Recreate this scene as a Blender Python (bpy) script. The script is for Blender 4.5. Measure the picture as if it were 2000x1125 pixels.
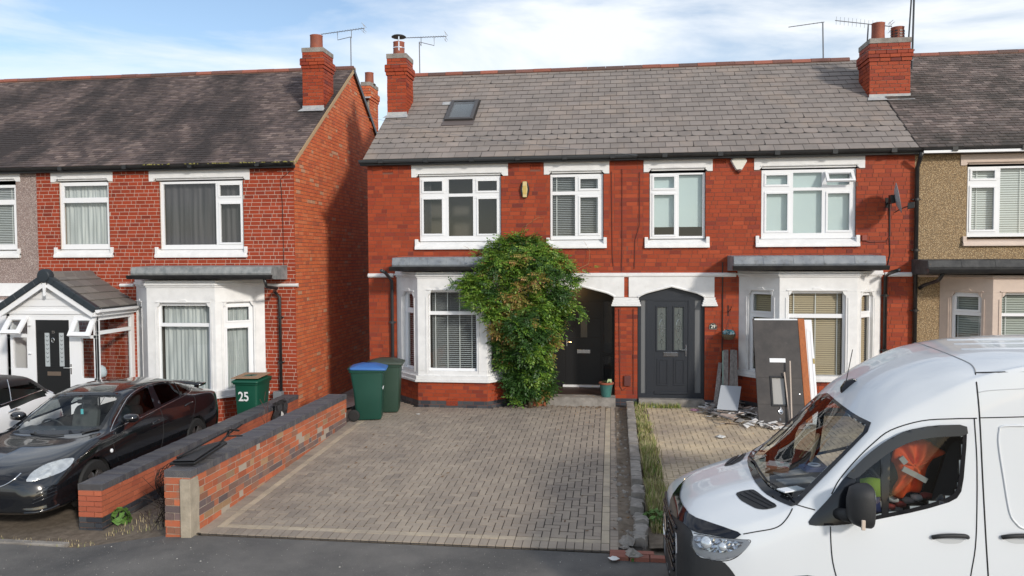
import bpy, bmesh, math, random
import numpy as np
from mathutils import Vector, Matrix, geometry
from mathutils.bvhtree import BVHTree
random.seed(7); rng = np.random.default_rng(7)
R = math.radians
for o in list(bpy.data.objects): bpy.data.objects.remove(o)
S = bpy.context.scene; C = S.collection
# ------------------------------------------------------------------ camera
CAMPOS = Vector((0, -16.2, 3.125)); YAW, PIT, ROL, FPX = 0.129059, 0.040194, -0.005018, 1500.0
_r = Vector((math.cos(YAW), math.sin(YAW), 0)); FW = Vector((-math.sin(YAW)*math.cos(PIT), math.cos(YAW)*math.cos(PIT), -math.sin(PIT)))
_u = _r.cross(FW); RT = _r*math.cos(ROL)+_u*math.sin(ROL); UP = -_r*math.sin(ROL)+_u*math.cos(ROL)
cam = bpy.data.cameras.new('camera'); camo = bpy.data.objects.new('camera', cam); C.objects.link(camo)
cam.sensor_width = 36; cam.lens = FPX/2000*36; cam.clip_end = 3000; cam.clip_start = .1
m = Matrix((RT, UP, -FW)).transposed().to_4x4(); m.translation = CAMPOS; camo.matrix_world = m; S.camera = camo
S.render.resolution_x, S.render.resolution_y = 1024, 576
# ------------------------------------------------------------------ light
SUN_EL, SUN_AZ = R(23), math.atan2(.66, -.75)          # direction towards the sun: x = sin(az), y = cos(az)
sdir = Vector((math.sin(SUN_AZ)*math.cos(SUN_EL), math.cos(SUN_AZ)*math.cos(SUN_EL), math.sin(SUN_EL)))
sl = bpy.data.lights.new('sun', 'SUN'); sl.energy = 2.5; sl.angle = R(5); sl.color = (1, .93, .83)
so = bpy.data.objects.new('sun', sl); C.objects.link(so); so.rotation_euler = sdir.to_track_quat('Z', 'Y').to_euler(); so.location = sdir*60
W = bpy.data.worlds.new('World'); S.world = W; W.use_nodes = True; nt = W.node_tree; nt.nodes.clear()
N = nt.nodes.new; L = nt.links.new
sky = N('ShaderNodeTexSky'); sky.sky_type = 'NISHITA'; sky.sun_disc = False; sky.sun_elevation = SUN_EL; sky.sun_rotation = SUN_AZ
sky.air_density = 1.0; sky.dust_density = .6; sky.ozone_density = 1.6
tc = N('ShaderNodeTexCoord'); mp = N('ShaderNodeMapping'); mp.inputs['Scale'].default_value = (1.0, 1.0, 4.2); mp.inputs['Rotation'].default_value = (R(10), R(-14), R(25))
mp.inputs['Location'].default_value = (.35, .1, .52)
n1 = N('ShaderNodeTexNoise'); n1.inputs['Scale'].default_value = 2.3; n1.inputs['Detail'].default_value = 9; n1.inputs['Roughness'].default_value = .55; n1.inputs['Distortion'].default_value = .5
rp = N('ShaderNodeValToRGB'); rp.color_ramp.elements[0].position = .40; rp.color_ramp.elements[1].position = .63
rp.color_ramp.elements[0].color = (.05,)*3+(1,); rp.color_ramp.elements[1].color = (.95,)*3+(1,)
mx = N('ShaderNodeMix'); mx.data_type = 'RGBA'; bg = N('ShaderNodeBackground'); wo = N('ShaderNodeOutputWorld')
L(tc.outputs['Generated'], mp.inputs['Vector']); L(mp.outputs[0], n1.inputs['Vector']); L(n1.outputs[0], rp.inputs[0])
L(rp.outputs[0], mx.inputs['Factor']); L(sky.outputs[0], mx.inputs['A']); mx.inputs['B'].default_value = (6.3, 6.55, 6.8, 1)
L(mx.outputs['Result'], bg.inputs[0]); bg.inputs[1].default_value = .15; L(bg.outputs[0], wo.inputs[0])
S.view_settings.view_transform = 'Standard'; S.view_settings.look = 'None'; S.view_settings.exposure = 0.12; S.view_settings.gamma = 1
# ------------------------------------------------------------------ helpers
def ray(px, py): return RT*((px-1000)/FPX) - UP*((py-562.5)/FPX) + FW
class Fr:
    """a plane frame: origin, u, v, outward n"""
    def __init__(s, o, u, v, n=None):
        s.o = Vector(o); s.u = Vector(u).normalized(); s.v = Vector(v).normalized(); s.n = Vector(n).normalized() if n is not None else s.u.cross(s.v)
    def p(s, a, b, c=0): return s.o+s.u*a+s.v*b+s.n*c
    def px(s, x, y, c=0):
        r = ray(x, y); o = s.o+s.n*c; t = (o-CAMPOS).dot(s.n)/r.dot(s.n); d = CAMPOS+r*t-o; return d.dot(s.u), d.dot(s.v)
    def at(s, c): return Fr(s.p(0, 0, c), s.u, s.v, s.n)
FAC = Fr((0, 0, 0), (1, 0, 0), (0, 0, 1), (0, -1, 0))
def F(x, y, Y=0.0):
    r = ray(x, y); t = (Y-CAMPOS.y)/r.y; q = CAMPOS+r*t; return q.x, q.z
def G(x, y, z=0.0):
    r = ray(x, y); t = (z-CAMPOS.z)/r.z; q = CAMPOS+r*t; return q.x, q.y
def frect(fr, x0, y0, x1, y1, c=0):
    xm, ym = (x0+x1)/2, (y0+y1)/2
    return fr.px(x0, ym, c)[0], fr.px(x1, ym, c)[0], fr.px(xm, y1, c)[1], fr.px(xm, y0, c)[1]
class MB:
    def __init__(s): s.v = []; s.f = []
    def add(s, vs, fs):
        k = len(s.v); s.v += [tuple(q) for q in vs]; s.f += [tuple(i+k for i in f) for f in fs]; return s
    def box(s, fr, u0, u1, v0, v1, n0, n1):
        c = [fr.p(a, b, d) for d in (n0, n1) for a, b in ((u0, v0), (u1, v0), (u1, v1), (u0, v1))]
        return s.add(c, [(4, 5, 6, 7), (3, 2, 1, 0), (0, 1, 5, 4), (1, 2, 6, 5), (2, 3, 7, 6), (3, 0, 4, 7)])
    def prism(s, fr, poly, n0, n1, back=True):
        k = len(poly); c = [fr.p(a, b, n0) for a, b in poly]+[fr.p(a, b, n1) for a, b in poly]
        f = [tuple(range(k, 2*k))]+[(i, (i+1) % k, (i+1) % k+k, i+k) for i in range(k)]
        if back: f.append(tuple(range(k-1, -1, -1)))
        return s.add(c, f)
    def quad(s, *q): return s.add(q, [tuple(range(len(q)))])
    def tube(s, pts, r, k=8, cap=True, r1=None):
        pts = [Vector(q) for q in pts]; n = len(pts); rings = []; up = None
        for i in range(n):
            t = (pts[min(i+1, n-1)]-pts[max(i-1, 0)]).normalized()
            if up is None: up = t.orthogonal().normalized()
            a = (up-t*up.dot(t)).normalized(); b = t.cross(a); up = a
            rr = r if r1 is None else r+(r1-r)*i/(n-1)
            rings += [pts[i]+(a*math.cos(w)+b*math.sin(w))*rr for w in (2*math.pi*j/k for j in range(k))]
        f = [(i*k+j, i*k+(j+1) % k, (i+1)*k+(j+1) % k, (i+1)*k+j) for i in range(n-1) for j in range(k)]
        if cap: f += [tuple(range(k-1, -1, -1)), tuple(range((n-1)*k, n*k))]
        return s.add(rings, f)
    def lathe(s, o, prof, k=20, ax=(0, 0, 1), cap=True):
        ax = Vector(ax).normalized(); a = ax.orthogonal().normalized(); b = ax.cross(a); o = Vector(o)
        vs = [o+ax*h+(a*math.cos(w)+b*math.sin(w))*r for r, h in prof for w in (2*math.pi*j/k for j in range(k))]
        n = len(prof); f = [(i*k+j, i*k+(j+1) % k, (i+1)*k+(j+1) % k, (i+1)*k+j) for i in range(n-1) for j in range(k)]
        if cap: f += [tuple(range(k-1, -1, -1)), tuple(range((n-1)*k, n*k))]
        return s.add(vs, f)
    def rings(s, rs, cap=True):
        k = len(rs[0]); vs = [q for r in rs for q in r]; n = len(rs)
        f = [(i*k+j, i*k+(j+1) % k, (i+1)*k+(j+1) % k, (i+1)*k+j) for i in range(n-1) for j in range(k)]
        if cap: f += [tuple(range(k-1, -1, -1)), tuple(range((n-1)*k, n*k))]
        return s.add(vs, f)
    def mesh(s, name, m, smooth=False, fix=True):
        me = bpy.data.meshes.new(name); me.from_pydata(s.v, [], s.f)
        if fix:
            bm = bmesh.new(); bm.from_mesh(me); bmesh.ops.recalc_face_normals(bm, faces=bm.faces); bm.to_mesh(me); bm.free()
        if m: me.materials.append(m)
        if smooth: me.polygons.foreach_set('use_smooth', [True]*len(me.polygons))
        me.update(); return me
    def build(s, name, m, parent=None, smooth=False, bevel=0, kind=None, fix=True, seg=2):
        o = bpy.data.objects.new(name, s.mesh(name, m, smooth, fix)); C.objects.link(o)
        if parent: o.parent = parent
        if kind: o['kind'] = kind
        if bevel:
            b = o.modifiers.new('bevel', 'BEVEL'); b.width = bevel; b.segments = seg; b.limit_method = 'ANGLE'; b.angle_limit = R(35)
            if not smooth: o.data.polygons.foreach_set('use_smooth', [True]*len(o.data.polygons)); 
            try: b.harden_normals = True
            except Exception: pass
        return o
def inst(name, me, parent, loc=(0, 0, 0)):
    o = bpy.data.objects.new(name, me); C.objects.link(o); o.location = loc; o.parent = parent; return o
def tag(o, label, cat, group=None, kind=None):
    if label: o['label'] = label
    if cat: o['category'] = cat
    if group: o['group'] = group
    if kind: o['kind'] = kind
    return o
def thing(name, label, cat, group=None):
    o = bpy.data.objects.new(name, None); C.objects.link(o); o.empty_display_size = .2; return tag(o, label, cat, group)
def setorigin(root, loc):
    """put an Empty root at its thing's base, children keep their place"""
    root.location = loc; inv = Matrix.Translation(-Vector(loc))
    for c in root.children: c.matrix_parent_inverse = inv
# ------------------------------------------------------------------ materials
def mat(name, col, rough=.6, col2=None, ns=3.0, nd=4, fac=(.35, .65), isl=0.0, bump=0.0, bs=60, metal=0, coat=0, spec=.5, stain=None, sscale=.6, sfac=(.5, .75), stretch=(1, 1, 1), palette=None, alpha=None, emit=None):
    m = bpy.data.materials.new(name); m.use_nodes = True; t = m.node_tree; b = t.nodes['Principled BSDF']; N = t.nodes.new; L = t.links.new
    b.inputs['Roughness'].default_value = rough; b.inputs['Metallic'].default_value = metal; b.inputs['Specular IOR Level'].default_value = spec
    if coat: b.inputs['Coat Weight'].default_value = coat; b.inputs['Coat Roughness'].default_value = .03
    g = N('ShaderNodeNewGeometry'); mpn = N('ShaderNodeMapping'); mpn.inputs['Scale'].default_value = stretch; L(g.outputs['Position'], mpn.inputs['Vector']); pos = mpn.outputs[0]
    def noise(sc, d=4, ro=.6):
        n = N('ShaderNodeTexNoise'); n.inputs['Scale'].default_value = sc; n.inputs['Detail'].default_value = d; n.inputs['Roughness'].default_value = ro; L(pos, n.inputs['Vector']); return n.outputs[0]
    def mapr(src, a, c, lo=0, hi=1):
        r = N('ShaderNodeMapRange'); r.inputs[1].default_value = a; r.inputs[2].default_value = c; r.inputs[3].default_value = lo; r.inputs[4].default_value = hi; L(src, r.inputs[0]); return r.outputs[0]
    def mix(f, A, B, mode='MIX'):
        x = N('ShaderNodeMix'); x.data_type = 'RGBA'; x.blend_type = mode; L(f, x.inputs['Factor']) if not isinstance(f, float) else x.inputs['Factor'].__setattr__('default_value', f)
        for k, q in (('A', A), ('B', B)):
            if isinstance(q, tuple): x.inputs[k].default_value = (*q[:3], 1)
            else: L(q, x.inputs[k])
        return x.outputs['Result']
    cur = tuple(col)
    rnd = None
    if isl or palette:
        oi = N('ShaderNodeObjectInfo'); ad = N('ShaderNodeMath'); ad.operation = 'ADD'; L(g.outputs['Random Per Island'], ad.inputs[0]); L(oi.outputs['Random'], ad.inputs[1])
        fr = N('ShaderNodeMath'); fr.operation = 'FRACT'; L(ad.outputs[0], fr.inputs[0]); rnd = fr.outputs[0]
    if palette:
        cr = N('ShaderNodeValToRGB'); cr.color_ramp.interpolation = 'CONSTANT'; e = cr.color_ramp.elements
        while len(e) < len(palette): e.new(.5)
        acc = 0; tot = sum(w for w, _ in palette)
        for el, (w, c) in zip(e, palette): el.position = acc/tot; el.color = (*c, 1); acc += w
        L(rnd, cr.inputs[0]); cur = cr.outputs[0]
    if col2: cur = mix(mapr(noise(ns, nd), *fac), cur, tuple(col2))
    if isl:
        mu = N('ShaderNodeMath'); mu.operation = 'MULTIPLY'; mu.inputs[1].default_value = 7.31; L(rnd, mu.inputs[0]); f2 = N('ShaderNodeMath'); f2.operation = 'FRACT'; L(mu.outputs[0], f2.inputs[0])
        hs = N('ShaderNodeHueSaturation'); L(mapr(f2.outputs[0], 0, 1, 1-isl, 1+isl), hs.inputs['Value']); 
        if isinstance(cur, tuple): hs.inputs['Color'].default_value = (*cur[:3], 1)
        else: L(cur, hs.inputs['Color'])
        cur = hs.outputs[0]
    if stain: cur = mix(mapr(noise(sscale, 6, .65), *sfac), cur, tuple(stain))
    if isinstance(cur, tuple): b.inputs['Base Color'].default_value = (*cur[:3], 1)
    else: L(cur, b.inputs['Base Color'])
    if bump:
        bn = N('ShaderNodeBump'); bn.inputs['Strength'].default_value = bump; bn.inputs['Distance'].default_value = .01; L(noise(bs, 3), bn.inputs['Height']); L(bn.outputs[0], b.inputs['Normal'])
    if emit: b.inputs['Emission Color'].default_value = (*emit[:3], 1); b.inputs['Emission Strength'].default_value = emit[3]
    return m
def glass(name, tint=(.75, .8, .8), opac=.0, dark=(.02, .02, .02), ior=1.5):
    m = bpy.data.materials.new(name); m.use_nodes = True; t = m.node_tree; t.nodes.clear(); N = t.nodes.new; L = t.links.new
    tr = N('ShaderNodeBsdfTransparent'); tr.inputs[0].default_value = (*tint, 1); gl = N('ShaderNodeBsdfGlossy'); gl.inputs['Roughness'].default_value = .02
    fn = N('ShaderNodeFresnel'); gg = N('ShaderNodeNewGeometry'); mr = N('ShaderNodeMapRange'); mr.inputs[3].default_value = ior; mr.inputs[4].default_value = 1/ior; L(gg.outputs['Backfacing'], mr.inputs[0]); L(mr.outputs[0], fn.inputs[0]); a = N('ShaderNodeMixShader'); L(fn.outputs[0], a.inputs[0]); L(tr.outputs[0], a.inputs[1]); L(gl.outputs[0], a.inputs[2])
    o = N('ShaderNodeOutputMaterial'); L(a.outputs[0], o.inputs[0]); return m
RED = [(7, (.315, .053, .020)), (5, (.345, .063, .024)), (3, (.28, .047, .021)), (1.6, (.23, .041, .023)), (.3, (.175, .035, .024))]
RED25 = [(6, (.32, .050, .020)), (4, (.29, .044, .018)), (1, (.22, .035, .018))]
ORG = [(6, (.58, .145, .05)), (5, (.53, .12, .045)), (3, (.60, .18, .075)), (1, (.42, .11, .05)), (.5, (.52, .28, .17))]
M = dict(
 brick=mat('red_brick', RED[0][1], .6, spec=.22, palette=RED, isl=.10, bump=.25, bs=90, stain=(.20, .055, .035), sscale=1.1, sfac=(.6, 1.0)),
 brick25=mat('red_facing_brick', RED25[0][1], .65, spec=.22, palette=RED25, isl=.12, bump=.3, bs=90, stain=(.16, .05, .03), sscale=1.3, sfac=(.58, .95)),
 gable=mat('orange_common_brick', ORG[0][1], .8, palette=ORG, isl=.06, bump=.5, bs=70, stain=(.40, .11, .05), sscale=.9, sfac=(.6, .95)),
 blue=mat('blue_engineering_brick', (.045, .05, .06), .4, palette=[(3, (.045, .05, .062)), (2, (.065, .068, .075)), (1, (.03, .033, .042))], isl=.2, bump=.3, bs=60),
 olddark=mat('reclaimed_dark_brick', (.2, .1, .08), .85, palette=[(3, (.16, .11, .105)), (2, (.21, .125, .10)), (2, (.34, .12, .065)), (1, (.12, .09, .09))], isl=.15, bump=.7, bs=50, stain=(.24, .19, .14), sscale=6, sfac=(.55, .8)), oldbrick=mat('reclaimed_brick', (.3, .1, .05), .85, palette=[(6, (.44, .125, .055)), (4, (.38, .105, .05)), (1.5, (.27, .12, .075)), (.8, (.33, .2, .11))], isl=.15, bump=.6, bs=60, stain=(.22, .17, .13), sscale=6, sfac=(.55, .8)),
 wallbrick=mat('garden_wall_brick', (.4, .11, .06), .75, palette=[(5, (.42, .115, .058)), (3, (.37, .095, .05))], isl=.1, bump=.4, bs=60, stain=(.5, .3, .24), sscale=5, sfac=(.66, .8)),
 capblue=mat('coping_brick', (.09, .09, .1), .6, palette=[(3, (.085, .085, .098)), (2, (.10, .098, .105)), (1, (.072, .072, .084))], isl=.08, bump=.5, bs=60, stain=(.18, .17, .16), sscale=4, sfac=(.55, .8)),
 mortar=mat('dark_mortar', (.20, .085, .06), .9, bump=.3), mortarw=mat('pale_mortar', (.50, .35, .28), .9, bump=.3, col2=(.5, .42, .36), ns=6),
 mortarg=mat('grey_mortar', (.22, .12, .085), .9, bump=.4), mortard=mat('old_mortar', (.38, .32, .26), .95, bump=.6),
 white=mat('white_masonry_paint', (.78, .78, .78), .55, col2=(.7, .7, .7), ns=5, stain=(.5, .48, .46), sscale=3.5, sfac=(.66, .9), bump=.12, bs=40),
 upvc=mat('white_upvc', (.8, .81, .83), .3), cream=mat('cream_paint', (.62, .5, .42), .6, col2=(.56, .45, .38), ns=4, bump=.15),
 lead=mat('lead_sheet', (.17, .19, .22), .55, col2=(.25, .27, .29), ns=5, stain=(.1, .1, .1), sscale=8, sfac=(.55, .75)),
 feltg=mat('silvered_roof_felt', (.16, .175, .18), .6, col2=(.30, .31, .31), ns=7, nd=8, bump=.5, bs=50), felt=mat('black_roof_felt', (.035, .036, .038), .75, col2=(.07, .07, .07), ns=8, bump=.5, bs=50), black=mat('black_plastic', (.012, .012, .013), .35),
 gut=mat('gutter_plastic', (.014, .014, .016), .3, col2=(.025, .025, .025), ns=8), gutg=mat('grey_gutter_plastic', (.05, .055, .06), .35),
 slate=mat('grey_slate', (.26, .225, .205), .8, spec=.25, isl=.09, col2=(.215, .19, .175), ns=2.5, nd=7, bump=.4, bs=50, stain=(.33, .26, .21), sscale=.8, sfac=(.52, .8), palette=[(5, (.27, .235, .212)), (4, (.25, .218, .20)), (2, (.29, .245, .22))]), slatebed=mat('dark_slate_bed', (.03, .028, .027), .9),
 tile=mat('weathered_clay_tile', (.13, .10, .095), .85, spec=.2, palette=[(3, (.15, .115, .108)), (3, (.115, .09, .088)), (2, (.20, .155, .14))], isl=.22, bump=.5, bs=60, stain=(.055, .047, .047), sscale=.6, sfac=(.44, .60), stretch=(1, .6, .6)),
 tile31=mat('weathered_brown_tile', (.15, .12, .11), .85, spec=.2, palette=[(3, (.17, .135, .125)), (3, (.13, .108, .10)), (2, (.21, .17, .155))], isl=.22, bump=.5, bs=60, stain=(.06, .055, .05), sscale=.7, sfac=(.48, .66)),
 ridge=mat('red_ridge_tile', (.26, .085, .055), .7, palette=[(2, (.27, .09, .06)), (2, (.17, .075, .06)), (1, (.12, .07, .06))], isl=.15, bump=.4, bs=30),
 pot=mat('terracotta', (.30, .085, .045), .7, col2=(.22, .07, .045), ns=6), conc=mat('weathered_concrete', (.32, .295, .265), .9, col2=(.20, .18, .16), ns=6, bump=.6, bs=40),
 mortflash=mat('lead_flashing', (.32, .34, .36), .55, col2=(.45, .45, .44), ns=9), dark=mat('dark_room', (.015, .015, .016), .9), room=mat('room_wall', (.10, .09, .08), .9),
 blind=mat('blind_slat', (.50, .53, .53), .5), blindb=mat('tan_blind_slat', (.46, .38, .25), .5), tape=mat('blind_tape', (.6, .62, .6), .7), curtain=mat('net_curtain', (.55, .58, .57), .8, col2=(.36, .39, .39), ns=14, nd=1, stretch=(1, 1, .06)),
 darkcurtain=mat('dark_curtain', (.035, .032, .035), .8, col2=(.075, .07, .073), ns=12, nd=1, stretch=(1, 1, .05)), roller=mat('pale_roller_blind', (.50, .60, .60), .7),
 navy=mat('anthracite_door_paint', (.022, .026, .034), .42, bump=.1, bs=120), doorblk=mat('black_door_paint', (.008, .008, .009), .45), chrome=mat('chrome', (.75, .75, .75), .15, metal=1),
 grime=mat('scratched_brown_black_paint', (.035, .031, .03), .6, col2=(.06, .052, .048), ns=4, nd=8, stain=(.085, .075, .068), sscale=7, sfac=(.6, .85)),
 orangewood=mat('orange_varnished_wood', (.42, .12, .02), .5, col2=(.3, .08, .015), ns=5, stretch=(8, 8, .5)), greywood=mat('grey_weathered_wood', (.30, .27, .25), .85, col2=(.17, .15, .14), ns=4, nd=8, stretch=(9, 9, .5)),
 tarmac=mat('worn_tarmac', (.19, .18, .168), .9, spec=.2, col2=(.11, .107, .104), ns=1.1, nd=9, bump=1.0, bs=110, stain=(.24, .23, .22), sscale=60, sfac=(.60, .72)),
 soil=mat('dry_soil', (.20, .16, .12), .95, col2=(.12, .095, .07), ns=9, bump=.9, bs=30),
 paver=mat('grey_brown_paver', (.2, .17, .145), .85, palette=[(4, (.325, .272, .22)), (3, (.30, .253, .207)), (2, (.355, .297, .238)), (.6, (.26, .22, .183))], isl=.06, bump=.5, bs=90, col2=(.25, .21, .175), ns=1.5, nd=6, fac=(.48, .72), stain=(.43, .36, .285), sscale=.45, sfac=(.50, .72)),  # broad pale blotches in the colour stand in for patches of brighter light
 paverb=mat('buff_paver', (.50, .42, .31), .85, isl=.08, bump=.5, bs=90, col2=(.38, .32, .25), ns=4), joint=mat('joint_sand', (.04, .034, .028), .95, bump=.5),
 jointb=mat('kiln_sand', (.36, .3, .2), .95, bump=.5), paver29=mat('sandy_paver', (.24, .2, .155), .85, palette=[(4, (.30, .245, .195)), (3, (.34, .275, .22))], isl=.08, bump=.5, bs=90, stain=(.62, .50, .34), sscale=.8, sfac=(.38, .62)),
 paverred=mat('red_edging_brick', (.28, .11, .08), .85, isl=.15, bump=.5, bs=60),
 glass=glass('window_glass', (.94, .96, .96), ior=1.75), pebble=None)
def pebble(name, cols, joint):
    m = mat(name, cols[0], .85); t = m.node_tree; N = t.nodes.new; L = t.links.new; b = t.nodes['Principled BSDF']
    g = N('ShaderNodeNewGeometry'); v = N('ShaderNodeTexVoronoi'); v.inputs['Scale'].default_value = 75; L(g.outputs['Position'], v.inputs['Vector'])
    cr = N('ShaderNodeValToRGB'); cr.color_ramp.interpolation = 'CONSTANT'; e = cr.color_ramp.elements; n = len(cols)
    while len(e) < n: e.new(.5)
    for i, c in enumerate(cols): e[i].position = i/n; e[i].color = (*c, 1)
    sp = N('ShaderNodeSeparateColor'); L(v.outputs['Color'], sp.inputs[0]); L(sp.outputs[0], cr.inputs[0])
    mr = N('ShaderNodeMapRange'); mr.inputs[1].default_value = .35; mr.inputs[2].default_value = .7; L(v.outputs['Distance'], mr.inputs[0])
    x = N('ShaderNodeMix'); x.data_type = 'RGBA'; L(mr.outputs[0], x.inputs['Factor']); L(cr.outputs[0], x.inputs['A']); x.inputs['B'].default_value = (*joint, 1); L(x.outputs['Result'], b.inputs['Base Color'])
    bp = N('ShaderNodeBump'); bp.invert = True; bp.inputs['Strength'].default_value = .9; bp.inputs['Distance'].default_value = .008; L(v.outputs['Distance'], bp.inputs['Height']); L(bp.outputs[0], b.inputs['Normal'])
    return m
M['pebble'] = pebble('brown_pebbledash', [(.42, .28, .14), (.28, .18, .09), (.52, .38, .22), (.34, .23, .12), (.6, .46, .28), (.2, .14, .08)], (.20, .14, .08))
M['pebble23'] = pebble('pink_grey_pebbledash', [(.38, .28, .25), (.25, .18, .17), (.5, .42, .38), (.33, .26, .24), (.6, .52, .48), (.18, .14, .13)], (.24, .18, .16))
# ------------------------------------------------------------------ brickwork
class Pieces:
    """loose pieces of one kind on one thing: the 300 nearest become objects, the rest one mesh"""
    def __init__(s): s.items = []
    def add(s, fr, poly, n0, n1, m, key=None): s.items.append((fr, poly, n0, n1, m))
    def build(s, name, parent, limit=300, score=None):
        def ctr(it):
            fr, p, n0, n1, m = it; return fr.p(sum(a for a, b in p)/len(p), sum(b for a, b in p)/len(p), n1)
        it = s.items
        if score is None: score = lambda q: (q-CAMPOS).length
        it.sort(key=lambda t: score(ctr(t)))
        cache = {}; rest = {}
        for i, (fr, p, n0, n1, m) in enumerate(it):
            if i < limit:
                a0, b0 = p[0]; key = (m.name, tuple(fr.u)+tuple(fr.v), round(n0, 3), round(n1, 3), tuple((round((a-a0)*200), round((b-b0)*200)) for a, b in p))
                if key not in cache:
                    f0 = Fr((0, 0, 0), fr.u, fr.v, fr.n); q = MB().prism(f0, [(a-a0, b-b0) for a, b in p], n0, n1, back=False); cache[key] = q.mesh(name, m)
                o = inst(name, cache[key], parent, fr.p(a0, b0, 0)-(parent.location if parent else Vector()))
            else: rest.setdefault(m.name, []).append((fr, p, n0, n1, m))
        for k, l in rest.items():
            b = MB()
            for fr, p, n0, n1, m in l: b.prism(fr, p, n0, n1, back=False)
            b.build(name, l[0][4], parent, kind='stuff', fix=False)
def clip(poly, a, b, c):
    """keep a*u+b*v<=c"""
    out = []
    for i in range(len(poly)):
        p, q = poly[i], poly[(i+1) % len(poly)]; dp = a*p[0]+b*p[1]-c; dq = a*q[0]+b*q[1]-c
        if dp <= 0: out.append(p)
        if dp*dq < 0: t = dp/(dp-dq); out.append((p[0]+(q[0]-p[0])*t, p[1]+(q[1]-p[1])*t))
    return out
def spans(u0, u1, v0, v1, holes):
    """free u-intervals of a course"""
    vm = (v0+v1)/2; iv = [(u0, u1)]
    for h in holes:
        if h[2] < vm < h[3]:
            iv = [q for a, b in iv for q in ((a, min(b, h[0])), (max(a, h[1]), b)) if q[1]-q[0] > .02]
    return iv
def bricks(P, fr, u0, u1, v0, v1, m, holes=(), ch=.0835, bl=.225, j=.009, proud=.006, halfs=(), mats=None, bond='mix', jit=.0, depth=.02):
    n = max(1, round((v1-v0)/ch)); ch = (v1-v0)/n; rr = random.Random(int(abs(u0*100+v0*10+v1*7))+3)
    for i in range(n):
        a, b = v0+i*ch, v0+(i+1)*ch; mm = mats(i, n) if mats else m
        for s0, s1 in spans(u0, u1, a, b, holes):
            u = s0 - ((i*.37) % 1)*bl*.9 if s1-s0 > .5 else s0-(i % 2)*bl*.5
            k = 0
            while u < s1:
                w = bl
                if bond == 'mix' and (k+i) % 3 == 0 and rr.random() < .75: w = bl*.5
                if bond == 'mix' and rr.random() < .08: w = bl*.5
                x0, x1 = max(u, s0), min(u+w, s1); u += w; k += 1
                if x1-x0 < .03: continue
                if x1 > s1-.03: x1 = s1
                x0 += j/2 if x0 > s0+.001 else 0; x1 -= j/2 if x1 < s1-.001 else 0
                pr = proud+rr.uniform(-jit, jit)
                poly = [(x0, a+j/2), (x1, a+j/2), (x1, b-j/2), (x0, b-j/2)]
                for h in halfs: poly = clip(poly, *h)
                if len(poly) < 3: continue
                P.add(fr, poly, -depth, pr, mm)
def slab(b, fr, u0, u1, v0, v1, holes, n0, n1):
    """rectangle with rectangular holes as boxes"""
    vs = sorted({v0, v1, *[min(max(x, v0), v1) for h in holes for x in h[2:4]]})
    for a, c in zip(vs, vs[1:]):
        if c-a < 1e-5: continue
        vm = (a+c)/2; iv = [(u0, u1)]
        for h in holes:
            if h[2] < vm < h[3]: iv = [q for x, y in iv for q in ((x, min(y, h[0])), (max(x, h[1]), y)) if q[1]-q[0] > 1e-4]
        for x, y in iv: b.box(fr, x, y, a, c, n0, n1)
    return b
# ------------------------------------------------------------------ windows
def cellmesh(name, m, fr, u0, u1, v0, v1, n, parent):
    return MB().quad(fr.p(u0, v0, n), fr.p(u1, v0, n), fr.p(u1, v1, n), fr.p(u0, v1, n)).build(name, m, parent)
def window(house, fr, rect, glz, rec=.05, cover=None, frame='upvc', label=None, cut=None):
    """rect: outer frame in px; glz: list of (px rect, casement?) ; cover: ('blind',z..) etc"""
    u0, u1, v0, v1 = frect(fr, *rect, -rec)
    hs = []; bars = MB(); fm = M[frame]
    for (g, cas) in glz: hs.append((*frect(fr, *g, -rec), cas))
    slab(bars, fr, u0, u1, v0, v1, [h[:4] for h in hs], -rec-.05, -rec)
    w = bars.build('window', fm, house, bevel=.004)
    for a, b_, c, d, cas in hs:
        if cas:
            f2 = MB(); k = .036; slab(f2, fr, a-k, b_+k, c-k, d+k, [(a+.006, b_-.006, c+.006, d-.006)], -rec, -rec+.014); f2.build('sash', fm, w, bevel=.004)
        cellmesh('pane', M['glass'], fr, a-.01, b_+.01, c-.01, d+.01, -rec-.02, w)
    # the room behind
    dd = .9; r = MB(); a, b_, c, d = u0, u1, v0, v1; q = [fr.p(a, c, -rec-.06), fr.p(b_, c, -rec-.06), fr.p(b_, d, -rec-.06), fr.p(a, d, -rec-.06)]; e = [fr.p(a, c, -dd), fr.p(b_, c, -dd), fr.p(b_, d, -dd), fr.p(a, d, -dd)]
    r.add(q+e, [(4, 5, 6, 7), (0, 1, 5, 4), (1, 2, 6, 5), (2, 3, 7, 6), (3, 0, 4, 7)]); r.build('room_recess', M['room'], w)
    if cover: dress(w, fr, u0+.05, u1-.05, v0+.04, v1-.04, -rec-.10, *cover)
    return w
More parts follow.
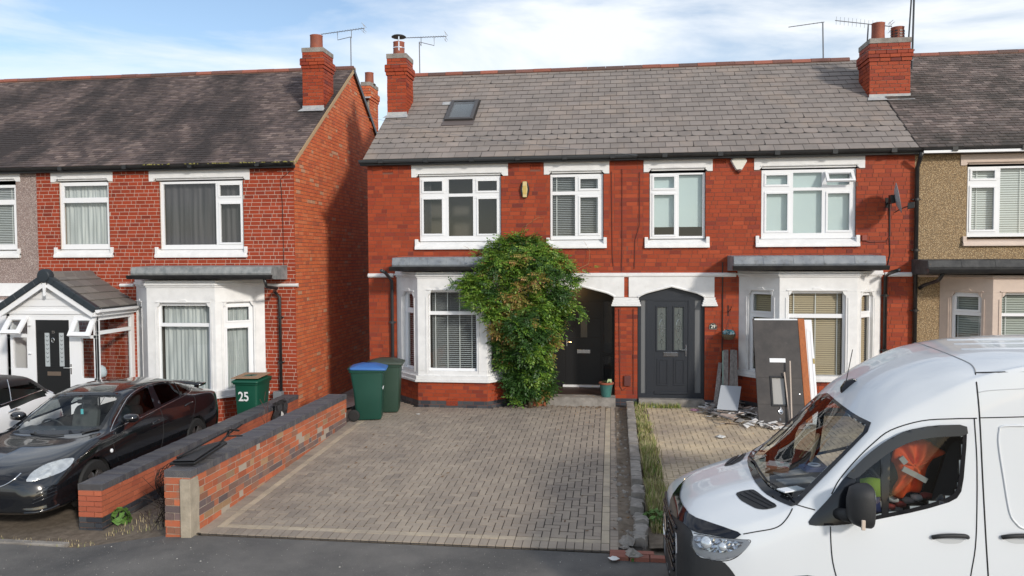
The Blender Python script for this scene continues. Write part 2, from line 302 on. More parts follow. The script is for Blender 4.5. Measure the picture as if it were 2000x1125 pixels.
def dress(w, fr, u0, u1, v0, v1, n, kind, opt=None):
    if kind == 'slats':
        m, step, tapes = (opt or (M['blind'], .05, 3))[:3]; f0 = Fr((0, 0, 0), fr.u, fr.v, fr.n); b = MB()
        t = R(opt[3] if opt and len(opt) > 3 else 38); f1 = Fr((0, 0, 0), fr.u, (-fr.v*math.sin(t)+fr.n*math.cos(t)), None); b.box(f1, 0, u1-u0, -.02, .02, -.001, .001); me = b.mesh('slat', m)
        k = int((v1-v0)/step)
        for i in range(k): inst('slat', me, w, fr.p(u0, v1-(i+.7)*step, n))
        b = MB()
        for i in range(tapes): x = u0+(u1-u0)*(.08+.84*i/max(1, tapes-1)); b.box(fr, x-.009, x+.009, v0, v1, n+.022, n+.024)
        b.build('blind_tape', M['tape'], w)
    elif kind in ('curtain', 'darkcurtain'):
        parts = opt or [(0, 1)]
        for a, c in parts:
            b = MB(); k = 60; x0, x1 = u0+(u1-u0)*a, u0+(u1-u0)*c; vs = []
            for i in range(k+1):
                x = x0+(x1-x0)*i/k; z = .022*math.sin(i*1.25+math.sin(i*.5)); vs += [fr.p(x, v0, n-.05+z), fr.p(x, v1, n-.05+z*.8)]
            b.add(vs, [(2*i, 2*i+2, 2*i+3, 2*i+1) for i in range(k)]); b.build('curtain', M[kind], w, smooth=True)
    elif kind == 'roller':
        z = v0+(v1-v0)*(opt or 0); MB().box(fr, u0, u1, z, v1, n-.003, n).build('roller_blind', M['roller'], w); MB().tube([fr.p(u0, v1-.02, n), fr.p(u1, v1-.02, n)], .02).build('blind_roll', M['roller'], w)
def lintel(house, fr, px0, py0, px1, py1, m='white', drop=True):
    u0, u1, v0, v1 = frect(fr, px0, py0, px1, py1, .02); b = MB(); h = v1-v0
    if drop:
        e = .15; c = .05
        b.prism(fr, [(u0, v1), (u0, v0), (u0+e-c, v0), (u0+e, v0+c), (u0+e, v0+h*.3), (u1-e, v0+h*.3), (u1-e, v0+c), (u1-e+c, v0), (u1, v0), (u1, v1)], -.08, .02)
        b.box(fr, u0+e+.01, u1-e-.01, v0+h*.1, v0+h*.24, -.08, -.005); b.box(fr, u0+e-.03, u1-e+.03, v0+h*.245, v0+h*.295, -.05, .035)
        cx = (u0+u1)/2; b.prism(fr, [(cx-.11, v0+h*.3), (cx-.07, v0+h*.42), (cx+.07, v0+h*.42), (cx+.11, v0+h*.3)], 0, .032)
    else: b.box(fr, u0, u1, v0, v1, -.08, .02)
    return b.build('lintel', M[m], house, bevel=.006), (u0, u1, v0, v1)
def sill(house, fr, px0, py0, px1, py1, m='white'):
    u0, u1, v0, v1 = frect(fr, px0, py0, px1, py1, .05); b = MB()
    b.prism(Fr(fr.p(u0, 0, 0), fr.n, fr.v, -fr.u), [(-.12, v0+.02), (.0, v0+.03), (.0, v0+.002), (.07, v0), (.07, v0+.05), (.045, v0+.09), (-.12, v1)], -(u1-u0), 0)
    for a in (u0, u1-.07): b.box(fr, a, a+.07, v0+.055, v1+.035, -.1, .048)
    return b.build('sill', M[m], house, bevel=.006), (u0, u1, v0, v1)
def vent(house, fr, *r):
    u0, u1, v0, v1 = frect(fr, *r, 0); b = MB(); hs = []; nx, nz = 7, 4; w = (u1-u0)/nx; h = (v1-v0)/nz
    hs = [(u0+w*(i+.25), u0+w*(i+.75), v0+h*(k+.25), v0+h*(k+.75)) for i in range(nx) for k in range(nz)]
    slab(b, fr, u0, u1, v0, v1, hs, -.03, .008); b.build('air_brick', M['brick'], house); return (u0, u1, v0, v1)
# ------------------------------------------------------------------ houses
XB = F(73, 420)[0]; XC25 = -6.92; XC27 = -5.25; XP = F(1218, 420)[0]; XC29 = F(1785, 420)[0]; ZE = 5.2
def bayring(b, pts, z0, z1, off, yb=0.0):
    (ax, ay), (bx, by), (cx, cy), (dx, dy) = pts
    k = off*math.tan(R(22.5)); q = [(ax-off*1.2, yb), (bx-k-off*.2, by-off), (cx+k+off*.2, cy-off), (dx+off*1.2, yb)]
    return b.prism(Fr((0, 0, 0), (1, 0, 0), (0, 1, 0), (0, 0, 1)), q, z0, z1)
def bay(house, pl, jl, fl, fr_, jr, d, z, faces, brk, mor, paint='white', roofm='lead', P=None, bluerows=2, rx=(0, 0)):
    """z: ground, blue top, sill bottom, sill top, frieze top, cornice top, roof edge, roof back"""
    zg, zs0, zs1, zf, zc, ze, zb = z
    pts = [(jl, 0), (fl, -d), (fr_, -d), (jr, 0)]
    frs = [Fr((a[0], a[1], 0), (b[0]-a[0], b[1]-a[1], 0), (0, 0, 1)) for a, b in zip(pts, pts[1:])]
    ln = [math.dist(a, b) for a, b in zip(pts, pts[1:])]
    mo = MB(); su = MB()
    for i, (f, l) in enumerate(zip(frs, ln)):
        mo.box(f, 0, l, zg-.2, zs0, -.1, 0)
        bricks(P, f, .002, l-.002, zg, zs0, brk, ch=(zs0-zg)/round((zs0-zg)/.083), mats=lambda r, n: M['blue'] if r < bluerows else brk)
        hs = []
        for (rect, glz, cover, lab) in faces[i]:
            h = frect(f, *rect, -.05); hs.append((max(h[0], .07), min(h[1], l-.07), h[2], h[3]))
            w = window(house, f, rect, glz, rec=.07, cover=cover)
        slab(su, f, 0, l, zs1, zf, hs, -.12, 0)
        for h in hs:
            su.box(f, h[0]-.03, h[1]+.03, h[3]+.012, h[3]+.035, 0, .018)
            for a, c in ((h[0], 1), (h[1], -1)): su.prism(f, [(a, h[3]+.01), (a+c*.07, h[3]+.01), (a+c*.045, h[3]-.05), (a, h[3]-.09)], -.05, .006)
            cx = (h[0]+h[1])/2; su.prism(f, [(cx-.1, h[3]+.035), (cx-.06, h[3]+.075), (cx+.06, h[3]+.075), (cx+.1, h[3]+.035)], 0, .016)
            su.box(f, h[0]-.055, h[0]-.035, h[2]-.05, h[3]-.12, 0, .012)
            if h[1]+.055 < l: su.box(f, h[1]+.035, h[1]+.055, h[2]-.05, h[3]-.12, 0, .012)
    mo.build('plinth_wall', M[mor], house)
    su.build('bay_surround', M[paint], house, bevel=.004)
    b = MB(); bayring(b, pts, zs0, zs0+.045, .075); bayring(b, pts, zs0+.0455, zs1, .05); b.build('bay_sill', M[paint], house, bevel=.006)
    b = MB(); h = zc-zf; bayring(b, pts, zf+.0005, zf+h*.28, .02); bayring(b, pts, zf+h*.281, zf+h*.62, .05); bayring(b, pts, zf+h*.621, zc, .03); b.build('cornice', M[paint], house, bevel=.008)
    dy = d+.13; x0, x1 = F(rx[0], 515, -dy)[0], F(rx[1], 515, -dy)[0]; zk = F((rx[0]+rx[1])/2, rx[2], -dy)[1]; b = MB(); fr = Fr((x0, 0, 0), (0, -1, 0), (0, 0, 1), (-1, 0, 0))
    b.prism(fr, [(0, zk+.02), (dy-.10, zk-.0), (dy-.03, zk), (dy+.01, ze+.0), (dy-.01, ze-.03), (dy-.01, zc+.06), (dy-.14, zc+.02), (0, zc+.001)], -(x1-x0), 0); b.build('bay_roof', M[roofm], house, bevel=.012)
    b = MB(); n = 5
    for i in range(1, n): x = x0+(x1-x0)*i/n; b.tube([(x, -.3, zk+.008), (x, -dy+.03, zk+.002), (x, -dy-.008, ze+.005)], .008, 6)
    b.build('roof_seam', M[roofm], house)
    g = MB(); pr = [(0, .045), (.01, -.0), (.045, -.045), (.09, -.045), (.115, -.0), (.12, .04), (.105, .04), (.03, .035)]
    f2 = Fr((x0-.03, -dy, ze-.075), (0, -1, 0), (0, 0, 1), (-1, 0, 0)); g.prism(f2, pr, -(x1-x0+.06), 0); g.build('bay_gutter', M['gut'], house, bevel=.004)
    return frs
def roofbase(house, x0, x1, ye, ze, yr, zr, m, over=.0, rear=True):
    b = MB(); t = .06; b.add([(x, y, z) for x in (x0, x1) for y, z in ((ye, ze), (yr, zr), (2*yr-ye, ze), (2*yr-ye, ze-t), (yr, zr-t), (ye, ze-t))], [(0, 1, 7, 6), (1, 2, 8, 7), (2, 3, 9, 8), (3, 4, 10, 9), (4, 5, 11, 10), (5, 0, 6, 11), (5, 4, 3, 2, 1, 0), (6, 7, 8, 9, 10, 11)])
    return b.build('roof', m, house)
def tiles(roof, x0, x1, ye, ze, yr, zr, w, g, m, name, cen=(-99, 99), round_rows=(), cut=(), jit=.0, step=.010, skip=None, stag=.5, drop=0, fine=0):
    fr = Fr((0, ye, ze), (1, 0, 0), (0, yr-ye, zr-ze)); Ls = math.hypot(yr-ye, zr-ze); n = int(Ls/g); g = Ls/n; P = Pieces(); rr = random.Random(3)
    for i in range(n):
        th = .012; o = fr.p(0, i*g, step+.001); v2 = fr.v*g-fr.n*step; f = Fr(o, fr.u, v2); u = x0-((i*stag) % 1)*w-(.3*w if i % 3 else 0)*fine
        while u < x1:
            a, b = max(u, x0), min(u+w, x1); u += w
            if b-a < .02 or not cen[0] <= u-w/2 < cen[1]: continue
            j = rr.uniform(-jit, jit); gp_ = .005 if w > .2 else .003; lo = (-.012 if i == 0 else gp_)+j
            if skip and any(a < s[1] and b > s[0] and i*g+lo < s[3] and (i+1)*g > s[2] for s in skip):
                s = [s for s in skip if a < s[1] and b > s[0] and i*g < s[3] and (i+1)*g > s[2]]
                if s:
                    s = s[0]
                    if a >= s[0]-.01 and b <= s[1]+.01: continue
                    if a < s[0] < b: b = s[0]
                    elif a < s[1] < b: a = s[1]
                    if b-a < .02: continue
            e = .0045 if w > .2 else .003
            if i in round_rows and b-a > w*.8: k = .085; poly = [(a+e, .05), (a+k*.45, .014), (a+k, 0), (b-k, 0), (b-k*.45, .014), (b-e, .05), (b-e, g-gp_), (a+e, g-gp_)]
            else:
                poly = [(a+e, lo), (b-e, lo), (b-e, g-gp_), (a+e, g-gp_)]
                if drop and rr.random() < drop:
                    c = rr.uniform(.02, .05)
                    poly = [(a+e, lo), (b-e-c, lo), (b-e-c*.2, lo+c*1.1), (b-e, g*1.02), (a+e, g*1.02)] if rr.random() < .5 else [(a+e, lo+c), (a+e+c, lo), (b-e, lo), (b-e, g*1.02), (a+e, g*1.02)]
            r3 = rr.uniform(-.0015, .002)*(1 if w > .2 else 2.2)
            P.add(f, poly, -.010, r3, m)
    P.build(name, roof)
def ridge(roof, x0, x1, y, z, m=None, ln=.45, r=.11):
    n = max(1, round((x1-x0)/ln)); k = 7; L_ = (x1-x0)/n; b = MB(); vs = []
    for x in (.004, L_-.004):
        for i in range(k): w = R(-12)+math.pi*(204/180)*i/(k-1)/1.0*.99; vs.append((x, math.cos(w)*r, math.sin(w)*r*.8))
    b.add(vs, [(i, i+1, i+k+1, i+k) for i in range(k-1)]+[tuple(range(k)), tuple(range(2*k-1, k-1, -1))]); me = b.mesh('ridge_tile', m or M['ridge'])
    for i in range(n): inst('ridge_tile', me, roof, (x0+i*L_, y, z-.05+random.uniform(-.004, .004)))
    MB().box(Fr((0, 0, 0), (1, 0, 0), (0, 0, 1)), x0, x1, z-.09, z-.03, -y-.09, -y+.09).build('ridge_mortar', M['mortarg'], roof)
def gutter(house, x0, x1, y, z, m='gut', n=3):
    pr = [(0, .05), (.008, .01), (.035, -.02), (.07, -.02), (.092, .01), (.10, .05), (.09, .05), (.05, .03)]
    b = MB(); b.prism(Fr((x0, y, z), (0, -1, 0), (0, 0, 1), (-1, 0, 0)), pr, -(x1-x0), 0); g = b.build('gutter', M[m], house)
    me = MB().box(Fr((0, 0, 0), (1, 0, 0), (0, 0, 1)), -.05, .05, z-.028, z+.057, -y-.003, -y+.107).mesh('gutter_joint', M['gut'])
    for i in range(n): inst('gutter_joint', me, g, (x0+(x1-x0)*(i+.5)/n, 0, 0))
    MB().box(Fr((0, 0, 0), (1, 0, 0), (0, 0, 1)), x0, x1, z-.06, z+.04, .02, -y).build('soffit', M['black'], house); return g
def chimney(house, x0, x1, y0, y1, zb, zt, m, pots, corb=.045, cap=.09, flash=.14):
    fr = Fr((0, 0, 0), (1, 0, 0), (0, 0, 1)); root = MB().box(fr, x0+.01, x1-.01, zb-.9, zt, -y1+.01, -y0-.01).build('chimney', M['mortard'], house); P = Pieces()
    sides = [(Fr((x0, y0, 0), (1, 0, 0), (0, 0, 1)), x1-x0, 0), (Fr((x1, y0, 0), (0, 1, 0), (0, 0, 1)), y1-y0, 1), (Fr((x0, y1, 0), (0, -1, 0), (0, 0, 1)), y1-y0, 2), (Fr((x1, y1, 0), (-1, 0, 0), (0, 0, 1)), x1-x0, 3)]
    for f, l, i in sides:
        if i == 3: continue
        bricks(P, f, 0, l, zb-(.9 if i else .02), zt-.42, m, bond='half', j=.011, proud=.004, jit=.0025)
        bricks(P, f.at(corb*.5), -corb*.5, l+corb*.5, zt-.42, zt-.34, m, bond='half', j=.011, proud=.004, jit=.002, depth=.04)
        bricks(P, f.at(corb), -corb, l+corb, zt-.34, zt-.18, m, bond='half', j=.011, proud=.004, jit=.003, depth=.07)
        bricks(P, f, 0, l, zt-.18, zt-.02, m, bond='half', j=.011, proud=.004, jit=.002)
    P.build('brick', root, score=lambda q: (q-CAMPOS).length)
    b = MB(); b.box(fr, x0-corb, x1+corb, zt-.175, zt-.168, -y1-corb, -y0+corb); b.box(fr, x0-.015, x1+.015, zt-.02, zt+cap, -y1-.015, -y0+.015); b.build('chimney_cap', M['conc'], root, bevel=.015)
    b = MB(); b.box(fr, x0-.01, x1+.012, zb-.06, zb+flash*.6, -y0+.001, -y0+.014); b.quad((x0-.08, y0-.17, zb-.10+.025), (x1+.06, y0-.17, zb-.10+.025), (x1+.03, y0, zb+.02), (x0-.03, y0, zb+.02)); b.build('flashing', M['mortflash'], root)
    for (px, py, r, h, kind) in pots:
        b = MB(); b.lathe((px, py, zt+cap-.02), [(r*1.0, 0), (r*1.02, .03), (r*.97, h*.5), (r*.96, h-.02), (r*1.02, h), (r*.8, h), (r*.78, h-.1)], 20, cap=False); b.add([Vector((px, py, zt+cap+h-.11))+Vector((math.cos(t)*r*.78, math.sin(t)*r*.78, 0)) for t in (2*math.pi*i/20 for i in range(20))], [tuple(range(20))])
        po = b.build('chimney_pot', M['pot'], root, smooth=True)
        MB().lathe((px, py, zt+cap-.005), [(r*1.5, 0), (r*1.3, .03), (r*1.0, .045)], 14).build('mortar_collar', M['conc'], root)
        if kind == 'cowl':
            b = MB(); z = zt+cap+h
            for a in (.3, 1.9, 3.5, 5.0): b.box(Fr((px+math.cos(a)*r*.95, py+math.sin(a)*r*.95, z-.3), (-math.sin(a), math.cos(a), 0), (0, 0, 1)), -.014, .014, 0, .42, 0, .003)
            b.lathe((px, py, z-.17), [(r*1.03, 0), (r*1.03, .02)], 16, cap=False); b.build('cowl_strap', M['chrome'], root)
            MB().lathe((px, py, z+.10), [(r*1.25, 0), (r*1.27, .015), (r*1.0, .04), (r*.3, .06)], 18).build('cowl_lid', M['black'], root, smooth=False)
        if kind == 'louvre':
            b = MB()
            for q in range(4):
                for i in range(9): a = i*2*math.pi/9; b.box(Fr((px+math.cos(a)*r*.985, py+math.sin(a)*r*.985, zt+cap+.03+q*.06), (-math.sin(a), math.cos(a), 0), (0, 0, 1), (math.cos(a), math.sin(a), 0)), -.028, .028, 0, .03, 0, .006)
            b.build('pot_louvre', M['black'], root)
    return root
def pipe(house, pts, r=.035, m='gut', name='downpipe', clips=()):
    b = MB(); b.tube(pts, r, 10); p = b.build(name, M[m], house, smooth=True); 
    if clips:
        b = MB()
        for z in clips: x, y = pts[-1][0], pts[-1][1]; b.lathe((x, y, z), [(r*1.25, 0), (r*1.25, .05)], 10); b.box(Fr((x, y, z), (1, 0, 0), (0, 0, 1)), -r*2, r*2, .015, .035, -.06, 0)
        b.build('pipe_clip', M[m], house)
    return p
def wallshell(house, fr, u0, u1, v0, v1, holes, m, y1=7.9):
    slab(MB(), fr, u0, u1, v0, v1, holes, -.22, 0).build('front_wall', m, house)
def roofhit(rf, px, py):
    u, v = rf.px(px, py); return rf.p(u, v)
# ============ houses 27 and 29 (one roof line)
YE, YR, ZR = -.15, 3.7, 7.9
ROOF27 = Fr((0, YE, 5.235), (1, 0, 0), (0, YR-YE, ZR-5.235))
h27 = thing('terraced_house', 'red brick house with the climbing plant, open arched porch, black door and roof window', 'house', 'terraced houses in the row')
h29 = thing('terraced_house', 'red brick house with dark grey front door numbered 29 and boards leaning on its bay', 'house', 'terraced houses in the row')
P27, P29 = Pieces(), Pieces()
# upper windows
holes = []
def upper(house, lin, rect, glz, sl, cover, paint='white', rec=.05, fr=FAC):
    hh = []
    _, a = lintel(house, fr, *lin, paint); _, b = sill(house, fr, *sl, paint); w = frect(fr, *rect, 0)
    hh += [(a[0], a[1], a[2]+.0, a[3]), (w[0]-.01, w[1]+.01, w[2]-.02, a[2]+.08), (b[0], b[1], b[2], b[3])]
    window(house, fr, rect, glz, rec, cover); return hh
hl27 = upper(h27, (803, 321, 992, 345), (820, 344, 978, 471), [((827, 354, 864, 374), 1), ((876, 350, 923, 378), 0), ((933, 353, 971, 373), 1), ((827, 389, 864, 457), 1), ((876, 384, 924, 461), 0), ((934, 388, 971, 457), 1)], (810, 470, 985, 487), ('darkcurtain', [(0, .1), (.9, 1)]))
hl27 += upper(h27, (1062, 315, 1190, 340), (1075, 340, 1178, 468), [((1079, 346, 1123, 374), 0), ((1133, 349, 1168, 369), 1), ((1079, 381, 1123, 461), 0), ((1133, 385, 1168, 456), 1)], (1067, 467, 1185, 485), ('slats', (M['blind'], .038, 2, 20)))
hl29 = upper(h29, (1257, 309, 1392, 335), (1269, 338, 1377, 466), [((1277, 345, 1317, 368), 1), ((1326, 341, 1372, 461), 0), ((1277, 380, 1317, 459), 1)], (1259, 466, 1386, 484), ('roller', .16))
hl29 += upper(h29, (1473, 303, 1690, 330), (1487, 331, 1671, 466), [((1496, 342, 1538, 361), 1), ((1549, 337, 1605, 366), 0), ((1615, 340, 1659, 361), 0), ((1496, 378, 1538, 451), 1), ((1549, 372, 1605, 455), 0), ((1616, 377, 1659, 450), 1)], (1476, 463, 1680, 482), ('roller', 0))
# open top-hung sash on 29
f = FAC; a = frect(f, 1610, 335, 1666, 361, -.05); b = MB(); t = R(38); fo = Fr(f.p(a[0], a[3], -.03), (1, 0, 0), (0, -math.sin(t), -math.cos(t)), None); w_, h_ = a[1]-a[0], a[3]-a[2]
slab(b, fo, 0, w_, 0, h_, [(.06, w_-.06, .05, h_-.05)], -.02, .03); os_ = b.build('sash', M['upvc'], h29, bevel=.004); MB().quad(fo.p(.05, .04, .0), fo.p(w_-.05, .04, .0), fo.p(w_-.05, h_-.04, .0), fo.p(.05, h_-.04, .0)).build('pane', M['glass'], os_)
hl27 += [vent(h27, FAC, 747, 325, 768, 337), vent(h27, FAC, 1035, 319, 1056, 331)]; hl29 += [vent(h29, FAC, 1396, 309, 1418, 321), vent(h29, FAC, 1733, 302, 1754, 314)]
# ground floor openings
ZS0, ZS1 = F(1300, 541)[1], F(1300, 533)[1]                    # string course
J27 = (F(775.6, 650)[0], F(816, 650, -.7)[0], F(951, 650, -.7)[0]); J27 += (J27[2]+J27[1]-J27[0],)
J29 = (F(1442.5, 650)[0], F(1522, 650, -.7)[0], F(1674, 650, -.7)[0], F(1720, 650)[0])
BAYTOP = 2.86
pier = (F(1201, 680)[0], F(1246, 680)[0]); d29 = (F(1246, 700)[0], F(1376, 700)[0]); p27 = (pier[0]-(d29[1]-d29[0]), pier[0])
ZSTEP = F(1310, 779, -.02)[1]
def archpanel(house, x0, x1, oa, ob, name='arch_panel'):
    zt = ZS0; zb = F(1300, 580)[1]; za = F(1310, 559)[1]; zs = F(1262, 573)[1]; w = ob-oa
    poly = [(x0, zt), (x0, zb), (oa, zb), (oa+w*.035, zb+.035), (oa+w*.12, zs+.015), (oa+w*.5, za), (ob-w*.12, zs+.015), (ob-w*.035, zb+.035), (ob, zb), (x1, zb), (x1, zt)]
    b = MB(); v = poly; n0, n1 = -.12, .03; half = lambda L_: None
    # split at the apex so both halves stay simple
    A = [(x0, zt), (x0, zb), (oa, zb)]+poly[3:6]+[((oa+ob)/2, zt)]; B = [((oa+ob)/2, zt)]+[poly[5], poly[6], poly[7], poly[8]]+[(x1, zb), (x1, zt)]
    for q in (A, B): b.prism(FAC, q, n0, n1)
    o = b.build(name, M['white'], house); m_ = MB(); arc = poly[2:9]; m_.tube([FAC.p(a, c, .035) for a, c in arc], .022, 6); m_.build('arch_moulding', M['white'], house); return [poly[2]]+poly[3:9]
x1213, x1219, x1228, x1395 = F(1213, 560)[0], F(1219, 560)[0], F(1228, 560)[0], F(1395, 560)[0]
arch27 = archpanel(h27, J27[3]+.02, x1219, *p27); arch29 = archpanel(h29, x1228, x1395, *d29)
ZA = F(1300, 580)[1]
hl27 += [(J27[0], J27[3], -.5, BAYTOP), (p27[0], p27[1], -.5, ZA), (J27[3]+.02, x1219, ZA, ZS0)]
hl29 += [(J29[0], J29[3], -.5, BAYTOP), (d29[0], d29[1], -.5, ZA), (x1228, x1395, ZA, ZS0)]
def capital(house, px0, px1):
    u0, u1, v0, v1 = frect(FAC, px0, 581, px1, 598, .05); b = MB(); h = v1-v0
    for a, c, e in ((0, .3, .045), (.3, .55, .03), (.55, .8, .015), (.8, 1, 0)): b.box(FAC, u0+e, u1-e, v1-h*c, v1-h*a-.0005, -.1, .075-e)
    b.build('capital', M['white'], house, bevel=.006); return (u0+.03, u1-.03, v0, v1)
hl27.append(capital(h27, 1194, 1252)); hl29.append(capital(h29, 1371, 1402))
xm = (pier[0]+pier[1])/2
hl29.append((d29[0]-.01, d29[0], -.5, ZA))
bricks(P27, FAC, XC27, xm, 0.0-.02, ZE-.02, M['brick'], holes=hl27+[(XC27, XC27, 0, 0)], mats=lambda i, n: M['blue'] if i < 2 else M['brick'], jit=.001)
xq = pier[1]
hl27r = hl27
# pier right half and 29 front
bricks(P29, FAC, xm, XC29, 0.0-.02, ZE-.02, M['brick'], holes=hl29+hl27, mats=lambda i, n: M['blue'] if i < 2 else M['brick'], jit=.001)
wallshell(h27, FAC, XC27, xm, -.3, ZE, hl27, M['mortar']); wallshell(h29, FAC, xm, XC29, -.3, ZE, hl29+hl27, M['mortar'])
# pier returns into the porch
bricks(P27, Fr((pier[0], 0, 0), (0, 1, 0), (0, 0, 1), (-1, 0, 0)), 0, .5, 0, ZA, M['brick'])
P27.build('brick', h27); P29.build('brick', h29)
# string course pieces
def string(house, x0, x1, z0=None, z1=None, m='white'):
    z0 = ZS0 if z0 is None else z0; z1 = ZS1 if z1 is None else z1; b = MB(); b.prism(Fr((x0, 0, 0), (0, -1, 0), (0, 0, 1), (-1, 0, 0)), [(-.02, z0), (.03, z0), (.05, z0+.025), (.05, z1-.015), (.03, z1), (-.02, z1+.008)], -(x1-x0), 0); b.build('string_course', M[m], house, bevel=.004)
string(h27, XC27-.01, J27[0]-.06); string(h27, J27[3]+.06, xm); string(h29, xm, J29[0]-.06); string(h29, J29[3]+.06, XC29-.03)
# bays
zt = lambda y, x=890: F(x, y, -.75)[1]
Z27 = (0.0, zt(747), zt(735), zt(543), zt(531), zt(517), 3.08)
sl = lambda m='blind', s=.045, t=3, k=40: ('slats', (M[m], s, t, k))
P = Pieces()
bay(h27, None, *J27, .7, Z27, [[((791, 570, 812, 718), [((797, 574, 810, 601), 0), ((797, 611, 811, 714), 0)], sl('blind', .045, 1, 16), '')],
    [((838, 568, 932, 724), [((840, 571, 930, 608), 0), ((840, 615, 930, 719), 0)], sl('blind', .042, 4, 16), '')],
    [((958, 572, 985, 725), [((960, 575, 983, 608), 0), ((960, 616, 983, 720), 0)], sl('blind', .045, 1), '')]], M['brick'], 'mortar', P=P, rx=(765, 945, 503))
P.build('plinth_brick', h27)
vent_ = frect(Fr((J27[1], -.7, 0), (1, 0, 0), (0, 0, 1)), 872, 780, 894, 792)
vf = Fr((J27[1], -.708, 0), (1, 0, 0), (0, 0, 1)); vent(h27, vf, 872, 779, 894, 792)
P = Pieces(); Z29 = (0.0, zt(746, 1600), zt(735, 1600), zt(542, 1600), zt(530, 1600), zt(515, 1600), 3.08)
bay(h29, None, *J29, .7, Z29, [[((1464, 568, 1511, 725), [((1471, 574, 1507, 608), 1), ((1470, 620, 1508, 722), 0)], sl('blindb', .042, 1, 62), '')],
    [((1538, 569, 1650, 738), [((1541, 573, 1646, 613), 0), ((1541, 621, 1645, 735), 0)], sl('blindb', .042, 3, 58), '')],
    [((1677, 571, 1700, 725), [((1680, 576, 1697, 608), 1), ((1680, 620, 1697, 720), 0)], sl('blindb', .042, 1, 62), '')]], M['brick'], 'mortar', P=P, rx=(1433, 1731, 500), roofm='lead')
P.build('plinth_brick', h29)
# roofs
HW = F(1690, 113, YR)[0]
zr0 = 5.235
r27 = roofbase(h27, XC27-.02, xm, YE, zr0, YR, ZR, M['slatebed']); r29 = roofbase(h29, xm, XC29+.02, YE, zr0, YR, ZR, M['slatebed'])
skl = frect(ROOF27, 876, 201, 930, 238)
ch27p = roofhit(ROOF27, 775, 226); ch29p = roofhit(ROOF27, 1738, 191)
skip = [(skl[0]-.02, skl[1]+.02, skl[2], skl[3]+.03)]
tiles(r27, XC27-.05, XC29+.02, YE, zr0, YR, ZR, .285, .235, M['slate'], 'slate', cen=(-99, xm), round_rows=(3, 4), skip=skip, drop=.16, step=.013)
xk = xm-(.285-((xm-XC27+.05) % .285))
tiles(r29, XC27-.05, XC29+.02, YE, zr0, YR, ZR, .285, .235, M['slate'], 'slate', cen=(xm, 99), round_rows=(3, 4), drop=.2, step=.013)
ridge(r27, ROOF27.px(805, 147)[0], xm, YR, ZR+.03); ridge(r29, xm, XC29-.2, YR, ZR+.03)
gutter(h27, XC27-.12, F(1244, 300, -.3)[0], YE-.005, 5.165, 'gutg', 6); gutter(h29, F(1245, 300, -.3)[0], XC29+.08, YE-.005, 5.165, 'gut', 5)
# roof window
f = ROOF27; b = MB(); a = skl; slab(b, f, a[0], a[1], a[2], a[3], [(a[0]+.08, a[1]-.08, a[2]+.09, a[3]-.08)], -.02, .085); rw = b.build('roof_window', mat('brown_aluminium', (.05, .045, .045), .4), h27, bevel=.008)
MB().quad(*[f.p(x, y, .07) for x, y in ((a[0]+.07, a[2]+.08), (a[1]-.07, a[2]+.08), (a[1]-.07, a[3]-.07), (a[0]+.07, a[3]-.07))]).build('pane', glass('skylight_glass', (.5, .55, .58), ior=2.6), rw)
MB().box(f, a[0]-.03, a[1]+.03, a[2]-.22, a[2]-.001, .012, .03).build('flashing_apron', mat('brown_flashing', (.11, .09, .085), .6), rw)
MB().box(f, a[0]-.22, a[0]+.03, a[3]-.14, a[3]+.02, .014, .03).build('flashing', M['mortflash'], rw); MB().box(f, a[0]+.06, a[1]-.06, a[2]+.07, a[3]-.06, -.02, .0).build('blind', mat('grey_blind', (.5, .54, .57), .7), rw)
# chimneys
def chim(house, rf, xl, xr, xs, yb, ytop, m, pots, dep, **k):
    q = roofhit(rf, (xl+xr)/2, yb); Y = q.y; x0, x1 = F(xl, yb, Y)[0], F(xr, yb, Y)[0]; z = F((xl+xr)/2, ytop, Y)[1]
    pp = []
    for (pl, pr_, pt, kind) in pots:
        yc = Y+dep*.5; a, c = F(pl, pt+10, yc)[0], F(pr_, pt+10, yc)[0]; pp.append(((a+c)/2, yc, (c-a)/2, F((pl+pr_)/2, pt, yc)[1]-z-k.get('cap', .09)+.02, kind))
    return chimney(house, x0, x1, Y, Y+dep, q.z, z, m, pp, **k)
chim(h27, ROOF27, 757, 794, 805, 226, 112, M['brick'], [(768, 790, 83, 'cowl')], .62)
chim(h29, ROOF27, 1698, 1777, 0, 191, 82, M['brick'], [(1702, 1728, 46, ''), (1740, 1766, 54, 'louvre')], .75)
# shells (sides, back)
def shell(house, x0, x1, zg, zr, yr, y1, m, sides=(1, 1)):
    b = MB(); 
    for x, s in ((x0, sides[0]), (x1, sides[1])):
        if s: k = .03 if x == x0 else -.03; b.quad((x+k, .22, zg), (x+k, y1, zg), (x+k, y1, ZE), (x+k, yr, zr-.07), (x+k, .22, ZE+.1))
    b.quad((x0, y1, zg), (x1, y1, zg), (x1, y1, ZE), (x0, y1, ZE)); b.build('side_and_back_wall', m, house, fix=False)
shell(h27, XC27, xm, -.4, ZR, YR, 7.6, M['brick'], (1, 0)); shell(h29, xm, XC29, -.4, ZR, YR, 7.6, M['brick'], (0, 0))
# left gable verge and bricks of 27's side wall
b = MB()
for y, z in (): pass
fv = Fr((XC27-.03, YE, zr0), (0, YR-YE, ZR-zr0), (0, -(ZR-zr0), YR-YE), (-1, 0, 0)); MB().box(fv, 0, math.hypot(YR-YE, ZR-zr0), -.10, -.01, -.02, .03).build('verge_board', M['mortarg'], h27)
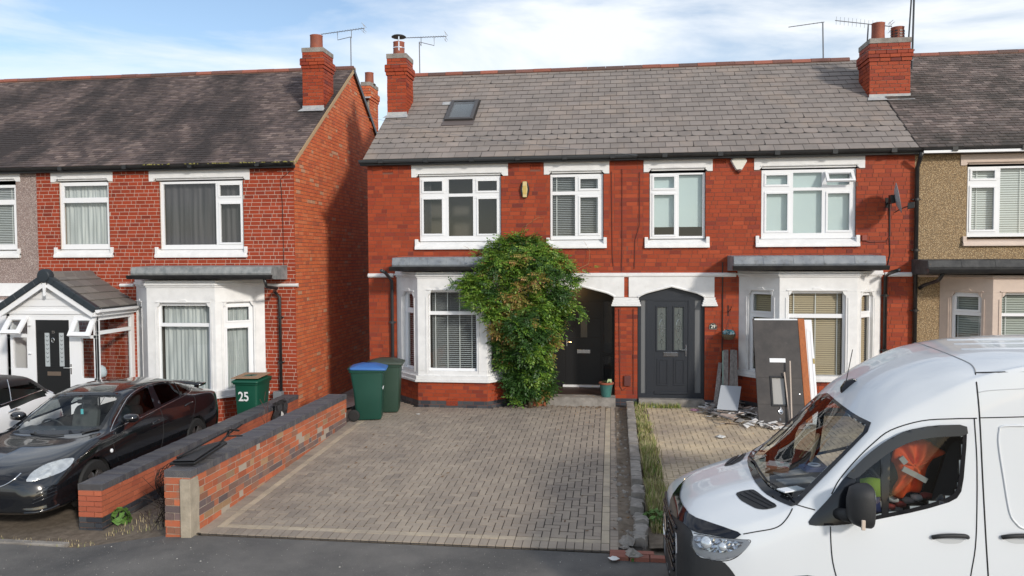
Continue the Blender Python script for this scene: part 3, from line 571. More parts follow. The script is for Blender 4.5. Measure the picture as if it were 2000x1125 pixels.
# ---- porch of 27
pa, pb = p27; RD = 1.0; b = MB(); zf = F(1150, 766, .3)[1]
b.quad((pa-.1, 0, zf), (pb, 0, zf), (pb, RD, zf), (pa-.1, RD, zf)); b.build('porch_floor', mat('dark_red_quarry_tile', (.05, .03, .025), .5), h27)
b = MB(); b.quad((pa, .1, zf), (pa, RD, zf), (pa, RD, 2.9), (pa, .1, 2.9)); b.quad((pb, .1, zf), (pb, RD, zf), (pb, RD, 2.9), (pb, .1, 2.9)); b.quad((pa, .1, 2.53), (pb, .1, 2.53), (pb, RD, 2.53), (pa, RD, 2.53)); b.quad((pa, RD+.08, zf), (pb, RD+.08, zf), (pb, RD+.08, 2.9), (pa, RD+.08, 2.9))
b.build('porch_lining', mat('dark_porch_lining', (.02, .018, .018), .7), h27)  # one near-black colour over the whole recess
fd = Fr((0, RD, 0), (1, 0, 0), (0, 0, 1)); dl, dr = fd.px(1104, 700)[0], fd.px(1174, 700)[0]; dt = fd.px(1140, 588)[1]
b = MB(); slab(b, fd, pa+.001, pb-.001, zf, 2.52, [(dl, dr, zf+.04, dt), (dr+.06, pb-.06, zf+.08, fd.px(1180, 694)[1]), (dr+.06, pb-.06, fd.px(1180, 688)[1], dt)], -.05, .0); b.build('door_frame', M['doorblk'], h27, bevel=.004)
MB().quad(*[fd.p(x, y, -.02) for x, y in ((dr+.05, zf+.07), (pb-.05, zf+.07), (pb-.05, dt), (dr+.05, dt))]).build('sidelight_pane', M['glass'], h27)
b = MB(); wv = frect(fd, 1134, 622, 1147, 659); slab(b, fd, dl, dr, zf+.04, dt, [wv], -.045, -.01); do = b.build('front_door', M['doorblk'], h27, bevel=.004)
MB().quad(*[fd.p(x, y, -.02) for x, y in ((wv[0], wv[2]), (wv[1], wv[2]), (wv[1], wv[3]), (wv[0], wv[3]))]).build('door_pane', mat('obscured_glass', (.10, .10, .09), .25), do)
lb = frect(fd, 1127, 683, 1153, 690); MB().box(fd, *lb, -.01, .006).build('letterbox', M['chrome'], do, bevel=.004)
hx, hz = fd.px(1107, 668); b = MB(); b.box(fd, hx-.015, hx+.015, hz-.09, hz+.09, -.01, .008); b.tube([fd.p(hx, hz, .02), fd.p(hx, hz, .05), fd.p(hx+.11, hz, .05)], .009); b.build('door_handle', M['chrome'], do)
MB().box(fd, dl-.05, dr+.1, zf, zf+.045, 0, .06).build('threshold', M['upvc'], h27)
b = MB(); x0, x1 = F(1090, 775, -.3)[0], pb+.01; zs = F(1150, 777, -.32)[1]; b.box(FAC, x0-.35, x1, -.02, zs, .0, .32); b.box(FAC, x0-.35, x1, zs-.0, zf-.002, -.2, .05); b.build('door_step', M['conc'], h27, bevel=.012)
pl_ = bpy.data.lights.new('porch_lamp', 'POINT'); pl_.energy = 14; pl_.color = (1, .62, .25); pl_.shadow_soft_size = .06
lx, lz = F(1112, 575, .5); lo = bpy.data.objects.new('porch_lamp_light', pl_); C.objects.link(lo); lo.location = (lx, .45, 2.42); lo.parent = h27
MB().lathe((lx, .5, 2.44), [(.03, 0), (.07, .03), (.08, .09)], 14).build('porch_lamp', mat('lamp_glow', (.9, .6, .3), .4, emit=(1, .6, .25, 6)), h27, smooth=True)
# ---- door of 29
fd = FAC.at(-.06); b = MB(); za = ZA
pz = [(a, min(z, 9)) for a, z in arch29]
slab(b, fd, d29[0], d29[1], ZSTEP, ZA, [(*frect(fd, 1252, 586, 1262, 768),), (*frect(fd, 1277, 588, 1344, 771),), (*frect(fd, 1357, 586, 1369, 768),)], -.06, 0)
b.prism(fd, [(a+(.0), z) for a, z in arch29], -.06, 0)
fr29 = b.build('door_frame', M['navy'], h29, bevel=.004)
for s in ((1251, 586, 1263, 768), (1356, 586, 1370, 768)): u = frect(fd, *s); MB().quad(*[fd.p(x, y, -.03) for x, y in ((u[0], u[2]), (u[1], u[2]), (u[1], u[3]), (u[0], u[3]))]).build('sidelight_pane', mat('frosted_sidelight', (.16, .165, .17), .35), h29)
b = MB(); g1, g2 = frect(fd, 1284, 600, 1302, 684), frect(fd, 1317, 600, 1335, 684); L4 = frect(fd, 1277, 588, 1344, 771); slab(b, fd, *L4, [g1, g2], -.05, -.015); d_ = b.build('front_door', M['navy'], h29, bevel=.003)
b = MB()
for u in (g1, g2): slab(b, fd, u[0]-.03, u[1]+.03, u[2]-.03, u[3]+.03, [(u[0], u[1], u[2], u[3])], -.015, .0)
for r_ in ((1284, 701, 1304, 752), (1316, 701, 1336, 752)):
    u = frect(fd, *r_); slab(b, fd, u[0]-.01, u[1]+.01, u[2]-.01, u[3]+.01, [(u[0]+.015, u[1]-.015, u[2]+.015, u[3]-.03)], -.015, -.004); b.box(fd, u[0]+.04, u[1]-.04, u[2]+.04, u[3]-.06, -.015, -.007)
u = frect(fd, 1278, 765, 1343, 770); b.box(fd, *u, -.015, .012); b.build('door_moulding', M['navy'], d_, bevel=.004)
for u in (g1, g2):
    MB().quad(*[fd.p(x, y, -.03) for x, y in ((u[0], u[2]), (u[1], u[2]), (u[1], u[3]), (u[0], u[3]))]).build('door_pane', mat('leaded_glass', (.12, .135, .13), .12), d_)
    b = MB(); cx, cz = (u[0]+u[1])/2, (u[2]+u[3])/2; h = u[3]-u[2]; w = (u[1]-u[0])/2; q = lambda l: [fd.p(cx+x*w, cz+z*h/2, -.026) for x, z in l]
    for zc in (.62, -.62): b.tube(q([(0, zc+.13), (.4, zc), (0, zc-.13), (-.4, zc), (0, zc+.13)]), .0035, 4); b.tube(q([(-1, zc), (-.4, zc)]), .003, 4); b.tube(q([(.4, zc), (1, zc)]), .003, 4)
    b.tube(q([(0, 1), (0, .75)]), .003, 4); b.tube(q([(0, -1), (0, -.75)]), .003, 4); b.tube(q([(.6*math.sin(t), .42*math.cos(t)) for t in (i*math.pi/8 for i in range(17))]), .0035, 4)
    for t in (-.12, 0, .12): b.box(fd, cx-.02, cx+.02, cz+t*h/2-.012, cz+t*h/2+.012, -.028, -.024)
    b.tube(q([(-1, 0), (-.6, 0)]), .003, 4); b.tube(q([(.6, 0), (1, 0)]), .003, 4); b.build('leading', M['chrome'], d_)
lb = frect(fd, 1296, 688, 1324, 696); MB().box(fd, *lb, -.015, .004).build('letterbox', M['chrome'], d_, bevel=.004)
hx, hz = fd.px(1340, 683); b = MB(); b.box(fd, hx-.013, hx+.013, hz-.14, hz+.1, -.015, .002); b.tube([fd.p(hx, hz, .0), fd.p(hx, hz, .045), fd.p(hx-.12, hz+.005, .045)], .01); b.build('door_handle', M['chrome'], d_)
MB().box(FAC, d29[0]+.01, d29[1]-.01, -.03, ZSTEP, -.08, .14).build('door_step', M['conc'], h29, bevel=.01)
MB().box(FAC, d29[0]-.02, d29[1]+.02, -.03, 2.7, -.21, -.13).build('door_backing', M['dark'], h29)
# downpipes, cables and meter boxes on 27/29
x = F(768, 640)[0]; pipe(h27, [(x-.03, -.72, 2.86), (x-.03, -.4, 2.8), (x, -.07, 2.62), (x, -.06, .05)], .036, 'gutg', clips=(1.7, .6))
x = F(1727, 560)[0]; pipe(h29, [(x, -.78, 2.84), (x, -.3, 2.78), (x, -.07, 2.7), (x, -.07, .05)], .036, clips=(2.3, 1.2))
x = F(1787, 450)[0]; pipe(h29, [(x, -.28, 5.12), (x, -.2, 5.0), (x, -.07, 4.85), (x, -.07, .0)], .04, clips=(4.2, 3.2, 2.0))
def cable(house, pts, r=.006, m='black', y=-.015): b = MB(); b.tube([(*F(a, c)[:1], y, F(a, c)[1]) for a, c in pts], r, 5); return b.build('cable', M[m], house)
M['redcable'] = mat('red_painted_cable', (.12, .03, .02), .6)
for pts in (((1194, 335), (1195, 420), (1196, 500), (1198, 520)), ((1215, 330), (1215, 480), (1214, 530)), ((1249, 336), (1249, 440), (1240, 470), (1239, 525)), ((1209, 603), (1210, 700), (1211, 755), (1216, 762), (1222, 758)), ((1237, 603), (1237, 700), (1237, 770))): cable(h27, pts, .008, 'redcable')
cable(h29, ((1411, 512), (1411, 600), (1410, 700), (1409, 780)), .012); cable(h29, ((1736, 400), (1737, 470), (1738, 495), (1733, 520)), .01); cable(h29, ((1688, 470), (1700, 473), (1730, 472), (1738, 460), (1738, 395)), .01, 'redcable')
u = frect(FAC, 1219, 734, 1232, 754, .05); MB().box(FAC, *u, 0, .05).build('meter_box', mat('brown_meter_box', (.12, .035, .03), .5), h27, bevel=.006)
u = frect(FAC, 1684, 459, 1694, 470, .05); MB().box(FAC, *u, 0, .05).build('junction_box', mat('red_junction_box', (.25, .05, .03), .5), h29, bevel=.006)
# ============ house 25
Z25 = -.42
h25 = thing('terraced_house', 'red brick house with pale mortar, gabled white porch and an orange brick end wall', 'house', 'terraced houses in the row')
P25 = Pieces(); hl = []
hl += upper(h25, (98, 333, 219, 355), (117, 356, 213, 487), [((125, 363, 210, 386), 0), ((125, 396, 210, 477), 0)], (105, 486, 220, 503), ('curtain', None))
hl += upper(h25, (290, 330, 487, 353), (313, 354, 475, 487), [((320, 359, 422, 478), 0), ((429, 361, 469, 383), 1), ((431, 398, 471, 474), 1)], (302, 485, 482, 503), ('darkcurtain', [(0, 1)]))
hl.append(vent(h25, FAC, 520, 326, 541, 338))
J25 = (F(268, 650)[0], F(288, 650, -.7)[0], F(421, 650, -.7)[0], F(518, 650)[0]); z25 = lambda y, x=350: F(x, y, -.75)[1]
zs25 = F(560, 560)[1], F(560, 554)[1]
hl += [(J25[0], J25[3], -.6, z25(548))]
bricks(P25, FAC, XB, XC25, Z25, ZE, M['brick25'], holes=hl, bond='mix', j=.011, proud=.003)
P25.build('brick', h25); P25 = Pieces()
GF = Fr((XC25, 0, 0), (0, 1, 0), (0, 0, 1)); YR25, ZR25, ZE25 = 3.96, 8.22, 5.3
sl_ = (ZR25-ZE25)/(YR25-.03); halfs = [(-sl_, 1, ZE25-sl_*.03), (sl_, 1, ZR25+sl_*YR25)]
gw = MB().prism(GF, [(0, Z25-.3), (7.9, Z25-.3), (7.9, ZE25), (YR25, ZR25-.02), (0.02, ZE25)], -.2, -.001).build('gable_wall', M['mortarg'], h25)
bricks(P25, GF, 0, 7.9, Z25-.1, ZR25, M['gable'], halfs=halfs, j=.014, proud=.006, jit=.002, depth=.014); P25.build('brick', gw)
wallshell(h25, FAC, XB, XC25-.002, Z25-.2, ZE, hl, M['mortarw'])
string(h25, J25[3]+.05, XC25+.06, *zs25); string(h25, F(235, 560)[0], J25[0]-.05, *zs25)
P = Pieces()
bay(h25, None, *J25, .7, (Z25+.02, z25(777), z25(763), z25(562), z25(548), z25(534), F(350, 520)[1]), [[((272, 590, 283, 760), [((274, 600, 281, 632), 0), ((274, 640, 281, 755), 0)], None, '')],
    [((311, 592, 413, 765), [((315, 597, 409, 631), 0), ((315, 638, 409, 761), 0)], ('curtain', None), '')],
    [((437, 590, 495, 765), [((444, 599, 486, 626), 1), ((444, 640, 486, 760), 1)], ('curtain', None), '')]], M['brick25'], 'mortarw', P=P, rx=(254, 529, 521), roofm='feltg', bluerows=0)
P.build('plinth_brick', h25)
rf25 = roofbase(h25, XB, XC25+.04, -.14, 5.235, YR25, ZR25, M['tile'])
tiles(rf25, XB, XC25+.05, -.14, 5.235, YR25, ZR25, .166, .098, M['tile'], 'roof_tile', jit=.006, step=.012)
ridge(rf25, XB, XC25+.04, YR25, ZR25+.03)
MB().box(Fr((XC25+.035, -.14, 5.235), (0, YR25+.14, ZR25-5.235), (0, -(ZR25-5.235), YR25+.14), (1, 0, 0)), 0, 5.15, -.09, -.012, -.03, .03).build('verge_mortar', mat('buff_verge_mortar', (.42, .3, .18), .9, bump=.5), h25)
MB().box(Fr((XC25+.035, 2*YR25+.22, 5.225), (0, -(YR25+.22), ZR25-5.225), (0, (ZR25-5.225), YR25+.22), (1, 0, 0)), 0, 5.15, -.12, -.012, -.03, .04).build('verge_board', M['black'], h25)
gutter(h25, XB, XC25+.04, -.145, 5.16, 'gut', 4)
b = MB(); 
for i in range(60):
    x = random.choice([-7.3, -7.9, -8.4, -9.2, -6.95, -10.1])+random.gauss(0, .16); b.lathe((x, -.30, 5.195), [(random.uniform(.01, .035), 0), (random.uniform(.005, .03), random.uniform(.01, .03))], 6)
b.build('gutter_moss', mat('yellow_green_moss', (.22, .2, .06), .95), h25, kind='stuff')
RF25 = Fr((0, -.14, 5.235), (1, 0, 0), (0, YR25+.14, ZR25-5.235))
chim(h25, RF25, 592, 632, 648, 213, 100, M['brick'], [(606, 630, 70, '')], .68)
# rear stack on the gable
q = GF.px(723, 250, 0.02); yb = q[0]; x0 = F(706, 200, yb)[0]; x1 = F(723, 200, yb)[0]; zt_ = F(715, 166, yb)[1]; zp = F(712, 142, yb+.3)[1]
chimney(h25, x0, x1, yb, yb+.75, q[1]+.9, zt_, M['gable'], [((x0+x1)/2, yb+.35, .13, zp-zt_-.07, '')])
shell(h25, XB, XC25-.1, Z25-.2, ZR25, YR25, 7.9, M['brick25'], (0, 0))
x = F(550, 650)[0]; zz = lambda y: F(550, y)[1]; xg = F(521, 545, -.75)[0]
pipe(h25, [(xg, -.86, z25(545)), (xg, -.78, z25(560)), (xg+.1, -.5, z25(564)), (x-.1, -.12, zz(568)), (x, -.07, zz(580)), (x, -.07, Z25+.1)], .035, clips=(1.8, .8))
cable(h25, ((566, 335), (548, 350), (552, 400), (554, 480), (555, 550)), .006)
b = MB(); u = frect(FAC, 536, 764, 552, 790, .1); b.box(FAC, *u, .02, .18); b.build('drain_hopper', mat('grey_hopper', (.2, .22, .24), .5), h25, bevel=.01)
# porch: ridge front
XR = F(262, 620)[0]; fx = F(190, 650, 0)[0]
pf = Fr((XR, 0, 0), (0, -1, 0), (0, 0, 1), (1, 0, 0))           # right side wall
yc = -pf.px(189, 680)[0]; PFR = Fr((0, yc, 0), (1, 0, 0), (0, 0, 1))
xl = PFR.px(8, 640)[0]; xl = XR-2*(XR-PFR.px(100, 640)[0]); zb = PFR.px(100, 613)[1]; zd = Z25
b = MB(); wl = frect(PFR, 22, 622, 52, 652); wr = frect(PFR, 148, 618, 185, 652)
L_ = [frect(PFR, 22, 618, 53, 652), frect(PFR, 26, 659, 53, 719), frect(PFR, 70, 625, 136, 760), frect(PFR, 150, 619, 186, 655), frect(PFR, 159, 661, 186, 739)]
L_[2] = (L_[2][0], L_[2][1], zd+.08, L_[2][3])
slab(b, PFR, xl, XR, zd, zb, L_, -.07, 0); b.build('porch_front', M['upvc'], h25, bevel=.004)
sd = [frect(pf, 207, 611, 256, 652), frect(pf, 208, 660, 256, 738)]
b = MB(); l = -yc; slab(b, pf, 0, l-.0, zd, zb, [(.12, l-.12, 1.15+.45, zb-.14), (.12, l-.12, .25, 1.09+.43)], -.07, 0); b.build('porch_side', M['upvc'], h25, bevel=.004)
MB().quad(*[pf.p(x, y, -.04) for x, y in ((.1, .2), (l-.1, .2), (l-.1, zb-.1), (.1, zb-.1))]).build('porch_pane', M['glass'], h25)
b = MB(); pl2 = Fr((xl, 0, 0), (0, -1, 0), (0, 0, 1), (-1, 0, 0)); b.box(pl2, 0, l, zd, zb, -.07, 0); b.build('porch_side', M['upvc'], h25)
for u in (L_[0], L_[1], L_[3], L_[4]): MB().quad(*[PFR.p(x, y, -.04) for x, y in ((u[0]-.01, u[2]-.01), (u[1]+.01, u[2]-.01), (u[1]+.01, u[3]+.01), (u[0]-.01, u[3]+.01))]).build('porch_pane', M['glass'], h25)
def opensash(u, t, ww=None):
    fo = Fr(PFR.p(u[0], u[3], .01), (1, 0, 0), (0, -math.sin(t), -math.cos(t)), None); w_, h_ = u[1]-u[0], u[3]-u[2]; b = MB(); slab(b, fo, -.04, w_+.04, 0, h_+.06, [(.07, w_-.07, .09, h_-.03)], -.02, .03); s = b.build('sash', M['upvc'], h25, bevel=.004)
    MB().quad(fo.p(.03, .05, 0), fo.p(w_-.03, .05, 0), fo.p(w_-.03, h_, 0), fo.p(.03, h_, 0)).build('pane', M['glass'], s)
opensash(L_[0], R(38)); opensash(L_[3], R(32))
u = L_[2]; b = MB(); gs = [frect(PFR, 86, 650, 96, 716), frect(PFR, 114, 650, 124, 716)]; slab(b, PFR, *u, gs, -.06, -.02); pd_ = b.build('front_door', M['doorblk'], h25, bevel=.004)
for g_ in gs:
    MB().quad(*[PFR.p(x, y, -.03) for x, y in ((g_[0], g_[2]), (g_[1], g_[2]), (g_[1], g_[3]), (g_[0], g_[3]))]).build('door_pane', mat('patterned_door_glass', (.42, .46, .48), .3), pd_)
    b = MB(); n = 7; cx = (g_[0]+g_[1])/2
    for i in range(n): z = g_[2]+(g_[3]-g_[2])*(i+1)/(n+1); b.tube([PFR.p(cx-.03, z+.03, -.026), PFR.p(cx, z, -.026), PFR.p(cx+.03, z+.03, -.026)], .004, 4)
    b.build('leading', M['navy'], pd_)
u = frect(PFR, 92, 726, 118, 734); MB().box(PFR, *u, -.02, -.01).build('letterbox', mat('bronze', (.25, .19, .15), .35, metal=.6), pd_, bevel=.003)
kx, kz = PFR.px(103, 662); b = MB(); b.tube([PFR.p(kx+.03*math.sin(t), kz-.03+.05*math.cos(t), -.005) for t in (i*math.pi/6 for i in range(13))], .007, 6); b.build('door_knocker', M['chrome'], pd_)
hx, hz = PFR.px(139.5, 718); b = MB(); b.box(PFR, hx-.015, hx+.015, hz-.14, hz+.08, 0, .01); b.tube([PFR.p(hx, hz, .01), PFR.p(hx, hz, .05), PFR.p(hx-.14, hz, .05)], .011); b.build('door_handle', M['chrome'], pd_)
for (a_, c_) in ((59, 635), (60, 690)): hx, hz = PFR.px(a_, c_); MB().tube([PFR.p(hx-.02, hz, .01), PFR.p(hx-.02, hz, .04), PFR.p(hx+.04, hz, .04)], .013, 6).build('hook', M['upvc'], h25)
def text(s, size, fr, u, v, n, m, name, parent, ext=.002, align='CENTER', font_scale=1):
    cu = bpy.data.curves.new(name, 'FONT'); cu.body = s; cu.size = size; cu.extrude = ext; cu.align_x = align; cu.align_y = 'CENTER'; cu.offset = size*.018
    o = bpy.data.objects.new(name, cu); C.objects.link(o); mm = Matrix((fr.u, fr.v, fr.n)).transposed().to_4x4(); mm.translation = fr.p(u, v, n); o.matrix_world = mm; cu.materials.append(m); o.scale = (font_scale, 1, 1); bpy.context.view_layer.update(); me = bpy.data.meshes.new_from_object(o.evaluated_get(bpy.context.evaluated_depsgraph_get())); me.name = name; me.transform(Matrix.LocRotScale(o.matrix_world.translation, o.matrix_world.to_quaternion(), (font_scale, 1, 1))); bpy.data.objects.remove(o); o = bpy.data.objects.new(name, me); C.objects.link(o); o.parent = parent; return o
kx, kz = PFR.px(103, 649); text('25', .075, PFR, kx, kz, -.015, M['chrome'], 'house_number', pd_)
# porch gable and roof
xc = (xl+XR)/2; ov = .14; ys = yc-.16; rs = PFR.px(72, 532)[1]; zr_ = F(72, 540, ys)[1]+.03; ze_ = F(182, 603, ys)[1]; xo = F(186, 600, ys)[0]-xc; sy = (zr_-ze_)/xo
b = MB(); n = 5; zt2 = zb+(zr_-zb)*.93
for i in range(n):
    z0, z1 = zb+(zt2-zb)*i/n, zb+(zt2-zb)*(i+1)/n; w0 = (zr_-.06-z0)/sy-.04; w1 = (zr_-.06-z1)/sy-.04; 
    MB().prism(PFR, [(xc-w0, z0+.006), (xc+w0, z0+.006), (xc+max(w1, .02), z1), (xc-max(w1, .02), z1)], -.03, -.002).build('cladding_plank', M['upvc'], h25, bevel=.004)
MB().prism(PFR, [(xc-xo, ze_-.02), (xc+xo, ze_-.02), (xc, zr_-.06)], -.06, -.031).build('porch_gable', M['upvc'], h25)
for s in (-1, 1):
    o = (xc, ys, zr_); fr = Fr(o, (s*xo, 0, ze_-zr_), (0, 1, 0), (s*(zr_-ze_), 0, xo)); Ls = math.hypot(xo, zr_-ze_); dep = -ys
    po = MB().box(fr, 0, Ls, .0, dep, -.05, -.001).build('porch_roof', M['black'], h25); rows = 5; g_ = Ls/rows; P = Pieces()
    for i in range(rows):
        f2 = Fr(fr.p(i*g_, 0, .0), (fr.u*g_+fr.n*.022), (0, 1, 0), fr.n)
        k = 0; y = .12-(i % 2)*.15
        while y < dep: P.add(f2, [(0, max(y, .1)), (g_, max(y, .1)), (g_, min(y+.32, dep)), (0, min(y+.32, dep))], -.01, .02, M['ptile'] if 'ptile' in M else M.setdefault('ptile', mat('grey_brown_porch_tile', (.17, .155, .14), .7, isl=.12, bump=.3, bs=40, palette=[(1, (.17, .155, .14)), (1, (.15, .135, .125))]))); y += .33
    P.build('porch_tile', po)
    v = MB(); nv = 5
    for i in range(nv): a = Ls*i/nv; vb = MB(); vb.box(fr, a+.004, a+Ls/nv+.012, -.03, .11, -.10+.0, .045); vb.build('verge_cap', M['vcap'] if 'vcap' in M else M.setdefault('vcap', mat('slate_blue_verge_cap', (.022, .03, .038), .45)), po, bevel=.02)
    MB().box(fr, .03, Ls+.02, -.0, .03, -.20, -.10).build('bargeboard', M['upvc'], h25)
    b = MB(); f3 = Fr(fr.p(Ls, 0, -.03), (s, 0, 0), (0, 0, 1), (0, -1, 0)); b.prism(f3, [(0, 0), (.02, -.06), (.07, -.075), (.11, -.05), (.12, 0)], -dep, -.0); b.build('porch_gutter', M['upvc'], h25, bevel=.004)
    MB().box(f3, -.10, .0, -.14, -.03, -dep, -.02).build('fascia', M['upvc'], h25)
b = MB(); nr = 4
for i in range(nr):
    y0 = ys+.12+(-ys-.12)*i/nr; y1 = ys+.12+(-ys-.12)*(i+1)/nr-.008; bb = MB(); bb.add([(xc+x, y, zr_+z) for y in (y0, y1) for x, z in ((-.14, -.05), (-.07, .05), (0, .075), (.07, .05), (.14, -.05))], [(0, 1, 6, 5), (1, 2, 7, 6), (2, 3, 8, 7), (3, 4, 9, 8), (4, 3, 2, 1, 0), (5, 6, 7, 8, 9)]); bb.build('ridge_cap', M['ptile'], h25, bevel=.01)
MB().lathe((xc, ys+.12, zr_-.02), [(.02, .0), (.13, .0), (.15, .02), (.15, .14), (.13, .17), (.02, .175)], 24, ax=(0, -1, 0)).build('ridge_end_cap', M['vcap'], h25, bevel=.01)
b = MB(); f4 = Fr((xc, ys-.01, zr_-.15), (1, 0, 0), (0, 0, 1)); b.prism(f4, [(-.05, .06), (.05, .06), (.025, -.2), (.035, -.27), (0, -.3), (-.035, -.27), (-.025, -.2)], -.02, .01); b.build('finial', M['upvc'], h25)
MB().box(Fr((0, 0, 0), (1, 0, 0), (0, 0, 1)), xl-.03, XR+.03, zb-.001, zb+.07, .05, -yc+.03).build('porch_soffit', M['upvc'], h25)
b = MB(); b.quad((xl, 0, zd+.02), (XR, 0, zd+.02), (XR, yc, zd+.02), (xl, yc, zd+.02)); b.build('porch_floor', M['room'], h25)
# seat and bag inside the porch
t = thing('pushchair', 'folded dark pushchair with a pale cover seen through the porch window', 'pushchair'); x0, z0 = PFR.px(178, 735); yy = yc+.45
b = MB(); b.tube([(x0-.15, yy, z0-.5), (x0+.0, yy, z0-.1), (x0-.18, yy-.05, z0+.1)], .014); b.tube([(x0+.12, yy, z0-.55), (x0-.05, yy, z0-.12)], .014); b.tube([(x0+.12, yy, Z25+.05), (x0+.12, yy, z0-.5), (x0-.15, yy, z0-.5), (x0-.15, yy, Z25+.05)], .014); b.build('frame', M['black'], t)
b = MB(); b.rings([[(x0-.1+.13*math.cos(a)*r, yy+.10*math.sin(a)*r, z0+h) for a in (i*math.pi/5 for i in range(10))] for r, h in ((.3, -.1), (.95, -.06), (1.05, .03), (.8, .12), (.3, .17))]); b.build('cover', mat('pale_blue_cloth', (.55, .62, .66), .9), t, smooth=True)
# ============ house 23
h23 = thing('terraced_house', 'pink grey pebbledash house beside the gabled porch, white window with slatted blind', 'house', 'terraced houses in the row')
hl = upper(h23, (-95, 334, 38, 356), (-80, 362, 32, 488), [((-72, 367, -25, 480), 0), ((-15, 367, 28, 390), 0), ((-15, 400, 28, 477), 0)], (-90, 489, 38, 504), ('slats', (M['blind'], .04, 3)))
wallshell(h23, FAC, -24, XB-.002, Z25-.2, ZE, hl, M['pebble23']); zz0 = F(20, 575)[1]; MB().box(FAC, F(-10, 560)[0]-3, F(40, 560)[0]+.3, F(20, 578)[1], F(20, 553)[1], 0, .04).build('string_course', M['white'], h23)
rf = roofbase(h23, -24, XB, -.14, 5.235, YR25, ZR25, M['tile']); tiles(rf, -17.6, XB, -.14, 5.235, YR25, ZR25, .166, .098, M['tile'], 'roof_tile', jit=.006, step=.012); ridge(rf, -24, XB, YR25, ZR25+.03)
gutter(h23, -24, XB, -.145, 5.16, 'gut', 4); shell(h23, -24, XB, Z25-.2, ZR25, YR25, 7.9, M['pebble23'], (1, 0))
f = F(0, 650, -.8); MB().box(FAC, -16, F(12, 650, -.6)[0], Z25, F(0, 585)[1], 0, .6).build('bay_block', M['upvc'], h23, bevel=.01)
# ============ house 31
h31 = thing('terraced_house', 'brown pebbledash house with cream painted bay, windows and white fascia behind the van', 'house', 'terraced houses in the row')
X31 = 13.5
hl = upper(h31, (1877, 299, 2120, 321), (1889, 324, 2105, 462), [((1898, 333, 1943, 349), 1), ((1896, 366, 1941, 449), 1), ((1953, 328, 2040, 455), 0), ((2050, 333, 2098, 349), 1), ((2050, 366, 2098, 449), 1)], (1881, 464, 2115, 480), ('slats', (mat('pale_blind', (.56, .6, .58), .5), .045, 3, 62)), 'cream')
J31 = (F(1834, 650)[0], F(1938, 650, -.7)[0], F(2110, 650, -.7)[0], F(2160, 650)[0])
hl += [(J31[0], J31[3], -.5, F(1950, 537)[1])]
wallshell(h31, FAC, XC29+.002, X31, -.3, ZE, hl, M['pebble'])
zt31 = lambda y: F(1980, y, -.75)[1]
P = Pieces(); bl = ('slats', (mat('grey_green_blind', (.40, .43, .38), .5), .045, 2, 60))
bay(h31, None, *J31, .7, (0, zt31(760), zt31(745), zt31(545), zt31(538), zt31(521), F(1950, 508)[1]), [[((1858, 571, 1918, 740), [((1868, 579, 1912, 605), 1), ((1864, 616, 1914, 735), 0)], bl, '')],
  [((1953, 572, 2070, 740), [((1956, 576, 2066, 612), 0), ((1956, 618, 2066, 735), 0)], bl, '')], []], M['brick'], 'mortar', 'cream', 'felt', P=P, rx=(1813, 2150, 508)); P.build('plinth_brick', h31)
string(h31, XC29+.06, J31[0]-.05, F(1810, 541)[1], F(1810, 536)[1], 'cream')
ROOF31 = Fr((0, YE, 5.235), (1, 0, 0), (0, YR-YE, ZR-5.235+.06))
rf = roofbase(h31, XC29+.02, X31, YE, 5.24, YR, ZR+.05, M['tile31']); tiles(rf, XC29+.03, 12.2, YE, 5.24, YR, ZR+.05, .166, .115, M['tile31'], 'roof_tile', jit=.006, step=.014)
ridge(rf, XC29+.1, X31, YR, ZR+.08, r=.1)
g_ = gutter(h31, XC29+.02, X31, YE-.005, 5.165, 'gut', 6); MB().box(FAC, XC29+.08, X31, F(1990, 298)[1], F(1990, 290)[1]+.02, .0, .235).build('fascia', M['upvc'], h31)
shell(h31, XC29, X31, -.4, ZR, YR, 7.6, M['pebble'], (0, 1))
xa, za_ = F(1833, 545, -.6); pipe(h31, [(xa, -.8, F(1833, 535, -.8)[1]), (xa, -.6, F(1833, 548, -.6)[1]), (F(1800, 556)[0], -.15, F(1800, 556)[1]), (F(1787, 561)[0]+.05, -.08, F(1787, 563)[1])], .035)
# ------------------------------------------------------------------ ground
WX = -4.98                                                     # face of the garden wall of 27
def zp(X): return -.2 if X > -5.2 else (-.2-.22*(min(1, (-5.2-X)/1.3)))
def zg(X, Y):
    f = max(0., min(1., (Y+7.6)/6.8)); a = zp(X); 
    if Y < -7.6: return a-.02*min(1, (-7.6-Y)/1.5)
    b_ = 0. if X > -5.2 else (Z25+.02 if X < -6.5 else (Z25+.02)*((-5.2-X)/1.3))
    return a+(b_-a)*f
def sheet(name, xs, ys, fz, m, kind='structure'):
    b = MB(); nx, ny = len(xs), len(ys); b.add([(x, y, fz(x, y)) for y in ys for x in xs], [(j*nx+i, j*nx+i+1, (j+1)*nx+i+1, (j+1)*nx+i) for j in range(ny-1) for i in range(nx-1)]); o = b.build(name, m, kind=kind, fix=False); return o
def lin(a, b, s): n = max(2, int(round((b-a)/s))+1); return [a+(b-a)*i/(n-1) for i in range(n)]
xs = [-400, -60, -20]+lin(-14, -5, .3)+lin(-4.9, 14, 1)+[20, 60, 400]
tag(sheet('ground', xs, [-400, -60, -28]+lin(-24, 0, .8)+[3, 12, 60, 400], lambda x, y: zg(x, y)-.03-(0 if y > -10.2 else .0), M['soil']), None, None)
tag(sheet('pavement', [-60, -20]+lin(-14, -5, .3)+lin(-4.9, 14, 1)+[20, 60], lin(-11.6, -7.66, .25), lambda x, y: zg(x, y)+.004+.004*math.sin(x*3+y*5), M['tarmac']), 'worn tarmac footway in front of the houses', None)
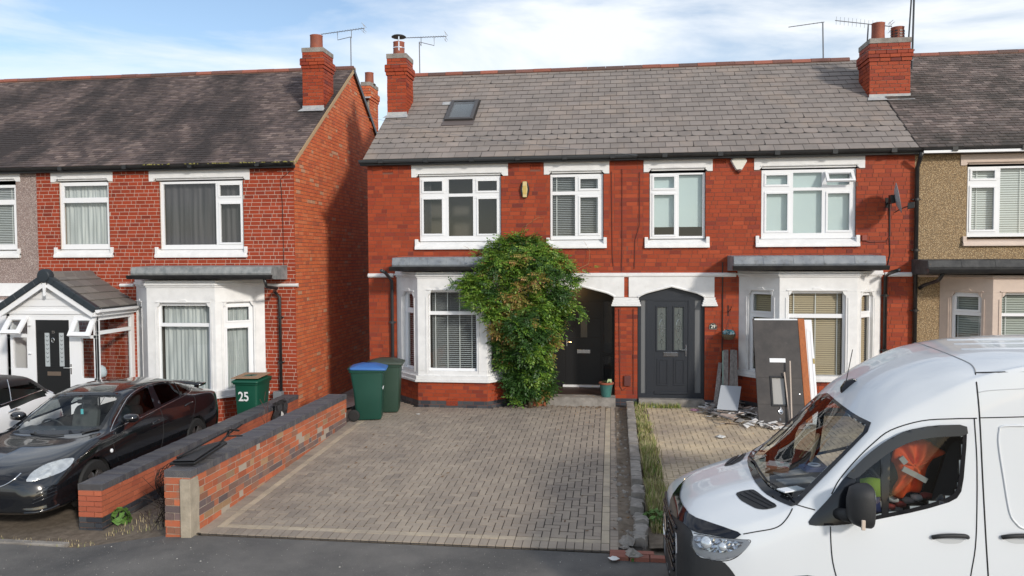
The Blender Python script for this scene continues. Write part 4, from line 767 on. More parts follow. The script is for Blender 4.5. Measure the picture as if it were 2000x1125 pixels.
def kerbline():
    k = thing('kerb', 'grey concrete kerb between footway and road', 'kerb'); k['kind'] = 'structure'; me = None
    b = MB(); b.box(Fr((0, 0, 0), (1, 0, 0), (0, 0, 1)), 0, .9, -.35, 0, 0, .14); me = b.mesh('kerb_stone', M['conc'])
    for i in range(44): x = -20+i*.91; inst('kerb_stone', me, k, (x, -11.6, zg(x, -11.5)+.012))
kerbline()
tag(sheet('road', [-60, -20]+lin(-14, -5, .3)+lin(-4.9, 14, 1)+[20, 60], [-22, -18, -14.0, -11.72], lambda x, y: zp(x)-.14, M['tarmac']), 'tarmac road in front of the footway', None)
# passage between the houses
tag(sheet('passage', lin(-6.9, -5.27, .3), lin(-.2, 9, .8), lambda x, y: zg(x, y)+.02, M['conc']), None, None)
# ------------------------------------------------------------------ driveways of block paving
def paving(name, poly_test, x0, x1, y0, y1, m, joint, unit=.1, off=(0, 0), extra=None, edge=None, limit=300):
    d = sheet(name, lin(x0, x1, .4), lin(y0, y1, .4), lambda x, y: zg(x, y)+.012, joint); P = Pieces(); rr = random.Random(5)
    fr0 = lambda x, y: Fr((x, y, zg(x, y)+.022), (1, 0, 0), (0, 1, (zg(x, y+.1)-zg(x, y-.1))/.2))
    nx, ny = int((x1-x0)/unit)+2, int((y1-y0)/unit)+2; e = .006
    for i in range(nx):
        for j in range(ny):
            s = (i-j) % 4; IN = lambda p, q: x0-.001 <= x0+p*unit and x0+(p+1)*unit <= x1+.005 and y0+(q+1)*unit <= y1+.005 and p >= 0 and q >= 0 and poly_test(x0+(p+.5)*unit, y0+(q+.5)*unit)
            if not IN(i, j): continue
            mate = {0: (i+1, j), 1: (i-1, j), 3: (i, j+1), 2: (i, j-1)}[s]; has = IN(*mate)
            if s in (1, 2) and has: continue
            w, h = (1, 1) if not has else ((2, 1) if s == 0 else (1, 2)); a, b = x0+i*unit, y0+j*unit
            f = fr0(a, b); z = rr.uniform(-.004, .003); mm = m[0] if rr.random() > .0 else m[0]
            c = .006; W_, H_ = w*unit-e, h*unit-e
            P.add(f, [(e, e+c), (e+c, e), (W_-c, e), (W_, e+c), (W_, H_-c), (W_-c, H_), (e+c, H_), (e, H_-c)], -.03, z, mm)
    if extra:
        for (ax, ay, ux, uy, w, h, n, mm) in extra:      # a run of n blocks starting at a, running along u, each w long, h wide
            for k in range(n):
                q = (ax+ux*w*k, ay+uy*w*k)
                if not (poly_test(q[0]+ux*w/2-uy*h/2, q[1]+uy*w/2+ux*h/2, True)): continue
                z0 = zg(*q)+.022; f = Fr((q[0], q[1], z0), (ux, uy, (zg(q[0]+ux*.1, q[1]+uy*.1)-zg(*q))/.1), (-uy, ux, (zg(q[0]-uy*.1, q[1]+ux*.1)-zg(*q))/.1)); z = rr.uniform(-.002, .003); P.add(f, [(e, e), (w-e, e), (w-e, h-e), (e, h-e)], -.03, z, mm)
    P.build('paving_block', d, limit=limit, score=lambda q: (q-CAMPOS).length); return d
SX0, SX1, SY0 = -4.72, -.12, -7.32
def inbay(x, y):
    jl, fl, fr_, jr = J27
    if y > -.74 and fl-.15 < x < fr_+.15: return True
    if y > -.74 and jl-.05 < x <= fl and (y > -.74+(fl-x)): return True
    if y > -.74 and fr_ <= x < jr and (y > -.74+(x-fr_)): return True
    return False
t27 = lambda x, y, ex=False: not inbay(x, y) and not (x > F(1095, 780, -.35)[0]-.4 and y > -.33)
bu, pv = M['paverb'], M['paver']
ex = [(SX0, -7.42, 0, 1, .2, .1, 36, bu), (SX1+.1, -7.42, 0, 1, .2, .1, 36, bu), (SX0, SY0-.1, 1, 0, .2, .1, 23, bu),
      (SX0-.1, -7.6, 0, 1, .1, .2, 75, pv), (SX1+.3, -7.5, 0, 1, .1, .2, 74, pv), (SX0-.2, -7.62, 1, 0, .1, .2, 50, pv)]
dw = paving('driveway', t27, SX0, SX1+.0, SY0, -.02, [M['paver']], M['joint'], extra=None, off=(0, 0), limit=180)
dw2 = paving('driveway_border', t27, 0, .0, 0, .0, [M['paver']], M['joint'], limit=120) if False else None
P = Pieces(); rr = random.Random(9); e = .004
for (ax, ay, ux, uy, w, h, n, mm) in ex:
    for k in range(n):
        q = (ax+ux*w*k, ay+uy*w*k); c = (q[0]+ux*w/2-uy*h/2, q[1]+uy*w/2+ux*h/2)
        if inbay(*c) or c[0] < WX or c[1] > -.03 or (c[0] > -1.5 and c[1] > -.33): continue
        z0 = zg(*q)+.022; f = Fr((q[0], q[1], z0), (ux, uy, (zg(q[0]+ux*.1, q[1]+uy*.1)-zg(*q))/.1), (-uy, ux, (zg(q[0]-uy*.1, q[1]+ux*.1)-zg(*q))/.1)); z = rr.uniform(-.004, .003); P.add(f, [(e, e), (w-e, e), (w-e, h-e), (e, h-e)], -.03, z, mm)
db = sheet('driveway_border', [WX-.02, SX0], lin(-7.64, -.2, .5), lambda x, y: zg(x, y)+.011, M['joint']); P.build('paving_block', db, limit=120)
sheet('driveway_edge', [SX1, .34], lin(-7.64, -.05, .5), lambda x, y: zg(x, y)+.011, M['joint']); sheet('driveway_apron', [SX0-.02, SX1+.02], [-7.64, -7.32], lambda x, y: zg(x, y)+.010, M['joint'])
db['label'] = 'grey block border along the brick garden wall'
KX0, KX1 = .27, .42
P = Pieces()
t29 = lambda x, y, ex=False: not (y > -.78 and J29[0]-.1 < x < J29[3]+.1)
paving('sandy_driveway', t29, .70, 6.2, -7.5, -.12, [M['paver29']], M['jointb'], limit=160)
b = MB()
for i in range(6):
    w = .21; x = -.02+i*.22; z = zg(x, -7.75)+.012; bb = MB(); bb.box(Fr((x, -7.74+random.uniform(-.01, .01), z), (1, random.uniform(-.02, .02), 0), (0, 0, 1)), 0, w, -.05, .035, 0, .1); bb.build('edging_brick', M['paverred'], db, bevel=.008)
for i in range(2):
    bb = MB(); bb.box(Fr((-.02+i*.26, -7.63, zg(0, -7.6)+.012), (1, 0, 0), (0, 0, 1)), 0, .23, -.05, .03, 0, .1); bb.build('edging_brick', M['paverred'], db, bevel=.008)
# ------------------------------------------------------------------ garden walls
def gwall(label, xa, xb, y0, y1, ztop, base, rows, m, w=.33, cop=.085, mor='mortard', bl=.225, mats=None, jit=.003, skew=(0, 0)):
    t = thing('garden_wall', label, 'wall'); x0, x1 = xa, xb
    def fx(y): return skew[0]+(skew[1]-skew[0])*(y-y0)/(y1-y0)
    dx = Vector((skew[1]-skew[0], y1-y0, 0)); fr_r = Fr((xb+skew[0], y0, 0), dx, (0, 0, 1)); Lw = dx.length; fr_f = Fr((xa+skew[0], y0, 0), (1, 0, 0), (0, 0, 1)); fr_l = Fr((xa+skew[1], y1, 0), -dx, (0, 0, 1))
    MB().prism(Fr((xa+skew[0], y0, 0), dx, (0, 0, 1)), [(.006, base), (Lw, base), (Lw, ztop(1)-.007), (.006, ztop(0)-.007)], .006, w-.006).build('mortar_core', M[mor], t)
    b = t.children[-1]
    P = Pieces(); h = ztop(0)-cop-base; ch = h/rows; tilt = (ztop(1)-ztop(0))/Lw
    f2 = Fr(fr_r.o+Vector((0, 0, base)), fr_r.u+Vector((0, 0, tilt)), (0, 0, 1), fr_r.n); f3 = Fr(fr_l.o+Vector((0, 0, base+ztop(1)-ztop(0))), fr_l.u-Vector((0, 0, tilt)), (0, 0, 1), fr_l.n); f1 = Fr(fr_f.o+Vector((0, 0, base)), fr_f.u, (0, 0, 1), fr_f.n)
    for f, l in ((f2, Lw), (f1, w), (f3, Lw)): bricks(P, f, 0, l, 0, h, m, ch=ch, bl=bl, j=.010, proud=.003, mats=mats, jit=jit, bond='mix' if l > 1 else 'half')
    n = int(Lw/.075); c = MB(); rr = random.Random(4); Pc = Pieces(); fc = Fr((xa+skew[0], y0, ztop(0)-cop), dx+Vector((0, 0, tilt*Lw)), (0, 0, 1), fr_r.n)
    for i in range(n):
        if rr.random() < .004: continue
        a = i*Lw/n; o = rr.uniform(-.004, .004); Pc.add(fc, [(a+.006, 0), (a+Lw/n-.006, 0), (a+Lw/n-.006, cop+o), (a+.006, cop+o)], 0-.008, w+.008+o, M['capblue'])
    P.build('brick', t); Pc.build('coping_brick', t, limit=150); return t
w1 = gwall('neat orange brick garden wall with blue brick base, nearest the black saloon car', -7.015, -6.685, -7.0, -.06, lambda f: .165-.06*f, -.56, 9, M['wallbrick'], mats=lambda i, n: M['blue'] if i < 4 else M['wallbrick'], skew=(.035, -.2), mor='mortarg', jit=.001)
w2 = gwall('worn mixed brick garden wall with a rendered end beside the block paved driveway', WX-.325, WX, -7.72, -2.3, lambda f: .60-.05*f, -.26, 9, M['oldbrick'], mats=lambda i, n: M['olddark'] if i in (3, 4) else M['oldbrick'], jit=.005)
b = MB(); f = Fr((WX, -7.74, 0), (0, 1, 0), (0, 0, 1)); b.prism(f, [(-.01, -.25), (.20, -.22), (.19, .05), (.215, .3), (.18, .5), (-.01, .5)], -.12, .014); b.build('render_patch', mat('old_cement_render', (.42, .36, .28), .9, col2=(.3, .26, .2), ns=7, nd=8, bump=.9, bs=25), w2, bevel=.01)
# crumbling concrete kerb between the driveways
kt = thing('low_wall', 'low crumbling concrete kerb wall between the two driveways', 'wall'); y = -7.45; i = 0
while y < -.35:
    l = random.uniform(.5, .95) if y > -4.4 else random.uniform(.16, .4)
    if y+l > -.35: l = -.35-y
    br = y < -5.6; h = .16 if not br else random.uniform(.06, .17); o = random.uniform(-.03, .03) if br else random.uniform(-.004, .004); z = zg(.3, y); x = KX0-.02*0+o+.03*(y+7.5)/7
    b = MB(); n = 6; rs = []
    for k in range(n+1):
        yy = y+.006+(l-.012)*k/n; j = lambda s: random.uniform(-s, s); s = .018 if br else .004; w = .15
        rs.append([Vector((x+j(s), yy, z-.05)), Vector((x+w+j(s), yy, z-.05)), Vector((x+w+j(s)*1.4, yy, z+h-.01+j(s))), Vector((x+w*.6, yy, z+h+j(s))), Vector((x+j(s)*1.4, yy, z+h-.006+j(s)))])
    b.rings(rs); b.build('kerb_block', M['conc'], kt, bevel=.006); y += l
b = MB()
for i in range(80):
    y = random.uniform(-7.4, -.6); x = .1+random.gauss(0, .06)+(.08 if y < -5 else .1); r = random.uniform(.01, .035)*(1.7 if y < -5.2 and random.random() < .25 else 1); z = zg(x, y)+.02
    b.lathe((x, y, z), [(r*.8, -.02), (r, .0), (r*.7, r*.8), (r*.1, r)], 6, ax=(random.uniform(-.4, .4), random.uniform(-.4, .4), 1))
tag(b.build('rubble', M['conc']), 'broken concrete crumbs along the crumbling kerb wall', 'rubble', kind='stuff')
sheet('gutter_soil', [.08, .31], lin(-7.4, -.4, .3), lambda x, y: zg(x, y)+.033+.008*math.sin(y*9), M['soil'])
sheet('weed_bed', [KX1+.01, .72], lin(-7.5, -.2, .25), lambda x, y: zg(x, y)+.03+.015*math.sin(y*5+x*9), M['soil'])
# ------------------------------------------------------------------ things on the houses
def dish():
    t = thing('satellite_dish', 'grey satellite dish on a bracket high on the wall beside the drainpipe', 'satellite dish')
    x, z = F(1745, 388, -.45); c = Vector((x+.02, -.45, z)); ax = Vector((.95, -.28, .18)).normalized(); r = .30; prof = [(r*k/6, .075*(k/6)**2) for k in range(0, 7)]
    MB().lathe(c-ax*.0, [(max(.004, a), h) for a, h in prof]+[(r-.004, .068), (.004, -.008)], 28, ax=ax, cap=False).build('reflector', mat('grey_dish_paint', (.30, .31, .33), .5), t, smooth=True)
    b = MB(); wx, wz = F(1735, 392); b.tube([(wx, 0, wz-.05), (wx, -.35, wz-.05), (wx, -.42, wz+.02)], .022); b.box(FAC, wx-.06, wx+.06, wz-.14, wz+.06, 0, .012); b.box(Fr(c, (0, 1, 0), (0, 0, 1)), -.07, .07, -.09, .07, -.09, -.01); b.build('wall_bracket', M['black'], t)
    e = Vector((*F(1776, 402, -.62)[:1], -.62, F(1776, 402, -.62)[1])); b = MB(); b.tube([c-Vector((0, 0, .27)), c+Vector((.1, -.06, -.2)), e], .011, 6); b.build('feed_arm', M['black'], t)
    MB().box(Fr(e, (1, -.3, .2), (0, 0, 1)), -.03, .09, -.06, .06, -.03, .03).build('receiver', M['gut'], t, bevel=.01)
dish()
t = thing('alarm_box', 'cream elongated alarm box with black edges between the upper windows', 'alarm box'); u = frect(FAC, 1016, 354, 1034, 386, .06); cx, cz, w, h = (u[0]+u[1])/2, (u[2]+u[3])/2, (u[1]-u[0])/2, (u[3]-u[2])/2
sh = lambda k: [(cx+w*k*a, cz+h*k*c) for a, c in ((-.45, 1), (.45, 1), (.8, .55), (1, 0), (.8, -.55), (.45, -1), (-.45, -1), (-.8, -.55), (-1, 0), (-.8, .55))]
MB().prism(FAC, sh(1), 0, .06).build('back_plate', M['black'], t, bevel=.008); MB().prism(FAC, [(a if abs(a-cx) < w*.5 else cx+(a-cx)*.62, c) for a, c in sh(.97)], .061, .085).build('cover', mat('yellowed_plastic', (.62, .5, .25), .45), t, bevel=.01)
MB().box(FAC, cx-w*.4, cx+w*.4, cz-h*.6, cz+h*.45, .086, .09).build('lens', mat('amber_plastic', (.55, .4, .12), .3), t, bevel=.002)
t = thing('alarm_box', 'white hexagonal alarm box under the gutter of the house with open window', 'alarm box'); u = frect(FAC, 1427, 308, 1460, 332, .06); cx, cz, w, h = (u[0]+u[1])/2, (u[2]+u[3])/2, (u[1]-u[0])/2, (u[3]-u[2])/2
P_ = lambda k: [(cx+w*k*a, cz+h*k*c) for a, c in ((-.75, 1), (.75, 1), (1, .55), (.35, -1), (-.35, -1), (-1, .55))]
MB().prism(FAC, P_(1), 0, .05).build('back_plate', M['upvc'], t, bevel=.008); MB().prism(FAC, P_(.93), .051, .08).build('cover', mat('warm_white_plastic', (.72, .70, .62), .4), t, bevel=.012)
MB().lathe(FAC.p(cx, cz-h*1.05, .04), [(.05, 0), (.05, .02), (.03, .05), (.01, .05)], 12, ax=(0, 0, -1)).build('beacon', M['redcable'], t)
# plaque 29
t = thing('house_sign', 'small black arched plaque with the number 29 by the dark grey door', 'house sign'); u = frect(FAC, 1385, 631, 1400, 643, .01); w = u[1]-u[0]; h = u[3]-u[2]
MB().prism(FAC, [(u[0], u[2]), (u[1], u[2]), (u[1], u[2]+h*.6), (u[1]-w*.2, u[3]-h*.08), ((u[0]+u[1])/2, u[3]), (u[0]+w*.2, u[3]-h*.08), (u[0], u[2]+h*.6)], .006, .02).build('plate', M['black'], t)
M['ivory'] = mat('ivory_paint', (.75, .72, .62), .5)
text('29', h*.75, FAC, (u[0]+u[1])/2, u[2]+h*.42, .022, M['ivory'], 'number', t)
b = MB(); b.tube([FAC.p(a, c, .02) for a, c in [(u[0]+.004, u[2]+.004), (u[1]-.004, u[2]+.004), (u[1]-.004, u[2]+h*.6), ((u[0]+u[1])/2, u[3]-.004), (u[0]+.004, u[2]+h*.6), (u[0]+.004, u[2]+.004)]], .0025, 4); b.build('border', M['ivory'], t)
# hanging basket
t = thing('hanging_basket', 'wicker hanging basket with turquoise flowers on the wall near the bay', 'hanging basket'); x, z = F(1423, 652, -.16); xb, zb = F(1422, 600); c = Vector((x, -.18, z))
MB().lathe(c, [(.03, -.12), (.09, -.105), (.13, -.05), (.145, 0), (.13, 0), (.02, -.03)], 16).build('basket', mat('brown_wicker', (.13, .09, .05), .9, bump=.9, bs=80, col2=(.2, .15, .09), ns=50), t)
b = MB(); 
for a in (0, 2.1, 4.2): b.tube([c+Vector((.14*math.cos(a), .14*math.sin(a), 0)), c+Vector((0, 0, .3))], .003, 4)
b.build('chain', M['black'], t); b = MB(); b.box(FAC, xb-.012, xb+.012, zb-.18, zb+.04, 0, .012); b.tube([(xb, -.01, zb-.1), (xb+.02, -.1, zb-.06), (xb+.03, -.2, zb-.01), (xb+.03, -.22, zb+.02), (xb+.03, -.19, zb+.03)], .008); b.tube([c+Vector((0, 0, .3)), (xb+.03, -.2, zb-.01)], .003, 4); b.build('bracket', M['black'], t)
def petals(name, c, r, n, m, par, size=.035, flat=.7):
    b = MB()
    for i in range(n):
        d = Vector((random.gauss(0, 1), random.gauss(0, 1), random.gauss(0, 1))).normalized(); p = Vector(c)+Vector((d.x*r, d.y*r, abs(d.z)*r*flat)); a = d.orthogonal().normalized(); e = d.cross(a); w = random.uniform(0, 6.28); a, e = a*math.cos(w)+e*math.sin(w), e*math.cos(w)-a*math.sin(w); s = size*random.uniform(.6, 1.2)
        b.quad(p-a*s, p+e*s*.6+d*s*.3, p+a*s, p-e*s*.6-d*.1*s)
    return b.build(name, m, par, fix=False)
petals('flower', c, .12, 130, mat('turquoise_petal', (.03, .25, .33), .6, isl=.5, palette=[(2, (.03, .25, .33)), (1, (.05, .12, .16)), (1, (.5, .6, .62))]), t)
# aerials
M['mast'] = mat('galvanised_mast', (.16, .17, .19), .5)
def aerial(label, base, mast_top, boom, n, size=.10, up=0, Y=2.5, refl=True, brace=True):
    t = thing('tv_aerial', label, 'aerial', 'television aerials above the ridge')
    p = lambda q, d=0: Vector((F(q[0], q[1], Y+d)[0], Y+d, F(q[0], q[1], Y+d)[1]))
    a, c = p(base), p(mast_top); MB().tube([a, c], .016, 6).build('mast', M['mast'], t)
    s, e = p(boom[0]), p(boom[1]); b = MB(); b.tube([s, e], .010, 5); d = (e-s)
    if brace:
        m1, m2 = s+d*.38, s+d*.70; k = (c-(m1+m2)/2).length*.9; b.tube([m1, m1-Vector((0, 0, k)), c, m2-Vector((0, 0, k)), m2], .010, 5)
    b.build('boom', M['mast'], t); b = MB(); ax = Vector((.15, 1, 0)).normalized() if not up else Vector((.1, .2, 1)).normalized()
    for i in range(n): q = s+d*(i+.3)/n; l = size*(.5+.5*i/n) if not up else size; b.tube([q-ax*l, q+ax*l], .004, 4)
    b.build('element', M['mast'], t, kind='stuff')
    if refl:
        b = MB(); q = e
        for zz in (-.1, -.06, .06, .1): b.tube([q+Vector((.05-abs(zz)*.8, -.16, zz)), q+Vector((.05-abs(zz)*.8, .16, zz))], .005, 4)
        b.tube([q+Vector((-.04, 0, -.11)), q, q+Vector((-.04, 0, .11))], .006, 4); b.build('reflector', mat('pale_aerial_metal', (.5, .5, .5), .4), t)
    return t
aerial('television aerial on a mast behind the tall chimney of the orange gable', (686, 145), (685, 72), ((627, 67), (712, 55)), 16, Y=4.2)
aerial('television aerial beside the cowled chimney pot, boom level', (820, 148), (819, 82), ((792, 74), (872, 71)), 16, Y=3.9)
aerial('short television aerial with bare boom, standing alone above the slate ridge', (1608, 120), (1607, 43), ((1540, 53), (1610, 43)), 9, size=.06, Y=3.7, brace=False, refl=False)
aerial('long many-toothed television aerial behind the pots of the wide chimney', (1694, 80), (1696, 48), ((1631, 40), (1742, 52)), 14, size=.10, up=1, Y=2.4, brace=False)
t = thing('aerial_pole', 'pair of tall dark poles strapped beside the wide chimney', 'pole'); p = lambda q, Y: Vector((F(q[0], q[1], Y)[0], Y, F(q[0], q[1], Y)[1]))
b = MB(); b.tube([p((1781, 135), 1.9), p((1787, -60), 1.9)], .022, 8); b.build('pole', M['gutg'], t); b = MB(); b.tube([p((1775, 72), 2.0), p((1784, -60), 2.0)], .018, 8); b.build('pole', M['gutg'], t); b = MB(); b.box(Fr(p((1781, 118), 1.9), (1, 0, 0), (0, 0, 1)), -.12, .03, -.015, .015, -.02, .03); b.box(Fr(p((1783, 98), 1.9), (1, 0, 0), (0, 0, 1)), -.12, .03, -.015, .015, -.02, .03); b.build('bracket', M['mast'], t)
# overhead telephone wires
t = thing('telephone_wire', 'thin drooping telephone wire crossing the slate roof', 'wire'); b = MB(); b.tube([p((1245, 303), -.3), p((1000, 278), .2), p((880, 262), .5), p((700, 225), 1.0)], .004, 4); b.build('wire', M['mast'], t)
# ------------------------------------------------------------------ bins
def bin_(label, cx, cy, ang, m, lid, scale=1, cat='wheelie bin', group='wheeled bins', lidang=0):
    """ang: direction the front faces"""
    t = thing('wheelie_bin', label, cat, group); z = zg(cx, cy)+.02; f = Vector((math.cos(ang), math.sin(ang), 0)); s = Vector((-f.y, f.x, 0)); U = Vector((0, 0, 1)); o = Vector((cx, cy, z))
    def ring(fd, bk, w, h, r=.05, n=4):
        out = []
        for sx, sy, a0 in ((1, 1, 0), (-1, 1, 1), (-1, -1, 2), (1, -1, 3)):
            px = (fd if sx > 0 else -bk)-sx*r; py = sy*(w-r)
            for i in range(n): a = R(90)*(a0+i/(n-1)); out.append(o+f*(px+math.cos(a)*r)+s*(py+math.sin(a)*r)+U*h)
        return out
    b = MB(); b.rings([ring(.25, .22, .215, .02), ring(.26, .23, .225, .06), ring(.285, .27, .235, .55), ring(.30, .33, .25, .93), ring(.335, .35, .275, .935), ring(.34, .355, .28, .985), ring(.31, .33, .25, .985), ring(.30, .32, .24, .9)], cap=True); b.build('body', m, t, smooth=False, bevel=0)
    t.children[-1].data.polygons.foreach_set('use_smooth', [True]*len(t.children[-1].data.polygons)); mo = t.children[-1].modifiers.new('e', 'EDGE_SPLIT'); mo.split_angle = R(38)
    # lid
    b = MB(); L0 = o+U*.99
    def lring(k, h, d=.0): 
        out = []
        for q in ring(.36*k+.0, .33*k, .29*k, 0, r=.05): q = q-o; a = (q.dot(f)+.33)/.69; out.append(L0+f*q.dot(f)+s*q.dot(s)+U*(h+a*-.02+d*math.sin(max(0, min(1, a))*math.pi)))
        return out
    b.rings([lring(1, 0), lring(1.015, .015), lring(1.0, .035), lring(.86, .045, .03), lring(.5, .05, .06), lring(.1, .05, .065)]); b.build('lid', lid, t, smooth=True)
    b = MB(); b.tube([L0-f*.36+s*a+U*.01 for a in (-.22, -.1, .1, .22)], .016, 8); b.build('handle', m, t, smooth=True)
    b = MB(); b.tube([o-f*.26+s*a+U*.11 for a in (-.25, .25)], .014, 6); b.build('axle', M['black'], t)
    for a in (-.26, .26): MB().lathe(o-f*.26+s*(a-.025)+U*.11, [(.02, 0), (.085, 0), (.11, .008), (.115, .02), (.115, .035), (.108, .045), (.08, .05), (.03, .05)], 24, ax=s).build('wheel', M['rubber'], t)
    return t, o, f, s
M['rubber'] = mat('black_rubber', (.014, .014, .014), .75, bump=.2)
gr = mat('dark_green_bin', (.006, .052, .036), .42, bump=.15, bs=150, col2=(.008, .06, .042), ns=2); gr2 = mat('faded_green_bin', (.02, .052, .035), .5, bump=.15, bs=150); olive = mat('olive_bin_lid', (.045, .06, .045), .5); bluel = mat('blue_bin_lid', (.04, .14, .40), .5); grn2 = mat('bright_green_bin', (.006, .075, .045), .45, bump=.1, bs=150)
bx, by = G(722, 824, -.02)
_, o, f, s = bin_('green wheelie bin with a blue lid in front of the olive-lidded bin', bx-.10, by+.27, R(12), gr, bluel)
b = MB(); 
q = o+Vector((.285, -.05, .62)); b.tube([q+Vector((.03, a, z)) for a, z in ((-.10, .02), (-.06, -.01), (0, .03), (-.04, -.02), (-.09, -.01))], .008, 4); b.build('sticker', M['upvc'], _)
bin_('faded green wheelie bin with an olive lid between the blue-lidded bin and the house', bx+.06, by+.92, R(10), gr2, olive)
bx, by = -8.02, -1.42; xx, zz_ = F(482, 770, -1.5)
t, o, f, s = bin_('green wheelie bin numbered 25 with flattened brown cardboard on its lid', xx-.05, -1.15, R(-90), grn2, grn2)
fb = Fr(o+f*.30+Vector((0, 0, .66)), s*1.0, (0, 0, 1), f) if False else Fr(o+f*.296+Vector((0, 0, .66)), (1, 0, 0), (-f.x*.08, -f.y*.08, 1), f)
text('25', .27, Fr(fb.o, (1, 0, 0), (0, -.1, 1), (0, -1, -.1)), -.04, .02, .012, M['upvc'], 'number', t, ext=.002, font_scale=.85)
MB().box(Fr(o+Vector((0, 0, 1.07)), (1, 0, .02), (0, 1, .04)), -.3, .29, -.33, .3, 0, .014).build('x', None).name = 'cardboard'
cb = bpy.data.objects['cardboard']; cb.data.materials.append(mat('brown_cardboard', (.33, .2, .12), .85, bump=.2, bs=20)) if not cb.data.materials else cb.data.materials.__setitem__(0, mat('brown_cardboard', (.33, .2, .12), .85)); tag(cb, 'flattened brown cardboard lying on the lid of the bin numbered 25', 'cardboard'); md = cb.modifiers.new('b', 'BEVEL'); md.width = .004
# ------------------------------------------------------------------ pots
x, y = G(1184, 774, .1); x2, z2 = F(1184, 773, -.16)
t = thing('plant_pot', 'teal plant pot with terracotta rim on the porch step', 'plant pot'); zb_ = F(1150, 777, -.3)[1]; c = Vector((F(1184, 770, -.14)[0], -.14, zb_+.002))
MB().lathe(c, [(.095, 0), (.10, .02), (.135, .26), (.14, .27), (.12, .27), (.11, .22), (.02, .22)], 24).build('pot', mat('teal_glaze', (.05, .17, .15), .45, col2=(.04, .13, .12), ns=9), t, smooth=False)
MB().lathe(c+Vector((0, 0, .262)), [(.135, 0), (.155, .005), (.158, .035), (.145, .045), (.125, .045), (.12, 0)], 24, cap=False).build('rim', M['pot'], t)
MB().lathe(c+Vector((0, 0, .24)), [(.125, 0), (.125, .01)], 20).build('compost', M['soil'], t); petals('leaf', c+Vector((0, 0, .27)), .10, 40, mat('dark_pot_leaf', (.03, .05, .015), .6, isl=.3), t)
b = MB(); q = c+Vector((.06, -.03, .30)); b.prism(Fr(q, (1, 0, .4), (-.3, 0, 1)), [(-.05, -.03), (.05, -.04), (.07, .05), (.0, .08), (-.04, .03)], 0, .004); b.build('plant_label', mat('pale_green_tag', (.45, .55, .3), .6), t)
t = thing('trough', 'small terracotta trough at the foot of the climbing plant', 'plant trough'); cx, cy = G(1050, 795, .0); cy += .1
b = MB(); rc = lambda w, d, h: [Vector((cx+a*w, cy+c_*d, h)) for a, c_ in ((-1, -1), (1, -1), (1, 1), (-1, 1))]; b.rings([rc(.17, .08, .02), rc(.2, .1, .15), rc(.215, .112, .15), rc(.215, .112, .185), rc(.19, .09, .185), rc(.17, .07, .10)]); b.build('pot', mat('orange_terracotta', (.38, .13, .06), .7), t, bevel=.006)
# ------------------------------------------------------------------ doors and boards by number 29
def lean(label, name, cat, bl, brx, topL, Ytop, w, h, m, th=.045, n_extra=None):
    pass
P0 = Vector((*G(1482, 828, .02), .02)); T0 = Vector((F(1470, 622, -.86)[0], -.86, F(1470, 622, -.86)[1])); vv = (T0-P0); H_ = vv.length; uu = Vector((1, -.03, 0.0)); uu = (uu-vv.normalized()*uu.dot(vv.normalized())).normalized()
DF = Fr(P0, uu, vv); DW = DF.px(1562, 700)[0]-DF.px(1473, 700)[0]; DH = H_
t = thing('old_door', 'scuffed dark brown old door standing upside down against the bay window', 'door')
lbx = frect(DF, 1503, 700, 1534, 708); gp = frect(DF, 1509, 738, 1533, 790); b = MB(); slab(b, DF, 0, DW, 0, DH, [gp], -.044, 0); d_ = b.build('leaf', M['grime'], t, bevel=.004)
MB().quad(*[DF.p(x, y, -.02) for x, y in ((gp[0]-.005, gp[2]-.005), (gp[1]+.005, gp[2]-.005), (gp[1]+.005, gp[3]+.005), (gp[0]-.005, gp[3]+.005))]).build('pane', mat('obscure_pale_glass', (.36, .35, .33), .3), t)
b = MB(); slab(b, DF, gp[0]-.035, gp[1]+.035, gp[2]-.035, gp[3]+.035, [gp], .001, .016); b.build('glazing_bead', M['doorblk'], t, bevel=.003)
MB().box(DF, *lbx, .001, .008).build('letterbox', mat('white_enamel', (.85, .86, .88), .35), t, bevel=.003); MB().box(DF, .03, DW-.005, DH-.035, DH-.005, .001, .01).build('top_strip', mat('white_strip', (.7, .72, .75), .4), t)
kx, kz = DF.px(1525, 803); b = MB(); b.lathe(DF.p(kx, kz+.06, .004), [(.012, 0), (.014, .01), (.006, .03)], 10, ax=DF.n); b.tube([DF.p(kx+.035*math.sin(a)*(1 if math.cos(a) < .5 else .6), kz-.01+.05*math.cos(a), .012) for a in (i*math.pi/8 for i in range(17))], .009, 6); b.prism(DF, [(kx-.02, kz-.02), (kx+.02, kz-.02), (kx+.012, kz+.05), (kx, kz+.085), (kx-.012, kz+.05)], .001, .014); b.build('knocker', M['chrome'], t)
kx, kz = DF.px(1524, 819); MB().box(DF, kx-.013, kx+.013, kz-.025, kz+.02, .001, .008).build('lock', M['mast'], t, bevel=.002)
kx, kz = DF.px(1561, 770); MB().lathe(DF.p(kx, kz, 0), [(.012, 0), (.012, .006), (.004, .008)], 10, ax=DF.n).build('spyhole', M['chrome'], t)
D2 = Fr(DF.p(DW+.012, .05, -.03), DF.u, DF.v+DF.u*-.0, DF.n); t = thing('timber_board', 'orange varnished board standing edgewise behind the dark old door', 'board')
MB().box(D2, 0, .12, 0, DH-.04, -.03, .0).build('plank', M['orangewood'], t, bevel=.004)
t = thing('old_door', 'old white panelled door with a brass lock behind the dark old door', 'door'); D3 = Fr(DF.p(.30, .03, -.10), DF.u, DF.v+DF.u*.01, DF.n); w3 = DW-.30+.13+.13
